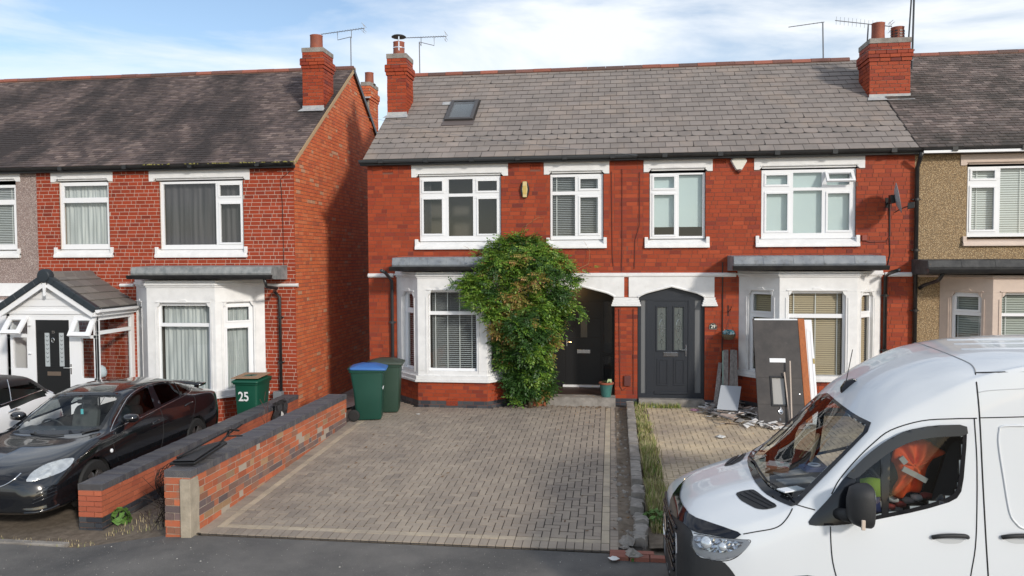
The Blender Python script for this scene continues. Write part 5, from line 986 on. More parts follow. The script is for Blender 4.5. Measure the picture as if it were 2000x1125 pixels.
b = MB(); b.box(D3, 0, w3, 0, DH-.02, -.04, 0); b.build('leaf', M['upvc'], t, bevel=.004); b = MB(); slab(b, D3, w3-.11, w3-.03, .15, DH-.2, [(w3-.10, w3-.04, .2, DH-.25)], 0, .006); b.build('moulding', M['upvc'], t); kx, kz = D3.px(1576, 706); MB().box(D3, w3-.035, w3+.001, kz-.05, kz+.05, .0, .008).build('lock', mat('brass', (.4, .3, .12), .35, metal=1), t)
def stick(label, a, c, Ya, Yc, r=.009, m='palewood', name='timber_batten', cat='batten', z=.03):
    M.setdefault('palewood', mat('pale_batten', (.48, .40, .34), .7)); A = Vector((*G(*a, z), z)) if Ya is None else Vector((F(*a, Ya)[0], Ya, F(*a, Ya)[1])); B = Vector((F(*c, Yc)[0], Yc, F(*c, Yc)[1])); t = thing(name, label, cat); v = (B-A); f = Fr(A, Vector((1, 0, 0))-v.normalized()*v.normalized().x, v); MB().box(f, -r, r, 0, v.length, -r, r).build('batten', M[m], t); return t
nF = lambda px, py, k: DF.p(*DF.px(px, py, k), k)
def stick2(label, a, c, k): t = thing('timber_batten', label, 'batten'); M.setdefault('palewood', mat('pale_batten', (.48, .40, .34), .7)); A, B = nF(*a, k), nF(*c, k); v = B-A; MB().box(Fr(A, DF.n.cross(v), v), -.011, .011, 0, v.length, -.009, .009).build('batten', M['palewood'], t)
stick2('pale thin batten leaning on the dark door, slanting, the shorter one', (1544, 830), (1532, 727), .05); stick2('pale thin batten leaning on the dark door, nearly upright, the longer one', (1547, 832), (1543, 705), .10)
def board(label, bl, br, tl, yb, yt, m, th=.018, top_slant=0, name='timber_plank', cat='plank', child='plank'):
    A = Vector((F(*bl, yb)[0], yb, F(*bl, yb)[1])); B = Vector((F(*br, yb)[0], yb, F(*br, yb)[1])); T = Vector((F(*tl, yt)[0], yt, F(*tl, yt)[1])); t = thing(name, label, cat); f = Fr(A, B-A, (T-A)-(B-A)*((T-A).dot(B-A)/(B-A).length_squared)); w = (B-A).length; h = (T-A).dot(f.v); sh = (T-A).dot(f.u)
    MB().prism(f, [(0, 0), (w, 0), (w+sh, h-top_slant), (sh, h)], -th, 0).build(child, m, t, bevel=.003); return t
gw_ = M['greywood']
board('grey weathered plank against the bay corner, outermost beside the cable', (1413, 775), (1423, 775), (1413, 683), -.5, -.08, gw_, name='timber_plank'); board('grey weathered plank with a dark knot hole, middle one beside the bay', (1424, 777), (1434, 777), (1426, 683), -.52, -.08, gw_); board('grey weathered plank against the bay pier, closest to the window sill', (1435, 776), (1442, 776), (1433, 684), -.54, -.1, gw_)
board('pale green glass-edged strip standing behind the grey planks', (1411, 775), (1413, 775), (1411, 685), -.46, -.07, mat('pale_green_strip', (.35, .5, .42), .4), name='edge_strip', cat='strip')
board('narrow grey plank leaning against the brickwork under the house number', (1394, 785), (1402, 785), (1403, 708), -.75, -.05, gw_); board('short narrow grey plank leaning in front of the longer narrow one', (1399, 787), (1406, 787), (1406, 735), -.8, -.12, gw_)
board('smooth pale grey square panel leaning in front of the planks', (1400, 799), (1441, 802), (1408, 752), -1.15, -.72, mat('pale_grey_panel', (.36, .385, .42), .5), th=.02, name='square_panel', cat='panel', child='sheet')
# heap of offcuts
b = MB(); c2 = MB(); c3 = MB(); c4 = MB()
for i in range(620):
    u = random.random(); px = 1380+u*185+random.gauss(0, 8); py = 802+u*24+random.gauss(0, 9)-(6 if u < .6 else 0); x, y = G(px, min(py, 835), .02); y = min(y, -.1 if x < J29[0]-.05 else -.86)
    hh = .14*math.exp(-((u-.35)/.35)**2)*random.random(); l = random.uniform(.04, .17)*(1.8 if random.random() < .15 else 1); w = random.uniform(.02, .07); a = random.uniform(-.9, .9); f = Fr((x, y, zg(x, y)+.03+hh), (math.cos(a), math.sin(a), random.gauss(0, .15)), (-math.sin(a), math.cos(a), random.gauss(0, .2)))
    q = random.choice((b, b, c2, c2, c2, c3, c4)); q.prism(f, [(-l, -w), (l*.8, -w*random.uniform(.4, 1)), (l, w*random.uniform(0, 1)), (-l*.7, w)], 0, random.uniform(.003, .014))
for q, m_, lb in ((b, mat('grey_offcut', (.34, .32, .3), .8), 'heap of grey board offcuts at the foot of the bay window'), (c2, mat('white_offcut', (.7, .68, .66), .8), 'broken white plaster and paper scraps spread over the offcut heap'), (c3, mat('dark_offcut', (.07, .065, .06), .8), 'dark splinters mixed into the offcut heap by the bay'), (c4, mat('pink_offcut', (.42, .33, .28), .8), 'pinkish plaster bits mixed into the offcut heap by the bay')): tag(q.build('offcut_heap', m_), lb, 'debris', kind='stuff')
for (lb, a, c, w) in (('long grey batten lying across the offcut heap', (1412, 806), (1472, 801), .03), ('grey board lying on the heap under the bay sill', (1442, 799), (1478, 790), .06), ('thin grey strip lying at the near edge of the heap', (1390, 806), (1432, 820), .02)):
    A, B = Vector((*G(*a, .12), .12)), Vector((*G(*c, .14), .14)); A.y = min(A.y, -.9); B.y = min(B.y, -.95); v = B-A; t = thing('timber_plank', lb, 'plank'); MB().box(Fr(A, v, Vector((0, 0, 1)).cross(v).cross(Vector((0, 0, 1))) if False else Vector((-v.y, v.x, .2))), 0, v.length, -w, w, -.012, .012).build('plank', M['greywood'], t, bevel=.003)
def blob(name, label, cat, px, py, r, m, sq=.4, n=7, z=.03):
    x, y = G(px, py, z); b = MB(); rs = []
    for h, k in ((0, .6), (.3, 1), (.7, .7), (1, .15)): rs.append([Vector((x+r*k*math.cos(a)*random.uniform(.7, 1.2), y+r*k*math.sin(a)*random.uniform(.6, 1.1), zg(x, y)+.028+h*r*sq*random.uniform(.8, 1.2))) for a in (i*2*math.pi/n for i in range(n))])
    b.rings(rs); return tag(b.build(name, m), label, cat)
clearp = mat('cloudy_plastic', (.6, .6, .58), .3); whitep = mat('white_litter', (.75, .74, .72), .6)
blob('plastic_bag', 'crumpled clear plastic bag lying on the sandy driveway', 'plastic bag', 1407, 848, .10, clearp, n=9)
blob('litter', 'small white scrap lying near the dark grey door step', 'litter', 1276, 795, .06, whitep); blob('litter', 'white stone-like scrap beside the weeds near the van', 'litter', 1303, 973, .09, whitep, sq=.3)
blob('litter', 'purple and red wrapper lying left of the offcut heap', 'litter', 1356, 802, .10, mat('purple_wrapper', (.22, .1, .16), .6, col2=(.5, .3, .35), ns=30), n=9); blob('litter', 'small white scrap on the block paving below the bay', 'litter', 817, 807, .05, whitep, sq=.2); blob('litter', 'torn white paper on the paving near the red edging bricks', 'litter', 1198, 1056, .06, whitep, sq=.5)
for i, (px, py) in enumerate(((1244, 1060), (1233, 1038), (1230, 1046), (1241, 1053))): blob('stone', ('largest loose concrete lump by the end of the kerb', 'cracked concrete lump leaning by the kerb end', 'smaller pale lump by the kerb end', 'grey lump touching the kerb end')[i], 'stone', px-8, py-8, (.10, .12, .06, .07)[i], M['conc'], sq=.8, n=6)
# black rack and folded tray on the wall
t = thing('folded_tray', 'black plastic tray with folding frame lying on top of the near brick wall', 'tray'); q = lambda px, py, X=WX-.1: (lambda s: Vector((X, s[0], s[1])))(Fr((X, 0, 0), (0, 1, 0), (0, 0, 1)).px(px, py))
wy = lambda py_: 0
zt_ = .60; A = Vector((WX-.32, -7.62, zt_+.03)); f = Fr(A, (1, .1, 0), (0.05, 1, .10)); b = MB(); b.prism(f, [(0, 0), (.30, .02), (.30, .75), (.2, .85), (.02, .6)], 0, .03); b.prism(f, [(.02, .02), (.28, .04), (.25, .7), (.05, .55)], .031, .05); b.build('tray', M['black'], t, bevel=.012)
b = MB(); b.tube([A+Vector((.04, .1, .07)), A+Vector((.25, 1.0, .22)), A+Vector((.28, 1.2, .16))], .014, 6); b.tube([A+Vector((.28, .5, .06)), A+Vector((.2, 1.1, .15)), A+Vector((.22, 1.4, .2))], .016, 6); b.tube([A+Vector((.25, 1.0, .22)), A+Vector((.1, 1.2, .08)), A+Vector((.2, 1.45, .03))], .012, 6); b.build('frame', M['black'], t)
t = thing('bin_liner', 'torn black plastic sheet with a white paper draped over the orange wall', 'plastic sheet'); f = Fr((-6.83, -.0, 0), (0, 1, 0), (0, 0, 1), (1, 0, 0)); X1 = -6.82; b = MB(); FX = Fr((X1, 0, 0), (0, 1, 0), (0, 0, 1)); a_, c_ = FX.px(527, 800)[0], FX.px(553, 800)[0]
rows = []
for i in range(7):
    h = .20-.075*i; rows.append([Vector((X1+.05+.03*math.sin(j*1.9+i)+.02*i*.5, a_+(c_-a_)*j/6+.06*math.sin(i*1.3), h+.02*math.sin(j*2.1))) for j in range(7)])
b.add([q_ for r_ in rows for q_ in r_], [(i*7+j, i*7+j+1, (i+1)*7+j+1, (i+1)*7+j) for i in range(6) for j in range(6)]); o_ = b.build('sheet', mat('dusty_black_plastic', (.03, .03, .032), .5, bump=.6, bs=20), t, fix=False); md = o_.modifiers.new('s', 'SOLIDIFY'); md.thickness = .006
MB().prism(Fr((X1+.12, (a_+c_)/2, -.12), (0, 1, 0), (0, 0, 1), (1, 0, 0)), [(-.12, -.1), (.1, -.07), (.05, .06), (-.03, .12)], 0, .004).build('paper', whitep, t)
# netting between the walls
b = MB(); rr = random.Random(3); NX, NZ = 26, 22
def npt(i, j): u, v = i/NX, j/NZ; return Vector((-5.95+.62*u+.05*math.sin(u*9+v*4)+.12*v, -6.95+.25*u+.10*math.sin(v*6+u*3), -.36+v*(.72+.28*u)+.04*math.sin(u*7)+.02*rr.uniform(-1, 1)))
pts = [[npt(i, j) for j in range(NZ+1)] for i in range(NX+1)]
for i in range(NX+1): b.tube(pts[i], .0055, 3, cap=False)
for j in range(NZ+1): b.tube([pts[i][j] for i in range(NX+1)], .0048, 3, cap=False)
for i in range(90):
    p0 = Vector((-5.62+rr.gauss(0, .14), -6.95+rr.gauss(0, .18), -.34)); b.tube([p0, p0+Vector((rr.gauss(0, .12), rr.gauss(0, .1), rr.uniform(.1, .35))), p0+Vector((rr.gauss(0, .2), rr.gauss(0, .15), rr.uniform(.15, .6)))], .0035, 3, cap=False)
tag(b.build('garden_netting', mat('dark_brown_netting', (.035, .02, .015), .9)), 'tangled dark brown netting standing between the two garden walls', 'netting')
# grass, weeds
def blades(name, label, pts, m, hs=(.08, .25), r=.006, cat='grass', spread=.35):
    V = []; Fc = []
    for (x, y, z, k) in pts:
        h = random.uniform(*hs)*k; a = random.uniform(0, 6.28); d = Vector((math.cos(a), math.sin(a), 0)); s = Vector((-d.y, d.x, 0))*r*random.uniform(.6, 1.5); l = random.uniform(.1, 1)*spread*h*1.5; p = Vector((x, y, z)); n = len(V)
        V += [p-s, p+s, p+d*l*.4+Vector((0, 0, h*.6))+s*.8, p+d*l*.4+Vector((0, 0, h*.6))-s*.8, p+d*l+Vector((0, 0, h))]; Fc += [(n, n+1, n+2, n+3), (n+3, n+2, n+4)]
    b = MB(); b.v = [tuple(q) for q in V]; b.f = Fc; return tag(b.build(name, m, fix=False), label, cat, kind='stuff')
wd = mat('mixed_green_weed', (.10, .13, .03), .7, isl=.35, palette=[(3, (.18, .25, .05)), (3, (.30, .30, .09)), (2, (.42, .36, .18)), (1, (.10, .16, .03))])
dry = mat('dry_straw', (.30, .25, .14), .8, isl=.3, palette=[(3, (.48, .40, .23)), (2, (.34, .27, .15)), (1, (.22, .23, .08))])
pts = []
for i in range(7000):
    y = random.uniform(-7.1, -.35); g_ = .5+.5*math.sin(y*2.3+1)*math.sin(y*5.1); k = (.5+.9*g_)*(1 if y < -2.2 else .6)*(1.15 if -6.4 < y < -3 else .9); x = KX1+.05+abs(random.gauss(0, .11))*(1.2 if y < -3 else .8); 
    if x > .74: continue
    if random.random() < .35+.65*g_: pts.append((x, y, zg(x, y)+.03, k))
blades('weeds', 'rough green and straw weeds growing along the low kerb wall', pts, wd, (.05, .17), .0065)
blades('dry_grass', 'dry straw grass among the weeds along the kerb wall', [(x+random.uniform(-.03, .06), y, z, k) for x, y, z, k in pts[::2]], dry, (.06, .2), .004)
blades('weeds', 'dry grass tufts along the footway edge by the orange wall', [(random.uniform(-9, -6.3) if random.random() < .6 else random.gauss(-5.1, .15), -7.55+random.gauss(0, .07), -.43 if 1 else 0, .5) for i in range(350)], dry, (.03, .09), .004)
blades('weeds', 'dry stalks and grass on the bare ground between the two walls', [(lambda x, y: (x, y, zg(x, y)-.02, .6))(random.uniform(-6.45, -5.3), -7.3+abs(random.gauss(0, .6))) for i in range(420)], dry, (.03, .11), .003)
blades('weeds', 'thin weeds beside the dark grey door step', [(lambda x, y: (x, y, zg(x, y)+.02, .8))(random.uniform(.45, 1.4), -.28+random.gauss(0, .05)) for i in range(400)], wd, (.04, .16), .006)
gl_ = mat('bright_weed_leaf', (.08, .17, .03), .6, isl=.3)
def weedplant(label, x, y, r, n=60, m=None): t = thing('weed', label, 'weed'); petals('leaf', (x, y, zg(x, y)), r, n, m or gl_, t, size=r*.45, flat=1.3); MB().tube([(x, y, zg(x, y)-.02), (x, y, zg(x, y)+r)], .006, 5).build('stem', gl_, t)
weedplant('bright green weed at the foot of the orange wall', *G(234, 1010, -.36), .13); weedplant('leafy weed at the lower end of the weed strip', *G(1278, 1022, -.15), .14); weedplant('small weed on the red edging bricks', *G(1233, 1092, -.2), .07, 30)
weedplant('dark leafy weed at the porch pier by the dark grey door', *G(1243, 788, .0), .12, 50)
t = thing('sapling', 'thin leafless reddish twig growing between the walls', 'sapling'); x, y = G(463, 862, .3); b = MB(); p0 = Vector((-5.7, -4.2, -.2)); 
for i in range(9): b.tube([p0+Vector((0, 0, .12*i)), p0+Vector((random.uniform(-.12, .12), random.uniform(-.05, .05), .12*i+.16))], .004, 4)
b.tube([p0, p0+Vector((.03, 0, .6)), p0+Vector((.08, 0, 1.15))], .007, 5, r1=.003); b.build('stem', mat('red_brown_stem', (.11, .04, .03), .8), t)
# leaves and bits on the ground
b = MB()
for i in range(260):
    if random.random() < .5: x, y = random.uniform(-1.9, -.05), -.42+random.gauss(0, .1)
    else: x, y = random.choice(((.1+random.gauss(0, .06), random.uniform(-7.3, -.5)), (random.uniform(-4.6, -.2), random.uniform(-7.3, -1))))
    if inbay(x, y): continue
    a = random.uniform(0, 6.28); r = random.uniform(.01, .03); f = Fr((x, y, zg(x, y)+.034), (math.cos(a), math.sin(a), .2), (-math.sin(a), math.cos(a), .1)); b.prism(f, [(-r, 0), (0, -r*.5), (r, 0), (0, r*.5)], 0, .003)
tag(b.build('fallen_leaves', mat('brown_leaf', (.16, .09, .04), .8, isl=.4)), 'dry brown leaves scattered over the block paving', 'leaves', kind='stuff')
b = MB()
for i in range(900): x, y = random.uniform(-9, 1.2), random.uniform(-9.6, -7.7); r = random.uniform(.002, .006)*(2.2 if random.random() < .04 else 1); b.lathe((x, y, zg(x, y)+.006), [(r, 0), (r*.7, r*.7)], 5)
tag(b.build('grit', mat('pale_grit', (.3, .29, .27), .9, isl=.4)), 'pale grit scattered over the tarmac footway', 'grit', kind='stuff')
k = MB().box(Fr((0, 0, 0), (1, 0, 0), (0, 0, 1)), -12, -6.72, -.5, -.405, 7.52, 7.62).build('edging_kerb', M['conc'], bevel=.008); tag(k, 'concrete edging between the footway and the black car driveway', 'kerb', kind='structure')
# ------------------------------------------------------------------ vehicles
def pchip(xs, ys, q):
    xs, ys = np.array(xs, float), np.array(ys, float); h = np.diff(xs); d = np.diff(ys)/h; m = np.zeros(len(xs)); m[0], m[-1] = d[0], d[-1]
    for i in range(1, len(xs)-1):
        if d[i-1]*d[i] > 0: w1, w2 = 2*h[i]+h[i-1], h[i]+2*h[i-1]; m[i] = (w1+w2)/(w1/d[i-1]+w2/d[i])
    q = np.clip(q, xs[0], xs[-1]); k = np.clip(np.searchsorted(xs, q)-1, 0, len(xs)-2); t = (q-xs[k])/h[k]
    return ys[k]*(1+2*t)*(1-t)**2+h[k]*m[k]*t*(1-t)**2+ys[k+1]*t*t*(3-2*t)+h[k]*m[k+1]*t*t*(t-1)
def catmull(P, n):
    P = np.array(P, float); E = np.vstack((2*P[0]-P[1], P, 2*P[-1]-P[-2])); out = []
    for i in range(1, len(E)-2):
        for k in range(n):
            t = k/n; p0, p1, p2, p3 = E[i-1], E[i], E[i+1], E[i+2]; out.append(.5*((2*p1)+(p2-p0)*t+(2*p0-5*p1+4*p2-p3)*t*t+(3*p1-p0-3*p2+p3)*t**3))
    out.append(P[-1]); return np.array(out)
class Car:
    def __init__(s, stations, org, ang, sub=5, ns=120, mk=None, sc=1.0, extra=()):
        s.f = Vector((math.cos(ang), math.sin(ang), 0)); s.l = Vector((math.sin(ang), -math.cos(ang), 0)); s.o = Vector(org); s.sc = sc
        us = [t[0] for t in stations]; tab = np.array([t[1] for t in stations]); lo, hi = us[0], us[-1]
        q = np.unique(np.concatenate((np.linspace(lo, hi, ns), us, extra))); dense = np.zeros((len(q), tab.shape[1], 2))
        for j in range(tab.shape[1]):
            for c in range(2): dense[:, j, c] = pchip(us, tab[:, j, c], q)
        rows = []
        for i in range(len(q)):
            h = catmull(dense[i], sub); h[0, 0] = 0; half = h; left = half[1:][::-1].copy(); left[:, 0] *= -1
            if dense[i][-1][0] == 0: left = left[1:]
            rows.append(np.vstack((left, half)))
        s.q = q; s.rows = rows; s.k = len(rows[0])
        s.V = [s.W(q[i], w, z) for i, r in enumerate(rows) for w, z in r]; k = s.k; n = len(q)
        s.F = [(i*k+j, (i+1)*k+j, (i+1)*k+(j+1) % k, i*k+(j+1) % k) for i in range(n-1) for j in range(k)]
        s.cap = [tuple(range(k)), tuple(reversed(range((n-1)*k, n*k)))]; s.bvh = BVHTree.FromPolygons([tuple(v) for v in s.V], [f for f in s.F]+s.cap)
    def W(s, u, w, z): return s.o+s.f*(u*s.sc)+s.l*(w*s.sc)+Vector((0, 0, z*s.sc))
    def L(s, P): d = (Vector(P)-s.o)/s.sc; return d.dot(s.f), d.dot(s.l), d.z
    def hit(s, px, py, off=0):
        r = ray(px, py).normalized(); h = s.bvh.ray_cast(CAMPOS, r)
        if h[0] is None:
            t = (s.o+s.f*1.0-CAMPOS).dot(r); best = None
            for k in range(-30, 31):
                q = CAMPOS+r*(t+k*.1); b = s.bvh.find_nearest(q)
                if best is None or b[3] < best[1]: best = (b, b[3])
            h = best[0]
        n = h[1]; 
        if n.dot(r) > 0: n = -n
        return h[0]+n*off, n
    def patch(s, poly, off, m, name, parent, step=6, holes=(), smooth=2, mirror=False, flat=False, fshift=None):
        sm = lambda P: chaikin(P, smooth); poly = sm(poly); holes = [sm(h) for h in holes]
        vs = []; es = []
        for L_ in [poly]+holes:
            R_ = resample(L_, step); k = len(vs); vs += R_; es += [(k+i, k+(i+1) % len(R_)) for i in range(len(R_))]
        xs_ = [p[0] for p in poly]; ys_ = [p[1] for p in poly]; x = min(xs_)
        while x < max(xs_):
            y = min(ys_)
            while y < max(ys_):
                if inpoly((x, y), poly) and not any(inpoly((x, y), h) for h in holes) and min(math.dist((x, y), v) for v in vs) > step*.6: vs.append((x, y))
                y += step
            x += step
        r = geometry.delaunay_2d_cdt([Vector(v) for v in vs], es, [], 0, 1e-4); V2, F2 = r[0], r[2]; F3 = []
        for f in F2:
            c = (sum(V2[i].x for i in f)/len(f), sum(V2[i].y for i in f)/len(f))
            if inpoly(c, poly) and not any(inpoly(c, h) for h in holes): F3.append(tuple(f))
        W_ = [s.hit(v.x, v.y, off)[0] for v in V2]
        if fshift: W_ = [w+fshift(w) for w in W_]
        b = MB().add(W_, F3); o = b.build(name, m, parent, smooth=not flat)
        if mirror: b = MB(); b.add([s.W(u, -w, z) for u, w, z in (s.L(q) for q in W_)], F3); b.build(name, m, parent, smooth=not flat)
        return o
    def seam(s, pts, parent, r=.0055, m=None, name='panel_gap', mirror=False, n=4, off=.0, closed=False):
        P = [tuple(p) for p in (catmull(pts, n) if len(pts) > 2 and n > 1 else pts)]; W_ = [s.hit(x, y, off)[0] for x, y in P]
        b = MB(); b.tube(W_, r, 5, cap=False); o = b.build(name, m or M['gap'], parent, smooth=True)
        if mirror: b = MB(); b.tube([s.W(u, -w, z) for u, w, z in (s.L(q) for q in W_)], r, 5, cap=False); b.build(name, m or M['gap'], parent, smooth=True)
        return o
    def body(s, cut, m, parent, name='body', arch=(), mirror=True, inner=None, inner_rng=(1.0, 3.0)):
        """drop faces whose centre lies in a window polygon (px, or mirrored)"""
        keep = []; boxes = [(min(p[0] for p in c), max(p[0] for p in c), min(p[1] for p in c), max(p[1] for p in c)) for c, _ in cut]
        for f in s.F:
            c = sum((s.V[i] for i in f), Vector())/4; u, w, z = s.L(c); dead = False
            for (cu, cz, r) in arch:
                if abs(w) > .62 and math.hypot(u-cu, z-cz) < r: dead = True
            for (poly, front), bx in zip(cut, boxes):
                for ww in ((w, -w) if not front else (w,)):
                    if not front and ww < .3: continue
                    p = s.W(u, ww, z)-CAMPOS; d = p.dot(FW); x, y = 1000+FPX*p.dot(RT)/d, 562.5-FPX*p.dot(UP)/d
                    if front:
                        n_ = (s.V[f[1]]-s.V[f[0]]).cross(s.V[f[3]]-s.V[f[0]])
                        if bx[0] < x < bx[1] and bx[2] < y < bx[3] and inpoly((x, y), poly) and z > front: dead = True
                    elif bx[0] < x < bx[1] and bx[2] < y < bx[3] and inpoly((x, y), poly) and abs(w) > .3: dead = True
            if not dead: keep.append(f)
        b = MB(); b.v = [tuple(v) for v in s.V]; b.f = keep+s.cap; o = b.build(name, m, parent, smooth=True)
        if inner: 
            b = MB(); cc = s.W(s.q[-1]*.5, 0, .8); b.v = [tuple(v) for v in s.V]; b.f = [f for f in keep if inner_rng[0] < s.L(s.V[f[0]])[0] < inner_rng[1] and s.L(s.V[f[0]])[2] > .35]; o2 = b.build('cabin_lining', inner, parent, smooth=True)
            bm = bmesh.new(); bm.from_mesh(o2.data); bmesh.ops.recalc_face_normals(bm, faces=bm.faces); bm.normal_update(); nn = [v.normal.copy() for v in bm.verts]
            for v, n in zip(bm.verts, nn):
                cen = s.W(s.L(v.co)[0], 0, .6); sg = -1 if (v.co-cen).dot(n) > 0 else 1; v.co += n*sg*.035
            bm.to_mesh(o2.data); bm.free()
        return o
def chaikin(P, n):
    for _ in range(n):
        Q = []
        for i in range(len(P)): a, b = P[i], P[(i+1) % len(P)]; Q += [(a[0]*.8+b[0]*.2, a[1]*.8+b[1]*.2), (a[0]*.2+b[0]*.8, a[1]*.2+b[1]*.8)]
        P = Q
    return P
def resample(P, step):
    out = []
    for i in range(len(P)):
        a, b = P[i], P[(i+1) % len(P)]; d = math.dist(a, b); n = max(1, int(d/step)); out += [(a[0]+(b[0]-a[0])*k/n, a[1]+(b[1]-a[1])*k/n) for k in range(n)]
    q = []
    for p in out:
        if not q or math.dist(p, q[-1]) > .8: q.append(p)
    if math.dist(q[0], q[-1]) < .8: q.pop()
    return q
def inpoly(p, P):
    x, y = p; r = False; j = len(P)-1
    for i in range(len(P)):
        if (P[i][1] > y) != (P[j][1] > y) and x < (P[j][0]-P[i][0])*(y-P[i][1])/(P[j][1]-P[i][1])+P[i][0]: r = not r
        j = i
    return r
M['gap'] = mat('panel_gap_shadow', (.01, .01, .011), .6); M['vanpaint'] = mat('white_van_paint', (.68, .71, .74), .28, coat=.7, bump=.0); M['frit'] = mat('black_glass_border', (.008, .009, .012), .12); M['trimblk'] = mat('textured_black_plastic', (.02, .021, .023), .6, bump=.25, bs=150)
M['gloss'] = mat('gloss_black_plastic', (.008, .009, .014), .08); M['lens'] = glass('lens_glass', (.9, .92, .94)); M['vanscreen'] = glass('van_windscreen_glass', (.72, .75, .75), ior=1.55); M['vandoorglass'] = glass('van_door_glass', (.62, .65, .65), ior=1.45); M['carglass'] = glass('car_glass', (.86, .9, .89), ior=1.38); M['tint'] = glass('tinted_glass', (.35, .38, .38), ior=1.25); M['liner'] = mat('dark_lining', (.02, .02, .022), .9)
M['reflect'] = mat('headlight_reflector', (.55, .57, .6), .15, metal=1)
def wheel(name, P, ax, r, w, parent, spokes=5, rim=None):
    P = Vector(P); ax = Vector(ax).normalized(); root = MB().lathe(P-ax*w/2, [(r*.62, 0), (r*.93, 0), (r, w*.12), (r, w*.88), (r*.93, w), (r*.62, w)], 40, ax=ax, cap=False).build('wheel', M['rubber'], parent, smooth=False)
    b = MB(); o = P+ax*w/2; b.lathe(o-ax*.08, [(r*.05, .065), (r*.14, .06), (r*.14, .02)], 16, ax=ax); b.lathe(o-ax*.06, [(r*.60, .0), (r*.67, .045), (r*.64, .055), (r*.58, .04)], 40, ax=ax, cap=False)
    a = ax.orthogonal().normalized(); e = ax.cross(a)
    for i in range(spokes):
        for dd in (-.16, .16): t = 2*math.pi*i/spokes+dd; d = a*math.cos(t)+e*math.sin(t); s_ = ax.cross(d); b.prism(Fr(o-ax*.045, d, s_, ax), [(r*.08, -.018), (r*.63, -.022), (r*.63, .022), (r*.08, .018)], 0, .025)
    b.build('rim', rim or mat('dark_alloy', (.25, .24, .24), .35, metal=.8), root, bevel=.002); MB().lathe(o-ax*.12, [(r*.05, 0), (r*.5, 0), (r*.5, .01)], 24, ax=ax).build('brake_disc', M['mast'], root); return root
# ---- the white van
vz = -.25
ST = [(0, [(0, .97), (.33, .96), (.50, .93), (.58, .86), (.62, .76), (.64, .62), (.64, .48), (.60, .34), (0, .32)]),
 (.05, [(0, 1.10), (.38, 1.085), (.60, 1.03), (.69, .95), (.73, .80), (.76, .6), (.76, .42), (.7, .27), (0, .26)]),
 (.13, [(0, 1.18), (.40, 1.16), (.68, 1.07), (.78, .98), (.83, .82), (.86, .6), (.86, .40), (.8, .24), (0, .23)]),
 (.33, [(0, 1.28), (.43, 1.255), (.77, 1.13), (.87, 1.04), (.925, .86), (.95, .6), (.95, .40), (.88, .22), (0, .21)]),
 (.6, [(0, 1.37), (.46, 1.345), (.82, 1.22), (.92, 1.13), (.975, .92), (.985, .6), (.985, .40), (.92, .22), (0, .21)]),
 (.90, [(0, 1.465), (.48, 1.44), (.83, 1.345), (.93, 1.265), (.985, 1.0), (1.0, .62), (1.0, .4), (.93, .22), (0, .21)]),
 (1.02, [(0, 1.55), (.48, 1.52), (.825, 1.42), (.925, 1.32), (.985, 1.05), (1.0, .65), (1.0, .4), (.93, .22), (0, .21)]),
 (1.35, [(0, 1.91), (.45, 1.87), (.79, 1.74), (.885, 1.6), (.965, 1.28), (1.0, .8), (1.0, .42), (.93, .22), (0, .21)]),
 (1.66, [(0, 2.23), (.43, 2.19), (.755, 2.06), (.855, 1.9), (.95, 1.40), (1.0, .85), (1.0, .42), (.93, .22), (0, .21)]),
 (1.95, [(0, 2.40), (.45, 2.37), (.775, 2.24), (.865, 2.07), (.95, 1.42), (1.0, .85), (1.0, .42), (.93, .22), (0, .21)]),
 (2.3, [(0, 2.52), (.47, 2.505), (.80, 2.41), (.885, 2.26), (.955, 1.42), (1.0, .85), (1.0, .42), (.93, .22), (0, .21)]),
 (2.8, [(0, 2.59), (.5, 2.58), (.83, 2.52), (.905, 2.39), (.96, 1.42), (1.0, .85), (1.0, .42), (.93, .22), (0, .21)]),
 (3.6, [(0, 2.62), (.5, 2.612), (.85, 2.565), (.915, 2.45), (.965, 1.42), (1.0, .85), (1.0, .42), (.93, .22), (0, .21)]),
 (5.9, [(0, 2.62), (.5, 2.612), (.85, 2.565), (.915, 2.45), (.965, 1.42), (1.0, .85), (1.0, .42), (.93, .22), (0, .21)])]
VAN = Car(ST, (.55, -8.87, vz), R(1.0), sub=15, ns=330)
van = thing('panel_van', 'white panel van with high roof and black front bumper parked at the kerb', 'van')
WSO = [(1611, 763), (1640, 788), (1672, 811), (1709, 829), (1640, 900), (1580, 962), (1552, 992), (1520, 979), (1492, 963), (1471, 937), (1459, 904), (1462, 888), (1500, 850), (1560, 800)]
WSI = [(1612, 770), (1638, 795), (1668, 817), (1697, 833), (1640, 890), (1580, 948), (1553, 977), (1526, 966), (1500, 948), (1481, 925), (1472, 900), (1474, 888), (1510, 854), (1565, 806)]
DWO = [(1650, 931), (1690, 893), (1726, 864), (1769, 841), (1820, 831), (1885, 829), (1889, 850), (1880, 955), (1866, 977), (1799, 997), (1695, 1018), (1640, 1026), (1582, 1027), (1578, 1017), (1624, 968)]
DWI = [(1668, 935), (1700, 902), (1735, 874), (1775, 852), (1822, 845), (1877, 843), (1881, 853), (1871, 948), (1859, 969), (1797, 989), (1695, 1010), (1668, 1013)]
VAN.body([(WSI, .8), (DWI, 0)], M['vanpaint'], van, inner=M['liner'], inner_rng=(1.0, 6.0))
VAN.patch(WSO, .004, M['frit'], 'windscreen_border', van, holes=[WSI], smooth=1); VAN.patch(WSI, .001, M['vanscreen'], 'windscreen', van, step=10, smooth=1)
VAN.patch(DWO, .005, M['frit'], 'door_window_border', van, holes=[DWI], smooth=1, mirror=True); VAN.patch(DWI, .001, M['vandoorglass'], 'door_window', van, step=10, smooth=1, mirror=True)
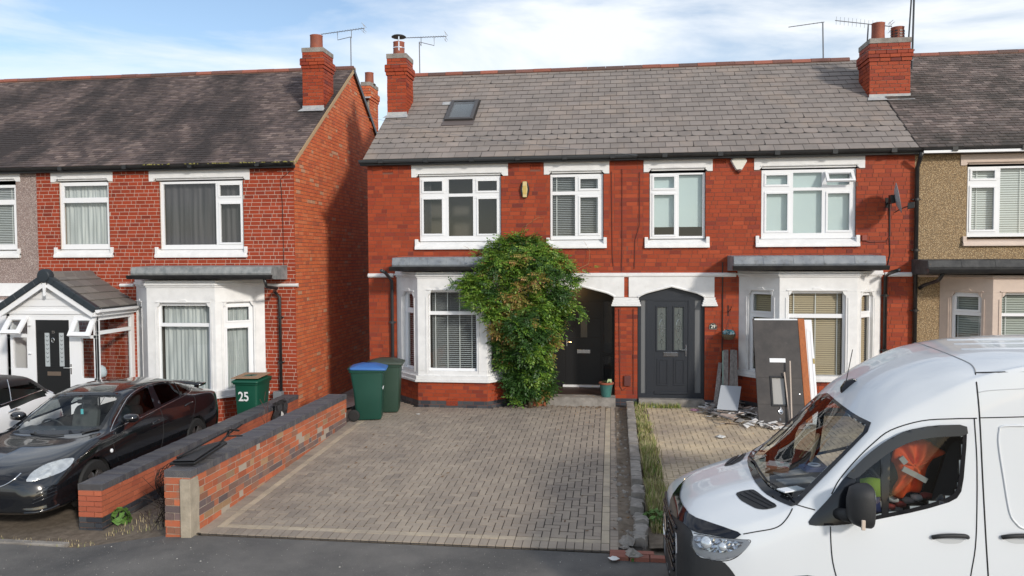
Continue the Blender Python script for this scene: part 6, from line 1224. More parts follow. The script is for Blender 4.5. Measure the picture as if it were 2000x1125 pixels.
VAN.patch([(1719, 872), (1730, 866), (1739, 866), (1735, 1006), (1722, 1009)], .006, M['frit'], 'window_divider', van, smooth=0, mirror=True)
VAN.patch([(1650, 931), (1690, 891), (1726, 863), (1769, 840), (1820, 830), (1885, 828), (1888, 850), (1822, 853), (1777, 862), (1737, 882), (1703, 908), (1670, 937)], .035, mat('smoked_wind_deflector', (.03, .033, .036), .3), 'wind_deflector', van, smooth=1, mirror=True)
FB = [(1351, 930), (1331, 945), (1314, 971), (1305, 1000), (1303, 1032), (1302, 1076), (1306, 1135), (1446, 1135), (1432, 1115), (1413, 1093), (1386, 1070), (1355, 1046), (1400, 1047), (1434, 1053), (1452, 1042), (1400, 1026), (1351, 1008), (1333, 984), (1328, 967), (1336, 941), (1364, 921)]
VAN.patch([(1366, 919), (1336, 940), (1328, 967), (1333, 985), (1351, 1009), (1400, 1026), (1452, 1042), (1434, 1054), (1403, 1048), (1355, 1040), (1333, 1020), (1308, 1000), (1312, 971), (1331, 945), (1351, 930)], .012, M['gloss'], 'bonnet_deflector', van, smooth=1, step=5)
b_ = [(1310, 1000), (1333, 1019), (1355, 1041), (1352, 1066), (1363, 1086), (1388, 1095), (1413, 1096), (1428, 1112), (1444, 1136), (1470, 1180), (1300, 1180), (1300, 1076), (1303, 1030)]
VAN.patch(b_, .005, M['trimblk'], 'bumper', van, smooth=1, step=6)
# lower bumper: all of the front below the lamps, both corners (the part out of the frame too)
b = MB(); vs = {}; 
for f in VAN.F:
    c = sum((VAN.V[i] for i in f), Vector())/4; u, w, z = VAN.L(c)
    if z < .80-.35*max(0, u-.1) and u < .95 and z > .2: b.f.append(tuple(vs.setdefault(i, len(vs)) for i in f))
inv = sorted(vs, key=vs.get); cz = VAN.W(1, 0, .6); b.v = [tuple(VAN.V[i]+(VAN.V[i]-cz).normalized()*.006) for i in inv]; b.build('lower_bumper', M['trimblk'], van, smooth=True)
g = MB()
for k in range(6):
    z = .96-.075*k; P_ = []
    for j in range(-10, 11):
        w = .52*j/10; o_ = VAN.bvh.ray_cast(VAN.W(-1, w, z+.02*abs(j/10)), VAN.f)[0]
        if o_: P_.append(o_-VAN.f*.012)
    if len(P_) > 3: g.tube(P_, .014, 6)
g.build('grille_slat', M['gloss'], van, smooth=True, kind=None)
o_ = VAN.bvh.ray_cast(VAN.W(-1, 0, .82), VAN.f)[0]; g = MB(); g.lathe(o_-VAN.f*.035, [(.10, 0), (.115, .0), (.12, .012), (.10, .02), (.095, .008)], 32, ax=-VAN.f, cap=False)
for k in range(3): a = R(90+120*k); g.prism(Fr(o_-VAN.f*.045, VAN.l, (0, 0, 1), -VAN.f), [(.014*math.cos(a+1.57), .014*math.sin(a+1.57)), (.1*math.cos(a), .1*math.sin(a)), (.014*math.cos(a-1.57), .014*math.sin(a-1.57))], 0, .012)
g.build('front_badge', M['chrome'], van)
HL = [(1355, 1044), (1351, 1062), (1361, 1083), (1386, 1093), (1412, 1095), (1438, 1088), (1456, 1074), (1467, 1059), (1458, 1054), (1432, 1053), (1395, 1050)]
hb = VAN.patch(HL, .004, mat('headlamp_housing', (.22, .23, .25), .35), 'headlight', van, smooth=1, step=5, mirror=True); VAN.patch([(1360, 1048), (1357, 1062), (1372, 1074), (1400, 1080), (1432, 1076), (1455, 1060), (1440, 1056), (1400, 1053)], .010, M['reflect'], 'headlight_reflector', van, smooth=1, step=4, flat=True, fshift=lambda w: Vector((random.uniform(-.01, .01), random.uniform(-.01, .01), 0)))
for (px, py, r) in ((1380, 1060, .05), (1412, 1068, .035)):
    q, n = VAN.hit(px, py, .012); MB().lathe(q, [(r, -.005), (r, .006), (r*.6, .016), (r*.1, .02)], 20, ax=n).build('lamp_lens', mat('clear_lamp_lens', (.6, .65, .7), .08, metal=.5), hb, smooth=True)
VAN.patch(HL, .022, M['lens'], 'headlight_glass', van, smooth=1, step=6)
VAN.seam([(1355, 1042), (1405, 1050), (1450, 1054), (1466, 1058), (1440, 1087), (1410, 1096), (1370, 1090)], van, r=.004)
for V_ in ([(1436, 964), (1450, 959), (1470, 956), (1478, 960), (1492, 971), (1508, 981), (1518, 988), (1514, 992), (1494, 996), (1477, 994), (1460, 985), (1446, 977)], [(1414, 910), (1421, 901), (1440, 887), (1456, 882), (1458, 886), (1450, 899), (1432, 908), (1418, 911)]):
    o_ = VAN.patch(V_, .004, M['trimblk'], 'bonnet_vent', van, smooth=1, step=5)
    xs_ = [p[0] for p in V_]; ys_ = [p[1] for p in V_]
for a, c in (((1446, 966), (1500, 993)), ((1455, 962), (1508, 989)), ((1464, 959), (1514, 986)), ((1421, 907), (1443, 890)), ((1428, 907), (1450, 889))): VAN.seam([a, ((a[0]+c[0])/2, (a[1]+c[1])/2), c], van, r=.006, m=M['gloss'], name='vent_louvre', off=.006)
VAN.seam([(1548, 993), (1543, 1003), (1535, 1015), (1524, 1026), (1508, 1033), (1480, 1038), (1452, 1043)], van, mirror=True); VAN.seam([(1553, 985), (1570, 990), (1592, 996)], van, mirror=True)
VAN.seam([(1624, 965), (1640, 936), (1672, 898), (1705, 866), (1740, 840), (1800, 822), (1860, 818), (1908, 817)], van, r=.005, mirror=True); VAN.seam([(1622, 1028), (1623, 1060), (1627, 1100), (1640, 1150)], van, mirror=True)
VAN.seam([(1903, 818), (1908, 900), (1908, 1000), (1905, 1070), (1896, 1125), (1890, 1180)], van, mirror=True); VAN.seam([(1905, 728), (1913, 810), (1920, 950), (1926, 1060), (1930, 1125), (1932, 1180)], van, r=.006, mirror=True); VAN.seam([(1905, 728), (1950, 727), (2040, 725)], van, r=.007, n=1)
VAN.seam([(1785, 667), (1830, 683), (1865, 697), (1892, 709), (1902, 718), (1906, 729)], van, r=.006, m=mat('grey_roof_seam', (.3, .3, .3), .5)); VAN.seam([(1912, 766), (1940, 762), (2040, 757)], van, r=.004, m=mat('crease_shade', (.5, .52, .54), .4)); VAN.seam([(1914, 816), (1960, 815), (2040, 813)], van, r=.005)  # the paler grey line draws the shade of a body crease
cr = M['vanpaint']; VAN.seam([(2040, 832), (1962, 832), (1952, 842), (1951, 870), (1960, 930), (1972, 1000), (1985, 1022), (2000, 1032), (2040, 1036)], van, r=.010, m=cr, name='panel_crease')
for k, y in enumerate((672, 680, 690)): VAN.seam([(1850+k*14, y-8), (1920+k*14, y-9), (2040, y-10)], van, r=.008, m=cr, name='roof_rib')
for (a, c, n1) in ((1821, 1889, 0), (1957, 2030, 0)):
    pts_ = [(a, 1048), ((a+c)/2, 1045), (c, 1048)]; rec_ = VAN.patch([(a+2, 1052), (a+12, 1040), (c-20, 1040), (c-2, 1051), (c-14, 1062), (a+20, 1062)], .002, mat('handle_recess_shade', (.5, .52, .54), .4), 'handle_recess_shade', van, smooth=2, step=5)  # flat patch in greyed van paint, the hollow's shade put into its colour
    W_ = [VAN.hit(x, y, o)[0] for x, y, o in ((a, 1049, .008), (a+8, 1045, .04), (a+30, 1043, .05), (c-10, 1044, .045), (c, 1049, .008))]; b = MB(); b.tube([tuple(q) for q in catmull([tuple(w) for w in W_], 4)], .017, 8); b.build('door_handle', M['trimblk'], van, smooth=True)
VAN.seam([(1466, 897), (1474, 905), (1486, 926), (1500, 945)], van, r=.010, m=M['trimblk'], name='wiper', off=.03); VAN.seam([(1500, 945), (1535, 966), (1550, 978)], van, r=.008, m=M['trimblk'], name='wiper', off=.03)
q, n = VAN.hit(1658, 753, 0); b = MB(); fw_ = (VAN.f*.75+Vector((0, 0, .62))).normalized(); side = VAN.l; f_ = Fr(q, fw_, n, side); b.prism(f_, [(-.10, -.01), (.09, -.01), (.07, .03), (.0, .055), (-.07, .03)], -.025, .025); b.build('aerial_base', M['gloss'], van, bevel=.01); b = MB(); b.tube([q+n*.04, q+n*.04+Vector((.06, .02, .30))], .004, 5); b.build('aerial_whip', M['trimblk'], van)
# mirror
mo_ = VAN.L(VAN.hit(1640, 1000)[0]); mc = VAN.W(mo_[0]+.06, mo_[1]+.17, mo_[2]+.06)
b = MB(); ring_ = lambda d, k, kz, zz: [VAN.W(mo_[0]+.10+d+.0*math.cos(a), mo_[1]+.16+math.copysign(abs(math.cos(a))**.6, math.cos(a))*.115*k, mo_[2]+.11+zz+math.copysign(abs(math.sin(a))**.6, math.sin(a))*.165*kz) for a in (2*math.pi*i/20 for i in range(20))]
b.rings([ring_(-.09, .35, .5, -.01), ring_(-.06, .8, .85, 0), ring_(0, 1, 1, 0), ring_(.07, 1.03, 1.02, 0), ring_(.085, .95, .96, 0)]); mi = b.build('door_mirror', M['trimblk'], van, smooth=True)
b = MB(); b.rings([ring_(.086, .9, .92, 0), ring_(.088, .9, .92, 0)]); b.build('mirror_glass', M['chrome'], mi); b = MB(); b.tube([VAN.W(mo_[0]-.02, mo_[1]-.03, mo_[2]-.02), VAN.W(mo_[0]+.06, mo_[1]+.10, mo_[2]+.0)], .05, 10); b.build('mirror_arm', M['trimblk'], mi, smooth=True)
b = MB(); e_ = VAN.W(mo_[0]+.09, mo_[1]+.27, mo_[2]+.0); b.box(Fr(e_, VAN.f, (0, 0, 1)), -.01, .02, -.05, .03, -.012, .008); b.build('indicator', mat('clear_amber_lens', (.6, .5, .42), .15), mi, bevel=.006)
for u in (1.0, 4.66):
    for sg in (1, -1): wheel('wheel', VAN.W(u, sg*.90, .34), VAN.l*sg, .345, .22, van)
for u in (1.0, 4.66):
    for sg in (1, -1):
        b = MB(); b.tube([VAN.W(u+.43*math.cos(a), sg*1.0, .34+.43*math.sin(a)) for a in (math.pi*i/14 for i in range(15))], .03, 8); b.build('arch_trim', M['trimblk'], van, smooth=True)
# cab
def seat(parent, car, u, w, z, m, sc=1.0, name='seat'):
    b = MB(); f = Fr(car.W(u, w, z), car.l, (0, 0, 1), -car.f) ; 
    def rr_(cx, cz, hw, hh, y0, y1, lean): 
        pr = [(cx+math.copysign(abs(math.cos(a))**.5, math.cos(a))*hw, cz+math.copysign(abs(math.sin(a))**.5, math.sin(a))*hh) for a in (2*math.pi*i/20 for i in range(20))]; return pr
    for (cz, hw, hh, d0, d1) in ((.38, .24*sc, .34*sc, -.12, .02), (.83*sc, .14*sc, .11*sc, -.13, -.02)):
        P_ = rr_(0, cz, hw, hh, 0, 0, 0); rs = [[f.p(a*k, cz+(c-cz)*k, d-.25*(c-.1)) for a, c in P_] for k, d in ((.8, d0), (1, d0+.03), (1, d1-.03), (.8, d1))]; b.rings(rs)
    b.box(f, -.24*sc, .24*sc, -.12, .05, -.05, .45); return b.build(name, m, parent, smooth=False, bevel=.03)
sm_ = mat('dark_blue_seat_cloth', (.035, .042, .055), .85)
seat(van, VAN, 2.25, .45, 1.05, sm_); seat(van, VAN, 2.25, -.25, 1.05, sm_); seat(van, VAN, 2.25, -.68, 1.05, sm_)
MB().rings([[VAN.W(u, w, z) for w in (-.80, .80)]+[VAN.W(u+.01, w, z-.4) for w in (.80, -.80)] for u, z in ((1.08, 1.36), (1.25, 1.40), (1.5, 1.36), (1.6, 1.2))]).build('dashboard', M['liner'], van)
b = MB(); cc = VAN.W(1.72, .42, 1.42); ax = (VAN.f*.8+Vector((0, 0, .5))).normalized(); e1 = VAN.l; e2 = ax.cross(e1); b.tube([cc+(e1*math.cos(a)+e2*math.sin(a))*.2 for a in (2*math.pi*i/24 for i in range(25))], .016, 8); b.tube([cc-e1*.19, cc+e1*.19], .018, 6); b.build('steering_wheel', M['trimblk'], van, smooth=True)
MB().quad(VAN.W(2.62, -.88, .4), VAN.W(2.62, .88, .4), VAN.W(2.62, .78, 2.3), VAN.W(2.62, -.78, 2.3)).build('bulkhead', M['liner'], van)
MB().quad(VAN.W(1.0, -.9, .75), VAN.W(2.62, -.9, .75), VAN.W(2.62, .9, .75), VAN.W(1.0, .9, .75)).build('cab_floor', M['liner'], van)
# loose things in the cab
def flat(name, label, cat, px, py, w, h, m, rot=0, off=-.10, th=.012, tilt=None, z=None):
    r = ray(px, py).normalized(); h0 = VAN.bvh.ray_cast(CAMPOS, r)[0]; zz = VAN.W(0, 0, z or 1.42).z; t = (zz-CAMPOS.z)/r.z; p = CAMPOS+r*t; a = R(rot); f = Fr(p, (math.cos(a), math.sin(a), 0), (-math.sin(a), math.cos(a), 0)); b = MB(); b.box(f, -w/2, w/2, -h/2, h/2, 0, th); return tag(b.build(name, m, bevel=.003), label, cat), f
bk, f = flat('booklet', 'white and pink printed booklet on the van dashboard', 'booklet', 1521, 908, .20, .17, mat('printed_white_cover', (.7, .7, .66), .5, col2=(.6, .2, .22), ns=14, nd=1, fac=(.55, .6)), -20)
flat('box', 'orange brown carton under the white booklet on the dashboard', 'box', 1518, 922, .20, .15, mat('orange_carton', (.4, .17, .08), .7), -15, z=1.385, th=.04)
bt, f = flat('tool_case', 'dark blue box with a pale ring handle on the van dashboard', 'case', 1590, 918, .22, .15, mat('dark_blue_box', (.03, .05, .16), .4), 12, th=.04); b = MB(); b.tube([f.p(.05*math.cos(a), .045*math.sin(a), .05) for a in (2*math.pi*i/16 for i in range(17))], .008, 6); b.build('handle', mat('pale_blue_handle', (.45, .5, .6), .4), bt)
flat('paper_sheets', 'white papers at the near corner of the van dashboard', 'papers', 1545, 957, .22, .10, mat('white_paper', (.75, .78, .82), .7), 30, z=1.40)
flat('folded_cloth', 'grey folded cloth lying on the dashboard of the van', 'cloth', 1560, 940, .36, .14, mat('grey_cloth', (.25, .26, .28), .9, col2=(.4, .38, .36), ns=9), 20, z=1.40)
flat('papers', 'crumpled beige newspaper on the dashboard of the van', 'newspaper', 1545, 925, .3, .12, mat('newsprint', (.42, .38, .35), .9, col2=(.3, .28, .26), ns=20), 25, z=1.39)
t = thing('timber_offcut', 'pale timber strip standing upright on the van dashboard', 'timber strip'); A = VAN.W(1.35, -.25, 1.40); MB().box(Fr(A, VAN.l, (.25, 0, 1)), -.02, .02, 0, .28, -.01, .01).build('strip', mat('pale_pine', (.6, .47, .3), .7), t)
M['hiviz'] = mat('orange_hi_vis_fabric', (.95, .13, .015), .7, bump=.8, bs=12, col2=(.85, .09, .01), ns=8)
t = thing('hi_vis_coat', 'orange high visibility coat hanging inside the van door window', 'coat')
C0 = VAN.W(0, .66, 0); CF = Fr(C0, VAN.f, (0, 0, 1), VAN.l); pl2 = [(1762, 866), (1782, 858), (1802, 856), (1818, 862), (1826, 870), (1850, 884), (1830, 886), (1819, 893), (1812, 915), (1806, 938), (1798, 962), (1782, 962), (1770, 967), (1756, 974), (1741, 968), (1748, 948), (1753, 925), (1746, 905), (1738, 900), (1740, 884), (1750, 872)]
P3 = [CF.px(x, y) for x, y in resample(chaikin(pl2, 1), 4)]; b = MB(); n = len(P3); cx = sum(p[0] for p in P3)/n; cz = sum(p[1] for p in P3)/n
rs = [[CF.p(cx+(a-cx)*k, cz+(c-cz)*k, d*.6+.022*math.sin(a*38+c*9+k*2)*(k > .1)+.012*math.sin(c*30)) for i, (a, c) in enumerate(P3)] for k, d in ((.2, -.08), (.85, -.06), (1, 0), (.93, .03), (.8, .04), (.65, .05), (.5, .055), (.35, .06), (.2, .06), (.08, .06))]; b.rings(rs); b.build('fabric', M['hiviz'], t, smooth=True)
for a, c, e, g_ in ((1756, 910, 1780, 922), (1780, 922, 1802, 934), (1752, 888, 1762, 900)):
    p0, p1 = CF.px(a, c), CF.px(e, g_); v = Vector((p1[0]-p0[0], p1[1]-p0[1])); nn_ = Vector((-v.y, v.x)).normalized()*.022; MB().prism(CF, [(p0[0]-nn_.x, p0[1]-nn_.y), (p1[0]-nn_.x, p1[1]-nn_.y), (p1[0]+nn_.x, p1[1]+nn_.y), (p0[0]+nn_.x, p0[1]+nn_.y)], .07, .085).build('reflective_strip', mat('silver_tape', (.5, .5, .48), .4), t)
C1 = Fr(VAN.W(0, .62, 0), VAN.f, (0, 0, 1), VAN.l)
def cabthing(name, label, cat, poly, m, d=.06, fr=C1, child='fabric'):
    t = thing(name, label, cat); P3 = [fr.px(x, y) for x, y in poly]; cx = sum(p[0] for p in P3)/len(P3); cz = sum(p[1] for p in P3)/len(P3); b = MB(); b.rings([[fr.p(cx+(a-cx)*k, cz+(c-cz)*k, e+random.uniform(-.008, .008)) for a, c in P3] for k, e in ((.3, -d), (.95, -d*.7), (1, 0), (.85, d*.6), (.3, d))]); b.build(child, m, t, smooth=True); return t
cabthing('hi_vis_vest', 'lime green vest seen low in the front of the van door window', 'vest', [(1682, 938), (1700, 933), (1719, 935), (1720, 970), (1700, 972), (1684, 966)], mat('lime_fabric', (.25, .40, .02), .8, bump=.5, bs=15))
cabthing('blue_bag', 'dark blue bag under the lime vest in the van', 'bag', [(1680, 972), (1718, 970), (1722, 1004), (1698, 1010), (1680, 1008)], mat('navy_fabric', (.02, .035, .14), .8))
for i, (px, py) in enumerate(((1745, 975), (1760, 985), (1775, 978), (1792, 972), (1738, 990), (1720, 985), (1706, 995), (1810, 968), (1752, 996))): cabthing('packaging', ('crumpled white wrapper on the van seat, under the coat hem', 'red and white packet on the van seat below the coat', 'grey paper on the van seat, right of the red packet', 'white scrap on the van seat, below the coat sleeve', 'white wrapper on the van seat beside the window divider', 'white paper over the blue bag in the van', 'pale blue wrapper low in the front of the van window', 'small grey scrap far back on the van seat', 'lowest red packet on the van seat by the window edge')[i], 'wrapper', [(px-12, py-4), (px-3, py-7), (px+11, py-4), (px+10, py+4), (px, py+7), (px-11, py+4)], (whitep, mat('red_packet', (.4, .06, .05), .6), mat('grey_paper', (.35, .33, .33), .8))[i % 3], .03, child='sheet')
# ---- the black saloon
MS = [(0, [(0, .56), (.25, .55), (.42, .52), (.50, .47), (.54, .42), (.55, .36), (.55, .30), (.52, .24), (0, .22)]),
 (.05, [(0, .66), (.30, .645), (.52, .60), (.60, .54), (.65, .46), (.67, .38), (.67, .30), (.62, .2), (0, .19)]),
 (.15, [(0, .735), (.34, .715), (.60, .66), (.70, .60), (.76, .52), (.79, .42), (.79, .32), (.72, .19), (0, .18)]),
 (.35, [(0, .80), (.38, .785), (.66, .745), (.77, .69), (.83, .60), (.86, .48), (.86, .34), (.78, .19), (0, .18)]),
 (.7, [(0, .87), (.40, .86), (.68, .84), (.80, .80), (.865, .70), (.885, .52), (.88, .34), (.80, .19), (0, .18)]),
 (1.15, [(0, .945), (.42, .94), (.69, .925), (.80, .90), (.87, .78), (.895, .56), (.89, .34), (.82, .19), (0, .18)]),
 (1.35, [(0, 1.02), (.42, 1.0), (.68, .955), (.79, .92), (.87, .80), (.897, .56), (.89, .34), (.82, .19), (0, .18)]),
 (1.75, [(0, 1.22), (.40, 1.205), (.62, 1.14), (.71, 1.03), (.865, .87), (.897, .58), (.89, .34), (.82, .19), (0, .18)]),
 (2.15, [(0, 1.385), (.36, 1.37), (.55, 1.32), (.64, 1.20), (.855, .90), (.897, .60), (.89, .34), (.82, .19), (0, .18)]),
 (2.65, [(0, 1.44), (.36, 1.425), (.55, 1.38), (.64, 1.25), (.85, .92), (.897, .62), (.89, .34), (.82, .19), (0, .18)]),
 (3.25, [(0, 1.42), (.36, 1.405), (.54, 1.36), (.64, 1.24), (.84, .95), (.897, .64), (.89, .34), (.82, .19), (0, .18)]),
 (3.8, [(0, 1.30), (.36, 1.285), (.53, 1.245), (.65, 1.16), (.83, .98), (.89, .66), (.88, .34), (.80, .19), (0, .18)]),
 (4.25, [(0, 1.12), (.38, 1.11), (.58, 1.09), (.70, 1.06), (.82, .97), (.87, .66), (.86, .36), (.78, .22), (0, .2)]),
 (4.55, [(0, 1.03), (.38, 1.03), (.60, 1.02), (.72, .99), (.79, .93), (.83, .66), (.82, .4), (.74, .26), (0, .24)]),
 (4.68, [(0, .96), (.34, .96), (.54, .95), (.64, .92), (.70, .85), (.75, .64), (.74, .44), (.66, .32), (0, .3)]),
 (4.73, [(0, .9), (.3, .9), (.48, .89), (.56, .86), (.60, .8), (.64, .62), (.62, .48), (.55, .38), (0, .36)])]
SED = Car(MS, (-8.10, -7.36, -.37), R(90+1.44), sub=10, ns=230, sc=1.03); M['blackpaint'] = mat('black_car_paint', (.006, .007, .009), .16, coat=1.0)
sed = thing('saloon_car', 'black saloon car parked on the driveway beside the orange brick garden wall', 'car')
CWO = [(16, 845), (23, 834), (60, 802), (91, 777), (107, 771), (160, 767), (232, 767), (238, 770), (222, 798), (205, 830), (195, 841), (160, 846), (107, 850), (53, 848)]
CWI = [(26, 840), (62, 807), (94, 780), (110, 775), (160, 772), (224, 772), (231, 775), (214, 802), (198, 830), (190, 835), (160, 839), (107, 841), (55, 841)]
DLO = [(215, 844), (222, 825), (232, 806), (248, 778), (264, 764), (288, 752), (312, 746), (339, 745), (360, 748), (373, 754), (374, 762), (366, 770), (344, 781), (312, 797), (277, 815), (240, 830)]
DLI = [(237, 824), (236, 806), (250, 781), (266, 767), (288, 756), (312, 750), (339, 749), (358, 752), (368, 756), (368, 761), (362, 767), (342, 777), (312, 792), (277, 809)]
arches = [(.955, .33, .365), (3.68, .33, .365)]
SED.body([(CWI, .85), (DLI, 0)], M['blackpaint'], sed, arch=arches, inner=M['liner'], inner_rng=(1.6, 4.0))
SED.patch(CWO, .003, M['frit'], 'windscreen_border', sed, holes=[CWI], smooth=1, step=5); SED.patch(CWI, .001, M['carglass'], 'windscreen', sed, smooth=1, step=7); SED.patch(DLO, .003, M['frit'], 'side_window_border', sed, holes=[DLI], smooth=1, step=4, mirror=True); SED.patch(DLI, .001, M['tint'], 'side_window', sed, smooth=1, step=6, mirror=True)
SED.seam(DLO+[DLO[0]], sed, r=.006, m=M['chrome'], name='window_chrome', mirror=True, off=.004, n=2); SED.patch([(286, 752), (296, 750), (316, 795), (303, 801)], .006, M['frit'], 'door_pillar', sed, smooth=0, step=5, mirror=True); SED.seam([(340, 748), (348, 762), (352, 776)], sed, r=.008, m=M['gap'], mirror=True, off=.004)
SED.patch([(49, 941), (61, 923), (88, 907), (125, 896), (146, 894), (140, 907), (125, 920), (96, 932), (64, 941)], .004, mat('pale_headlamp_reflector', (.62, .62, .6), .2, metal=.6, col2=(.85, .85, .82), ns=16), 'headlight', sed, smooth=1, step=4, mirror=True); SED.patch([(49, 941), (61, 923), (88, 907), (125, 896), (146, 894), (140, 907), (125, 920), (96, 932), (64, 941)], .012, M['lens'], 'headlight_glass', sed, smooth=1, step=5)
SED.patch([(57, 987), (66, 975), (85, 960), (117, 944), (113, 962), (106, 979), (80, 987)], .002, M['frit'], 'fog_lamp_intake', sed, smooth=1, step=4, mirror=True)
for a in range(4): SED.seam([(62+a*3, 984-a*7), (85+a*2, 975-a*8), (110, 964-a*6)], sed, r=.006, m=M['blackpaint'], name='intake_slat', off=.01)
SED.patch([(-40, 958), (-40, 925), (0, 930), (38, 928), (20, 945), (0, 950)], .002, M['frit'], 'grille', sed, smooth=1, step=5); SED.seam([(41, 925), (30, 935), (15, 945), (0, 951), (-25, 955)], sed, r=.010, m=M['chrome'], name='grille_chrome', off=.006); SED.patch([(-40, 1000), (-40, 972), (0, 975), (30, 976), (22, 990), (0, 996)], .002, M['frit'], 'lower_grille', sed, smooth=1, step=5)
SED.seam([(48, 1001), (70, 1000), (95, 994), (114, 986)], sed, r=.016, m=M['blackpaint'], name='front_splitter', off=.012); SED.seam([(42, 925), (60, 920), (90, 903), (130, 893)], sed, r=.003)
SED.seam([(312, 797), (318, 815), (319, 850), (314, 880)], sed, r=.004, mirror=True); SED.seam([(372, 770), (381, 779), (380, 800), (374, 825), (366, 842)], sed, r=.004, mirror=True); SED.seam([(216, 846), (222, 870), (232, 900)], sed, r=.004, mirror=True); SED.seam([(20, 850), (80, 858), (150, 856), (195, 845)], sed, r=.004); SED.seam([(160, 847), (180, 842), (194, 839)], sed, r=.010, m=M['trimblk'], name='wiper', off=.012); SED.seam([(60, 848), (100, 852), (125, 850)], sed, r=.009, m=M['trimblk'], name='wiper', off=.012)
for a, c in (((361, 793), (376, 785)), ((297, 827), (311, 820))): W_ = [SED.hit(x, y, o)[0] for x, y, o in ((*a, .004), ((a[0]+c[0])/2, (a[1]+c[1])/2-1, .035), (*c, .004))]; b = MB(); b.tube(catmull([tuple(w) for w in W_], 4), .013, 6); b.build('door_handle', M['blackpaint'], sed, smooth=True)
q, n = SED.hit(218, 880, .002); MB().lathe(q, [(.03, -.004), (.028, .008), (.01, .014)], 12, ax=n).build('side_repeater', M['upvc'], sed)
q = SED.L(SED.hit(240, 824)[0])
for sg in (1, -1):
    b = MB(); rg = lambda d, k: [SED.W(q[0]-.02+d, sg*(q[1]+.13+math.copysign(abs(math.cos(a))**.7, math.cos(a))*.115*k), q[2]+.06+math.copysign(abs(math.sin(a))**.8, math.sin(a))*.065*k) for a in (2*math.pi*i/16 for i in range(16))]; b.rings([rg(-.08, .3), rg(-.055, .75), rg(0, 1), rg(.04, 1.0), rg(.05, .9)]); mm_ = b.build('door_mirror', M['blackpaint'], sed, smooth=True); b = MB(); b.tube([SED.W(q[0], sg*(q[1]-.04), q[2]+.0), SED.W(q[0], sg*(q[1]+.08), q[2]+.03)], .025, 8); b.build('mirror_arm', M['trimblk'], mm_)
b = MB(); rs = []
for i in range(15):
    w = -.62+1.24*i/14; e = abs(w)/.62; u0 = 4.30+.06*(1-e*e); z0 = 1.115+.03*(1-e*e); rs.append([SED.W(u0, w, z0+.005), SED.W(u0+.12, w, z0+.03), SED.W(u0+.24, w, z0+.028), SED.W(u0+.22, w, z0-.015), SED.W(u0+.05, w, z0-.02)])
b.rings(rs); b.build('rear_spoiler', M['blackpaint'], sed, smooth=True, bevel=0); b = MB()
for w in (-.5, .5): b.box(Fr(SED.W(4.42, w, 1.05), SED.f, (0, 0, 1)), -.05, .05, 0, .11, -.02, .02)
b.build('spoiler_mount', M['blackpaint'], sed)
for (u, sg) in ((.955, 1), (.955, -1), (3.68, 1), (3.68, -1)): wheel('wheel', SED.W(u, sg*.79, .33), SED.l*sg, .335, .21, sed)
b = MB()
for u in (.955, 3.68):
    for sg in (1, -1): vs = [SED.W(u+.37*math.cos(a), sg*w, .33+.37*math.sin(a)) for w in (.55, .87) for a in (math.pi*(i-1)/12 for i in range(15))]; b.add(vs, [(i, i+1, i+16, i+15) for i in range(14)])
b.build('arch_liner', M['liner'], sed)
seat(sed, SED, 2.45, .36, .42, mat('grey_car_seat', (.07, .08, .085), .85), .9); seat(sed, SED, 2.45, -.36, .42, bpy.data.materials['grey_car_seat'], .9)
b = MB(); cc = SED.W(1.85, -.36, .86); ax = (SED.f*.85+Vector((0, 0, .45))).normalized(); e1 = SED.l; e2 = ax.cross(e1); b.tube([cc+(e1*math.cos(a)+e2*math.sin(a))*.19 for a in (2*math.pi*i/24 for i in range(25))], .016, 8); b.build('steering_wheel', M['trimblk'], sed, smooth=True)
MB().quad(SED.W(1.25, -.72, .90), SED.W(1.25, .72, .90), SED.W(1.8, .70, .92), SED.W(1.8, -.70, .92)).build('dashboard', mat('dash_grey', (.04, .05, .06), .7), sed)
MB().box(Fr(SED.W(2.05, 0, 1.24), SED.l, (0, 0, 1)), -.11, .11, -.03, .03, -.01, .02).build('rear_view_mirror', M['liner'], sed)
t = thing('air_freshener', 'small turquoise air freshener hanging behind the black car windscreen', 'air freshener'); MB().box(Fr(SED.W(1.98, .0, 1.10), SED.l, (0, 0, 1)), -.02, .02, -.04, .04, -.004, .004).build('tag', mat('turquoise_tag', (.1, .5, .55), .5), t); b = MB(); b.tube([SED.W(1.98, 0, 1.14), SED.W(2.02, 0, 1.23)], .002, 4); b.build('string', M['mast'], t)
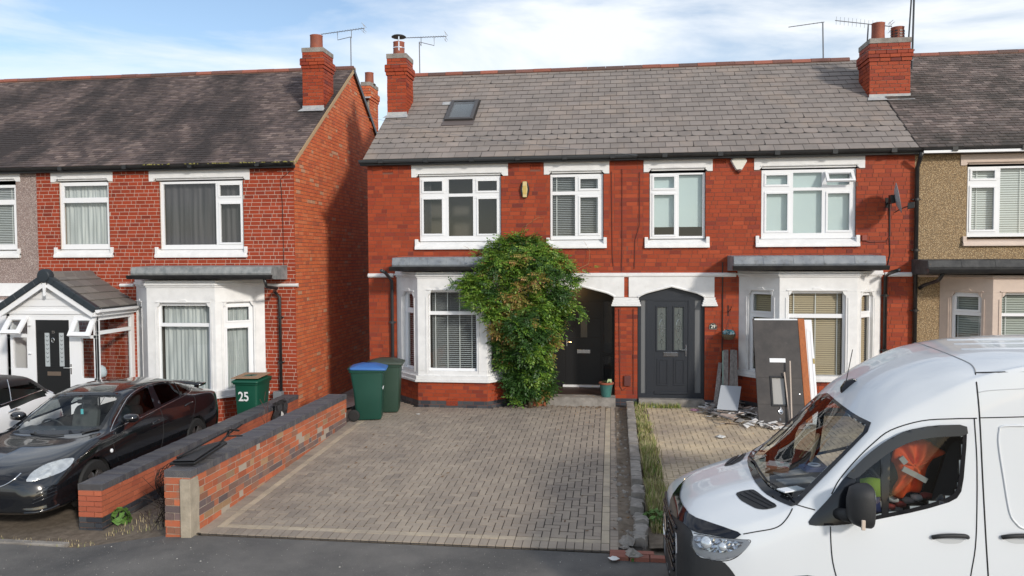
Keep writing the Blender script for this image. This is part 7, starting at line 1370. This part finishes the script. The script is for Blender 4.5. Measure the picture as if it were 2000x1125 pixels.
# ---- the white hatchback
HS = [(0, [(0, .62), (.3, .61), (.45, .58), (.52, .52), (.56, .45), (.57, .38), (.57, .32), (.52, .26), (0, .24)]),
 (.1, [(0, .78), (.36, .77), (.58, .73), (.68, .66), (.74, .55), (.77, .44), (.77, .34), (.7, .24), (0, .22)]),
 (.4, [(0, .93), (.42, .92), (.68, .89), (.78, .83), (.83, .68), (.85, .5), (.85, .36), (.78, .24), (0, .22)]),
 (1.0, [(0, 1.03), (.44, 1.02), (.70, .99), (.79, .94), (.85, .76), (.87, .55), (.87, .36), (.8, .24), (0, .22)]),
 (1.55, [(0, 1.40), (.40, 1.38), (.60, 1.31), (.68, 1.18), (.84, .92), (.875, .58), (.87, .36), (.8, .24), (0, .22)]),
 (2.0, [(0, 1.54), (.40, 1.52), (.60, 1.45), (.67, 1.30), (.835, .96), (.875, .6), (.87, .36), (.8, .24), (0, .22)]),
 (2.8, [(0, 1.56), (.40, 1.545), (.60, 1.48), (.67, 1.33), (.83, 1.03), (.875, .64), (.87, .36), (.8, .24), (0, .22)]),
 (3.4, [(0, 1.52), (.40, 1.50), (.58, 1.44), (.66, 1.31), (.82, 1.10), (.87, .7), (.87, .38), (.8, .26), (0, .24)]),
 (3.75, [(0, 1.28), (.38, 1.27), (.56, 1.23), (.68, 1.18), (.79, 1.08), (.84, .72), (.84, .42), (.76, .3), (0, .28)]),
 (3.95, [(0, .98), (.34, .98), (.52, .97), (.62, .95), (.70, .9), (.76, .7), (.75, .46), (.68, .34), (0, .32)])]
HAT = Car(HS, (-10.28, -8.0, -.40), R(91.4), sub=5, ns=110, sc=1.04); hat = thing('hatchback_car', 'white hatchback car with a black roof behind the black saloon car', 'car')
whp = mat('white_car_paint', (.75, .76, .78), .25, coat=.8)
sub = Fr(HAT.W(0, .87, 0), HAT.f, (0, 0, 1), HAT.l)
def inlocal(car, f0):
    keep, rf = [], []
    return keep
roofF, bodyF, winF, winB = [], [], [], []
for f in HAT.F:
    c = sum((HAT.V[i] for i in f), Vector())/4; u, w, z = HAT.L(c); belt = 1.03+.055*(u-1)
    if any(abs(w) > .6 and math.hypot(u-a, z-.32) < .35 for a in (.75, 3.2)): continue
    if abs(w) > .56 and belt < z < 1.36+.03*min(1, u-1.5) and 1.35+(z-belt)*.9 < u < 3.62-(z-belt)*1.0 and abs(w) > .6: (winF if not (2.28 < u < 2.36) else roofF).append(f)
    elif abs(w) < .62 and 1.02 < u < 1.62 and z > 1.03: winF.append(f)
    elif z > belt+.02 and u > 1.1 and not (u > 3.66 and z < 1.2): roofF.append(f)
    else: bodyF.append(f)
for nm, fl, m_ in (('body', bodyF+HAT.cap, whp), ('roof', roofF, mat('black_roof_paint', (.012, .012, .014), .35)), ('side_window', winF, M['tint'])):
    b = MB(); b.v = [tuple(v) for v in HAT.V]; b.f = fl; o_ = b.build(nm, m_, hat, smooth=True); bm = bmesh.new(); bm.from_mesh(o_.data); bmesh.ops.delete(bm, geom=[v for v in bm.verts if not v.link_faces], context='VERTS'); bm.to_mesh(o_.data); bm.free()
b = MB(); b.box(Fr(HAT.W(0, 0, 0), HAT.l, (0, 0, 1), -HAT.f), -.6, .6, .4, .95, -3.4, -1.4); b.build('cabin_lining', M['liner'], hat)
for (u, sg) in ((.75, 1), (.75, -1), (3.2, 1), (3.2, -1)): wheel('wheel', HAT.W(u, sg*.78, .32), HAT.l*sg, .32, .2, hat)
HAT.seam([(0, 792), (40, 778), (80, 763), (118, 749)], hat, r=.012, m=M['chrome'], name='window_chrome', off=.006); HAT.seam([(14, 742), (18, 760), (22, 786)], hat, r=.008, m=M['chrome'], name='window_chrome', off=.004)
W_ = [HAT.hit(x, y, o)[0] for x, y, o in ((15, 806, .004), (26, 801, .04), (38, 799, .004))]; b = MB(); b.tube(catmull([tuple(w) for w in W_], 4), .015, 6); b.build('door_handle', M['chrome'], hat, smooth=True)
q, n = HAT.hit(12, 722, .0); q = HAT.W(3.0, 0, 1.55); b = MB(); b.lathe(q, [(.05, -.01), (.045, .03), (.015, .05)], 12); b.tube([q+Vector((0, 0, .03)), q+Vector((.12, .05, .38))], .005, 5); b.build('roof_aerial', M['black'], hat)
# ------------------------------------------------------------------ climbing plant
def climber():
    t = thing('climbing_plant', 'big leafy green wisteria-like climber between the bay window and the porch', 'climbing plant')
    prof = [(462, 985, 1045), (480, 960, 1078), (500, 942, 1108), (520, 930, 1126), (540, 910, 1134), (560, 900, 1132), (585, 905, 1133), (610, 925, 1128), (640, 935, 1112), (670, 950, 1100), (700, 955, 1094), (730, 965, 1092), (760, 975, 1094), (785, 990, 1090)]
    ys = [p[0] for p in prof]; LX = [p[1]+(6 if p[0] < 600 else 24) for p in prof]; RX = [p[2]-(6 if p[0] < 600 else 20) for p in prof]
    # leaf template: leaflets along a drooping stalk
    tv, tf = [], []; nl = 4
    def leaflet(p, d, l, w):
        n = len(tv); s = np.cross(d, (0, 0, 1.)); s /= np.linalg.norm(s)+1e-9
        tv.extend([p, p+d*l*.45+s*w, p+d*l, p+d*l*.45-s*w, p+d*l*.45+np.array((0, 0, -.006))]); tf.extend([(n, n+1, n+4), (n+1, n+2, n+4), (n+2, n+3, n+4), (n+3, n, n+4)])
    for i in range(nl):
        p = np.array((.03+.038*i, 0, -.0055*i*i*.45)); 
        for sgn in (-1, 1): d = np.array((.55, sgn*.85, -.25)); leaflet(p, d/np.linalg.norm(d), .070*(1-.06*i), .0175)
    leaflet(np.array((.03+.038*nl, 0, -.0055*nl*nl*.45)), np.array((.9, 0, -.43)), .07, .018)
    tv = np.array(tv); tfa = np.array(tf); nv = len(tv)
    groups = {'leaf_green': [], 'leaf_shaded': [], 'leaf_yellow': []}
    def place(P, out, s, key): groups[key].append((P, out, s))
    def volume(px, py, k):
        i = max(0, min(len(ys)-1, np.searchsorted(ys, py))); return None
    N_ = 0; tries = 0
    while N_ < 760 and tries < 20000:
        tries += 1; py = random.uniform(462, 792); l, r = np.interp(py, ys, LX), np.interp(py, ys, RX); u = random.random(); px = l+(r-l)*u
        lump = 10*math.sin(py*.11+u*3)+7*math.sin(py*.23+1+u*9); w = (r-l)/2; c = (l+r)/2+lump*.3; dx = (px-c)/w
        if abs(dx) > .97+.06*math.sin(py*.5): continue
        dmax = (.95 if py > 540 else .25+.7*(py-458)/82)*math.sqrt(max(0, 1-dx*dx))
        if py > 700: dmax *= 1-.62*(py-700)/90
        dmax *= 1+.30*math.sin(px*.045+py*.03)*math.sin(py*.07+px*.02)
        depth = dmax*(random.random()**.22) if random.random() < .85 else dmax*random.random(); Y = -.10-depth
        if px < 975 and py > 495: Y = -.90-random.random()*.2*math.sqrt(max(0, 1-dx*dx))
        elif px < 1010 and py > 520: Y = min(Y, -.66)
        x, z = F(px, py, Y)
        if z < .08 or (py > 752 and 1015 < px < 1082 and py > 772): continue
        if math.sin(px*.13+2*math.sin(py*.05))*math.sin(py*.11+1.5*math.sin(px*.06)) < -.5: continue
        N_ += 1; hf = (py-458)/330; g = math.sin(px*.031+1.7)*math.sin(py*.027+.6)+random.gauss(0, .3)
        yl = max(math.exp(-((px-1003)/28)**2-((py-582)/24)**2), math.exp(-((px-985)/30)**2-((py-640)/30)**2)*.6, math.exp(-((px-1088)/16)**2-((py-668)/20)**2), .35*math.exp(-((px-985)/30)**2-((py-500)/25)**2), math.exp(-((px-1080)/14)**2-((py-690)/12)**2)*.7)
        lmp = math.sin(px*.075+2*math.sin(py*.04))*math.sin(py*.085+px*.02); key = 'leaf_yellow' if random.random() < yl*.9 or random.random() < .012 else ('leaf_shaded' if (-lmp+hf*.9+random.gauss(0, .3)) > .55 else 'leaf_green')  # darker leaf colour low down and between lumps stands in for shade
        o0 = np.array((dx*.9, -.8, .25)); o0 += rng.normal(0, .25, 3); ctr = np.array((x, Y, z)); nl_ = random.randint(5, 9); sc_ = random.uniform(.75, 1.2)
        for k in range(nl_):
            a = 2*math.pi*k/nl_+random.uniform(-.3, .3); d = np.array((math.cos(a)*.95, 0, math.sin(a)*.75-.25))+o0*.55; place(tuple(ctr+rng.normal(0, .035, 3)), d, sc_*random.uniform(.8, 1.15), key)
    def sprig(path, n, s0):
        pts = [np.array((F(a, b_, Y_)[0], Y_, F(a, b_, Y_)[1])) for a, b_, Y_ in path]
        for i in range(n):
            f = i/n*(len(pts)-1); k = int(f); p = pts[k]+(pts[min(k+1, len(pts)-1)]-pts[k])*(f-k); d = pts[min(k+1, len(pts)-1)]-pts[k]; d = d/(np.linalg.norm(d)+1e-6)
            place(tuple(p+rng.normal(0, .03, 3)), d+rng.normal(0, .5, 3)+np.array((0, -.2, .2)), s0*random.uniform(.6, 1.1), random.choice(('leaf_green', 'leaf_green', 'leaf_shaded')))
        b = MB(); b.tube([tuple(p) for p in pts], .006, 5, r1=.002); b.build('tendril', M['stem'], t)
    M['stem'] = mat('brown_stem', (.10, .07, .04), .85); M['twig'] = mat('tan_tendril', (.32, .2, .09), .8)
    sprig([(940, 560, -.95), (905, 550, -1.05), (880, 556, -1.12)], 26, .9); sprig([(1120, 530, -.5), (1140, 528, -.35), (1160, 524, -.2)], 10, .6); sprig([(1110, 590, -.8), (1130, 600, -.9), (1137, 618, -.95)], 26, 1.0); sprig([(960, 470, -.4), (945, 490, -.5), (925, 500, -.5)], 16, .8)
    sprig([(1000, 480, -.3), (985, 466, -.35), (975, 463, -.35)], 10, .7); sprig([(1030, 480, -.3), (1050, 470, -.25), (1065, 480, -.2)], 12, .7); sprig([(940, 610, -1.0), (925, 600, -1.1), (908, 598, -1.1)], 16, .8); sprig([(1060, 490, -.25), (1100, 505, -.2), (1125, 520, -.15)], 18, .7)
    for path in ([(1020, 470, -.1), (1028, 440, -.12), (1050, 425, -.1), (1064, 424, -.05)], [(1130, 525, -.2), (1150, 515, -.1), (1152, 490, -.08), (1140, 470, -.05)], [(930, 505, -.3), (915, 485, -.2), (905, 480, -.15)]):
        b = MB(); b.tube([(F(a, c, Y)[0], Y, F(a, c, Y)[1]) for a, c, Y in path], .005, 5, r1=.002); b.build('tendril', M['twig'], t)
    mats = {'leaf_green': mat('green_leaf', (.06, .14, .02), .45, isl=.35, palette=[(3, (.14, .26, .03)), (2, (.095, .19, .025)), (1.6, (.21, .31, .05))]), 'leaf_shaded': mat('shaded_green_leaf', (.03, .075, .016), .45, isl=.3, palette=[(3, (.035, .09, .018)), (1, (.055, .12, .022))]), 'leaf_yellow': mat('yellow_leaf', (.26, .22, .05), .55, isl=.25, palette=[(2, (.28, .22, .05)), (2, (.22, .22, .045)), (1, (.36, .19, .07))])}
    for m_ in mats.values():
        nt = m_.node_tree; b_ = nt.nodes['Principled BSDF']; tr = nt.nodes.new('ShaderNodeBsdfTranslucent'); ms = nt.nodes.new('ShaderNodeMixShader'); ms.inputs[0].default_value = .25; o_ = nt.nodes['Material Output']; src = b_.inputs['Base Color'].links[0].from_socket; nt.links.new(src, tr.inputs[0]); nt.links.new(b_.outputs[0], ms.inputs[1]); nt.links.new(tr.outputs[0], ms.inputs[2]); nt.links.new(ms.outputs[0], o_.inputs[0])
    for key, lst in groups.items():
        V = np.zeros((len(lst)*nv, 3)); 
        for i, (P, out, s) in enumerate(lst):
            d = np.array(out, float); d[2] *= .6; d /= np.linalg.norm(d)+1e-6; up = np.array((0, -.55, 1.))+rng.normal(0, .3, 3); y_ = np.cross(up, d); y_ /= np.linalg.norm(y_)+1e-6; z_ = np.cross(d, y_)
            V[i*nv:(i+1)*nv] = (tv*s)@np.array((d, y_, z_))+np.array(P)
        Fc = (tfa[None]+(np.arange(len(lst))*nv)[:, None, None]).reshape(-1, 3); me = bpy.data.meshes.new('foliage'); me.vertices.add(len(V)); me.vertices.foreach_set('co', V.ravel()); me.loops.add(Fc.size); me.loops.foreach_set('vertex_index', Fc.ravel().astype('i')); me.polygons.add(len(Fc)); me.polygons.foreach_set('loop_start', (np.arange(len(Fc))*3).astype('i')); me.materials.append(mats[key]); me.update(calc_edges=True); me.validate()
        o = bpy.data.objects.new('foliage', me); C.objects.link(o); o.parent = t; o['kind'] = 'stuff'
    b = MB(); x0, y0 = G(1045, 790, .03)
    for i in range(5): b.tube([(x0+random.gauss(0, .05), -.62, 0), (x0-.1+random.gauss(0, .12), -.55, .9), (x0-.1+random.gauss(0, .2), -.5, 1.8), (x0-.1+random.gauss(0, .35), -.3, 2.8)], .022, 6, r1=.008)
    b.build('trunk', M['stem'], t, smooth=True)
climber()
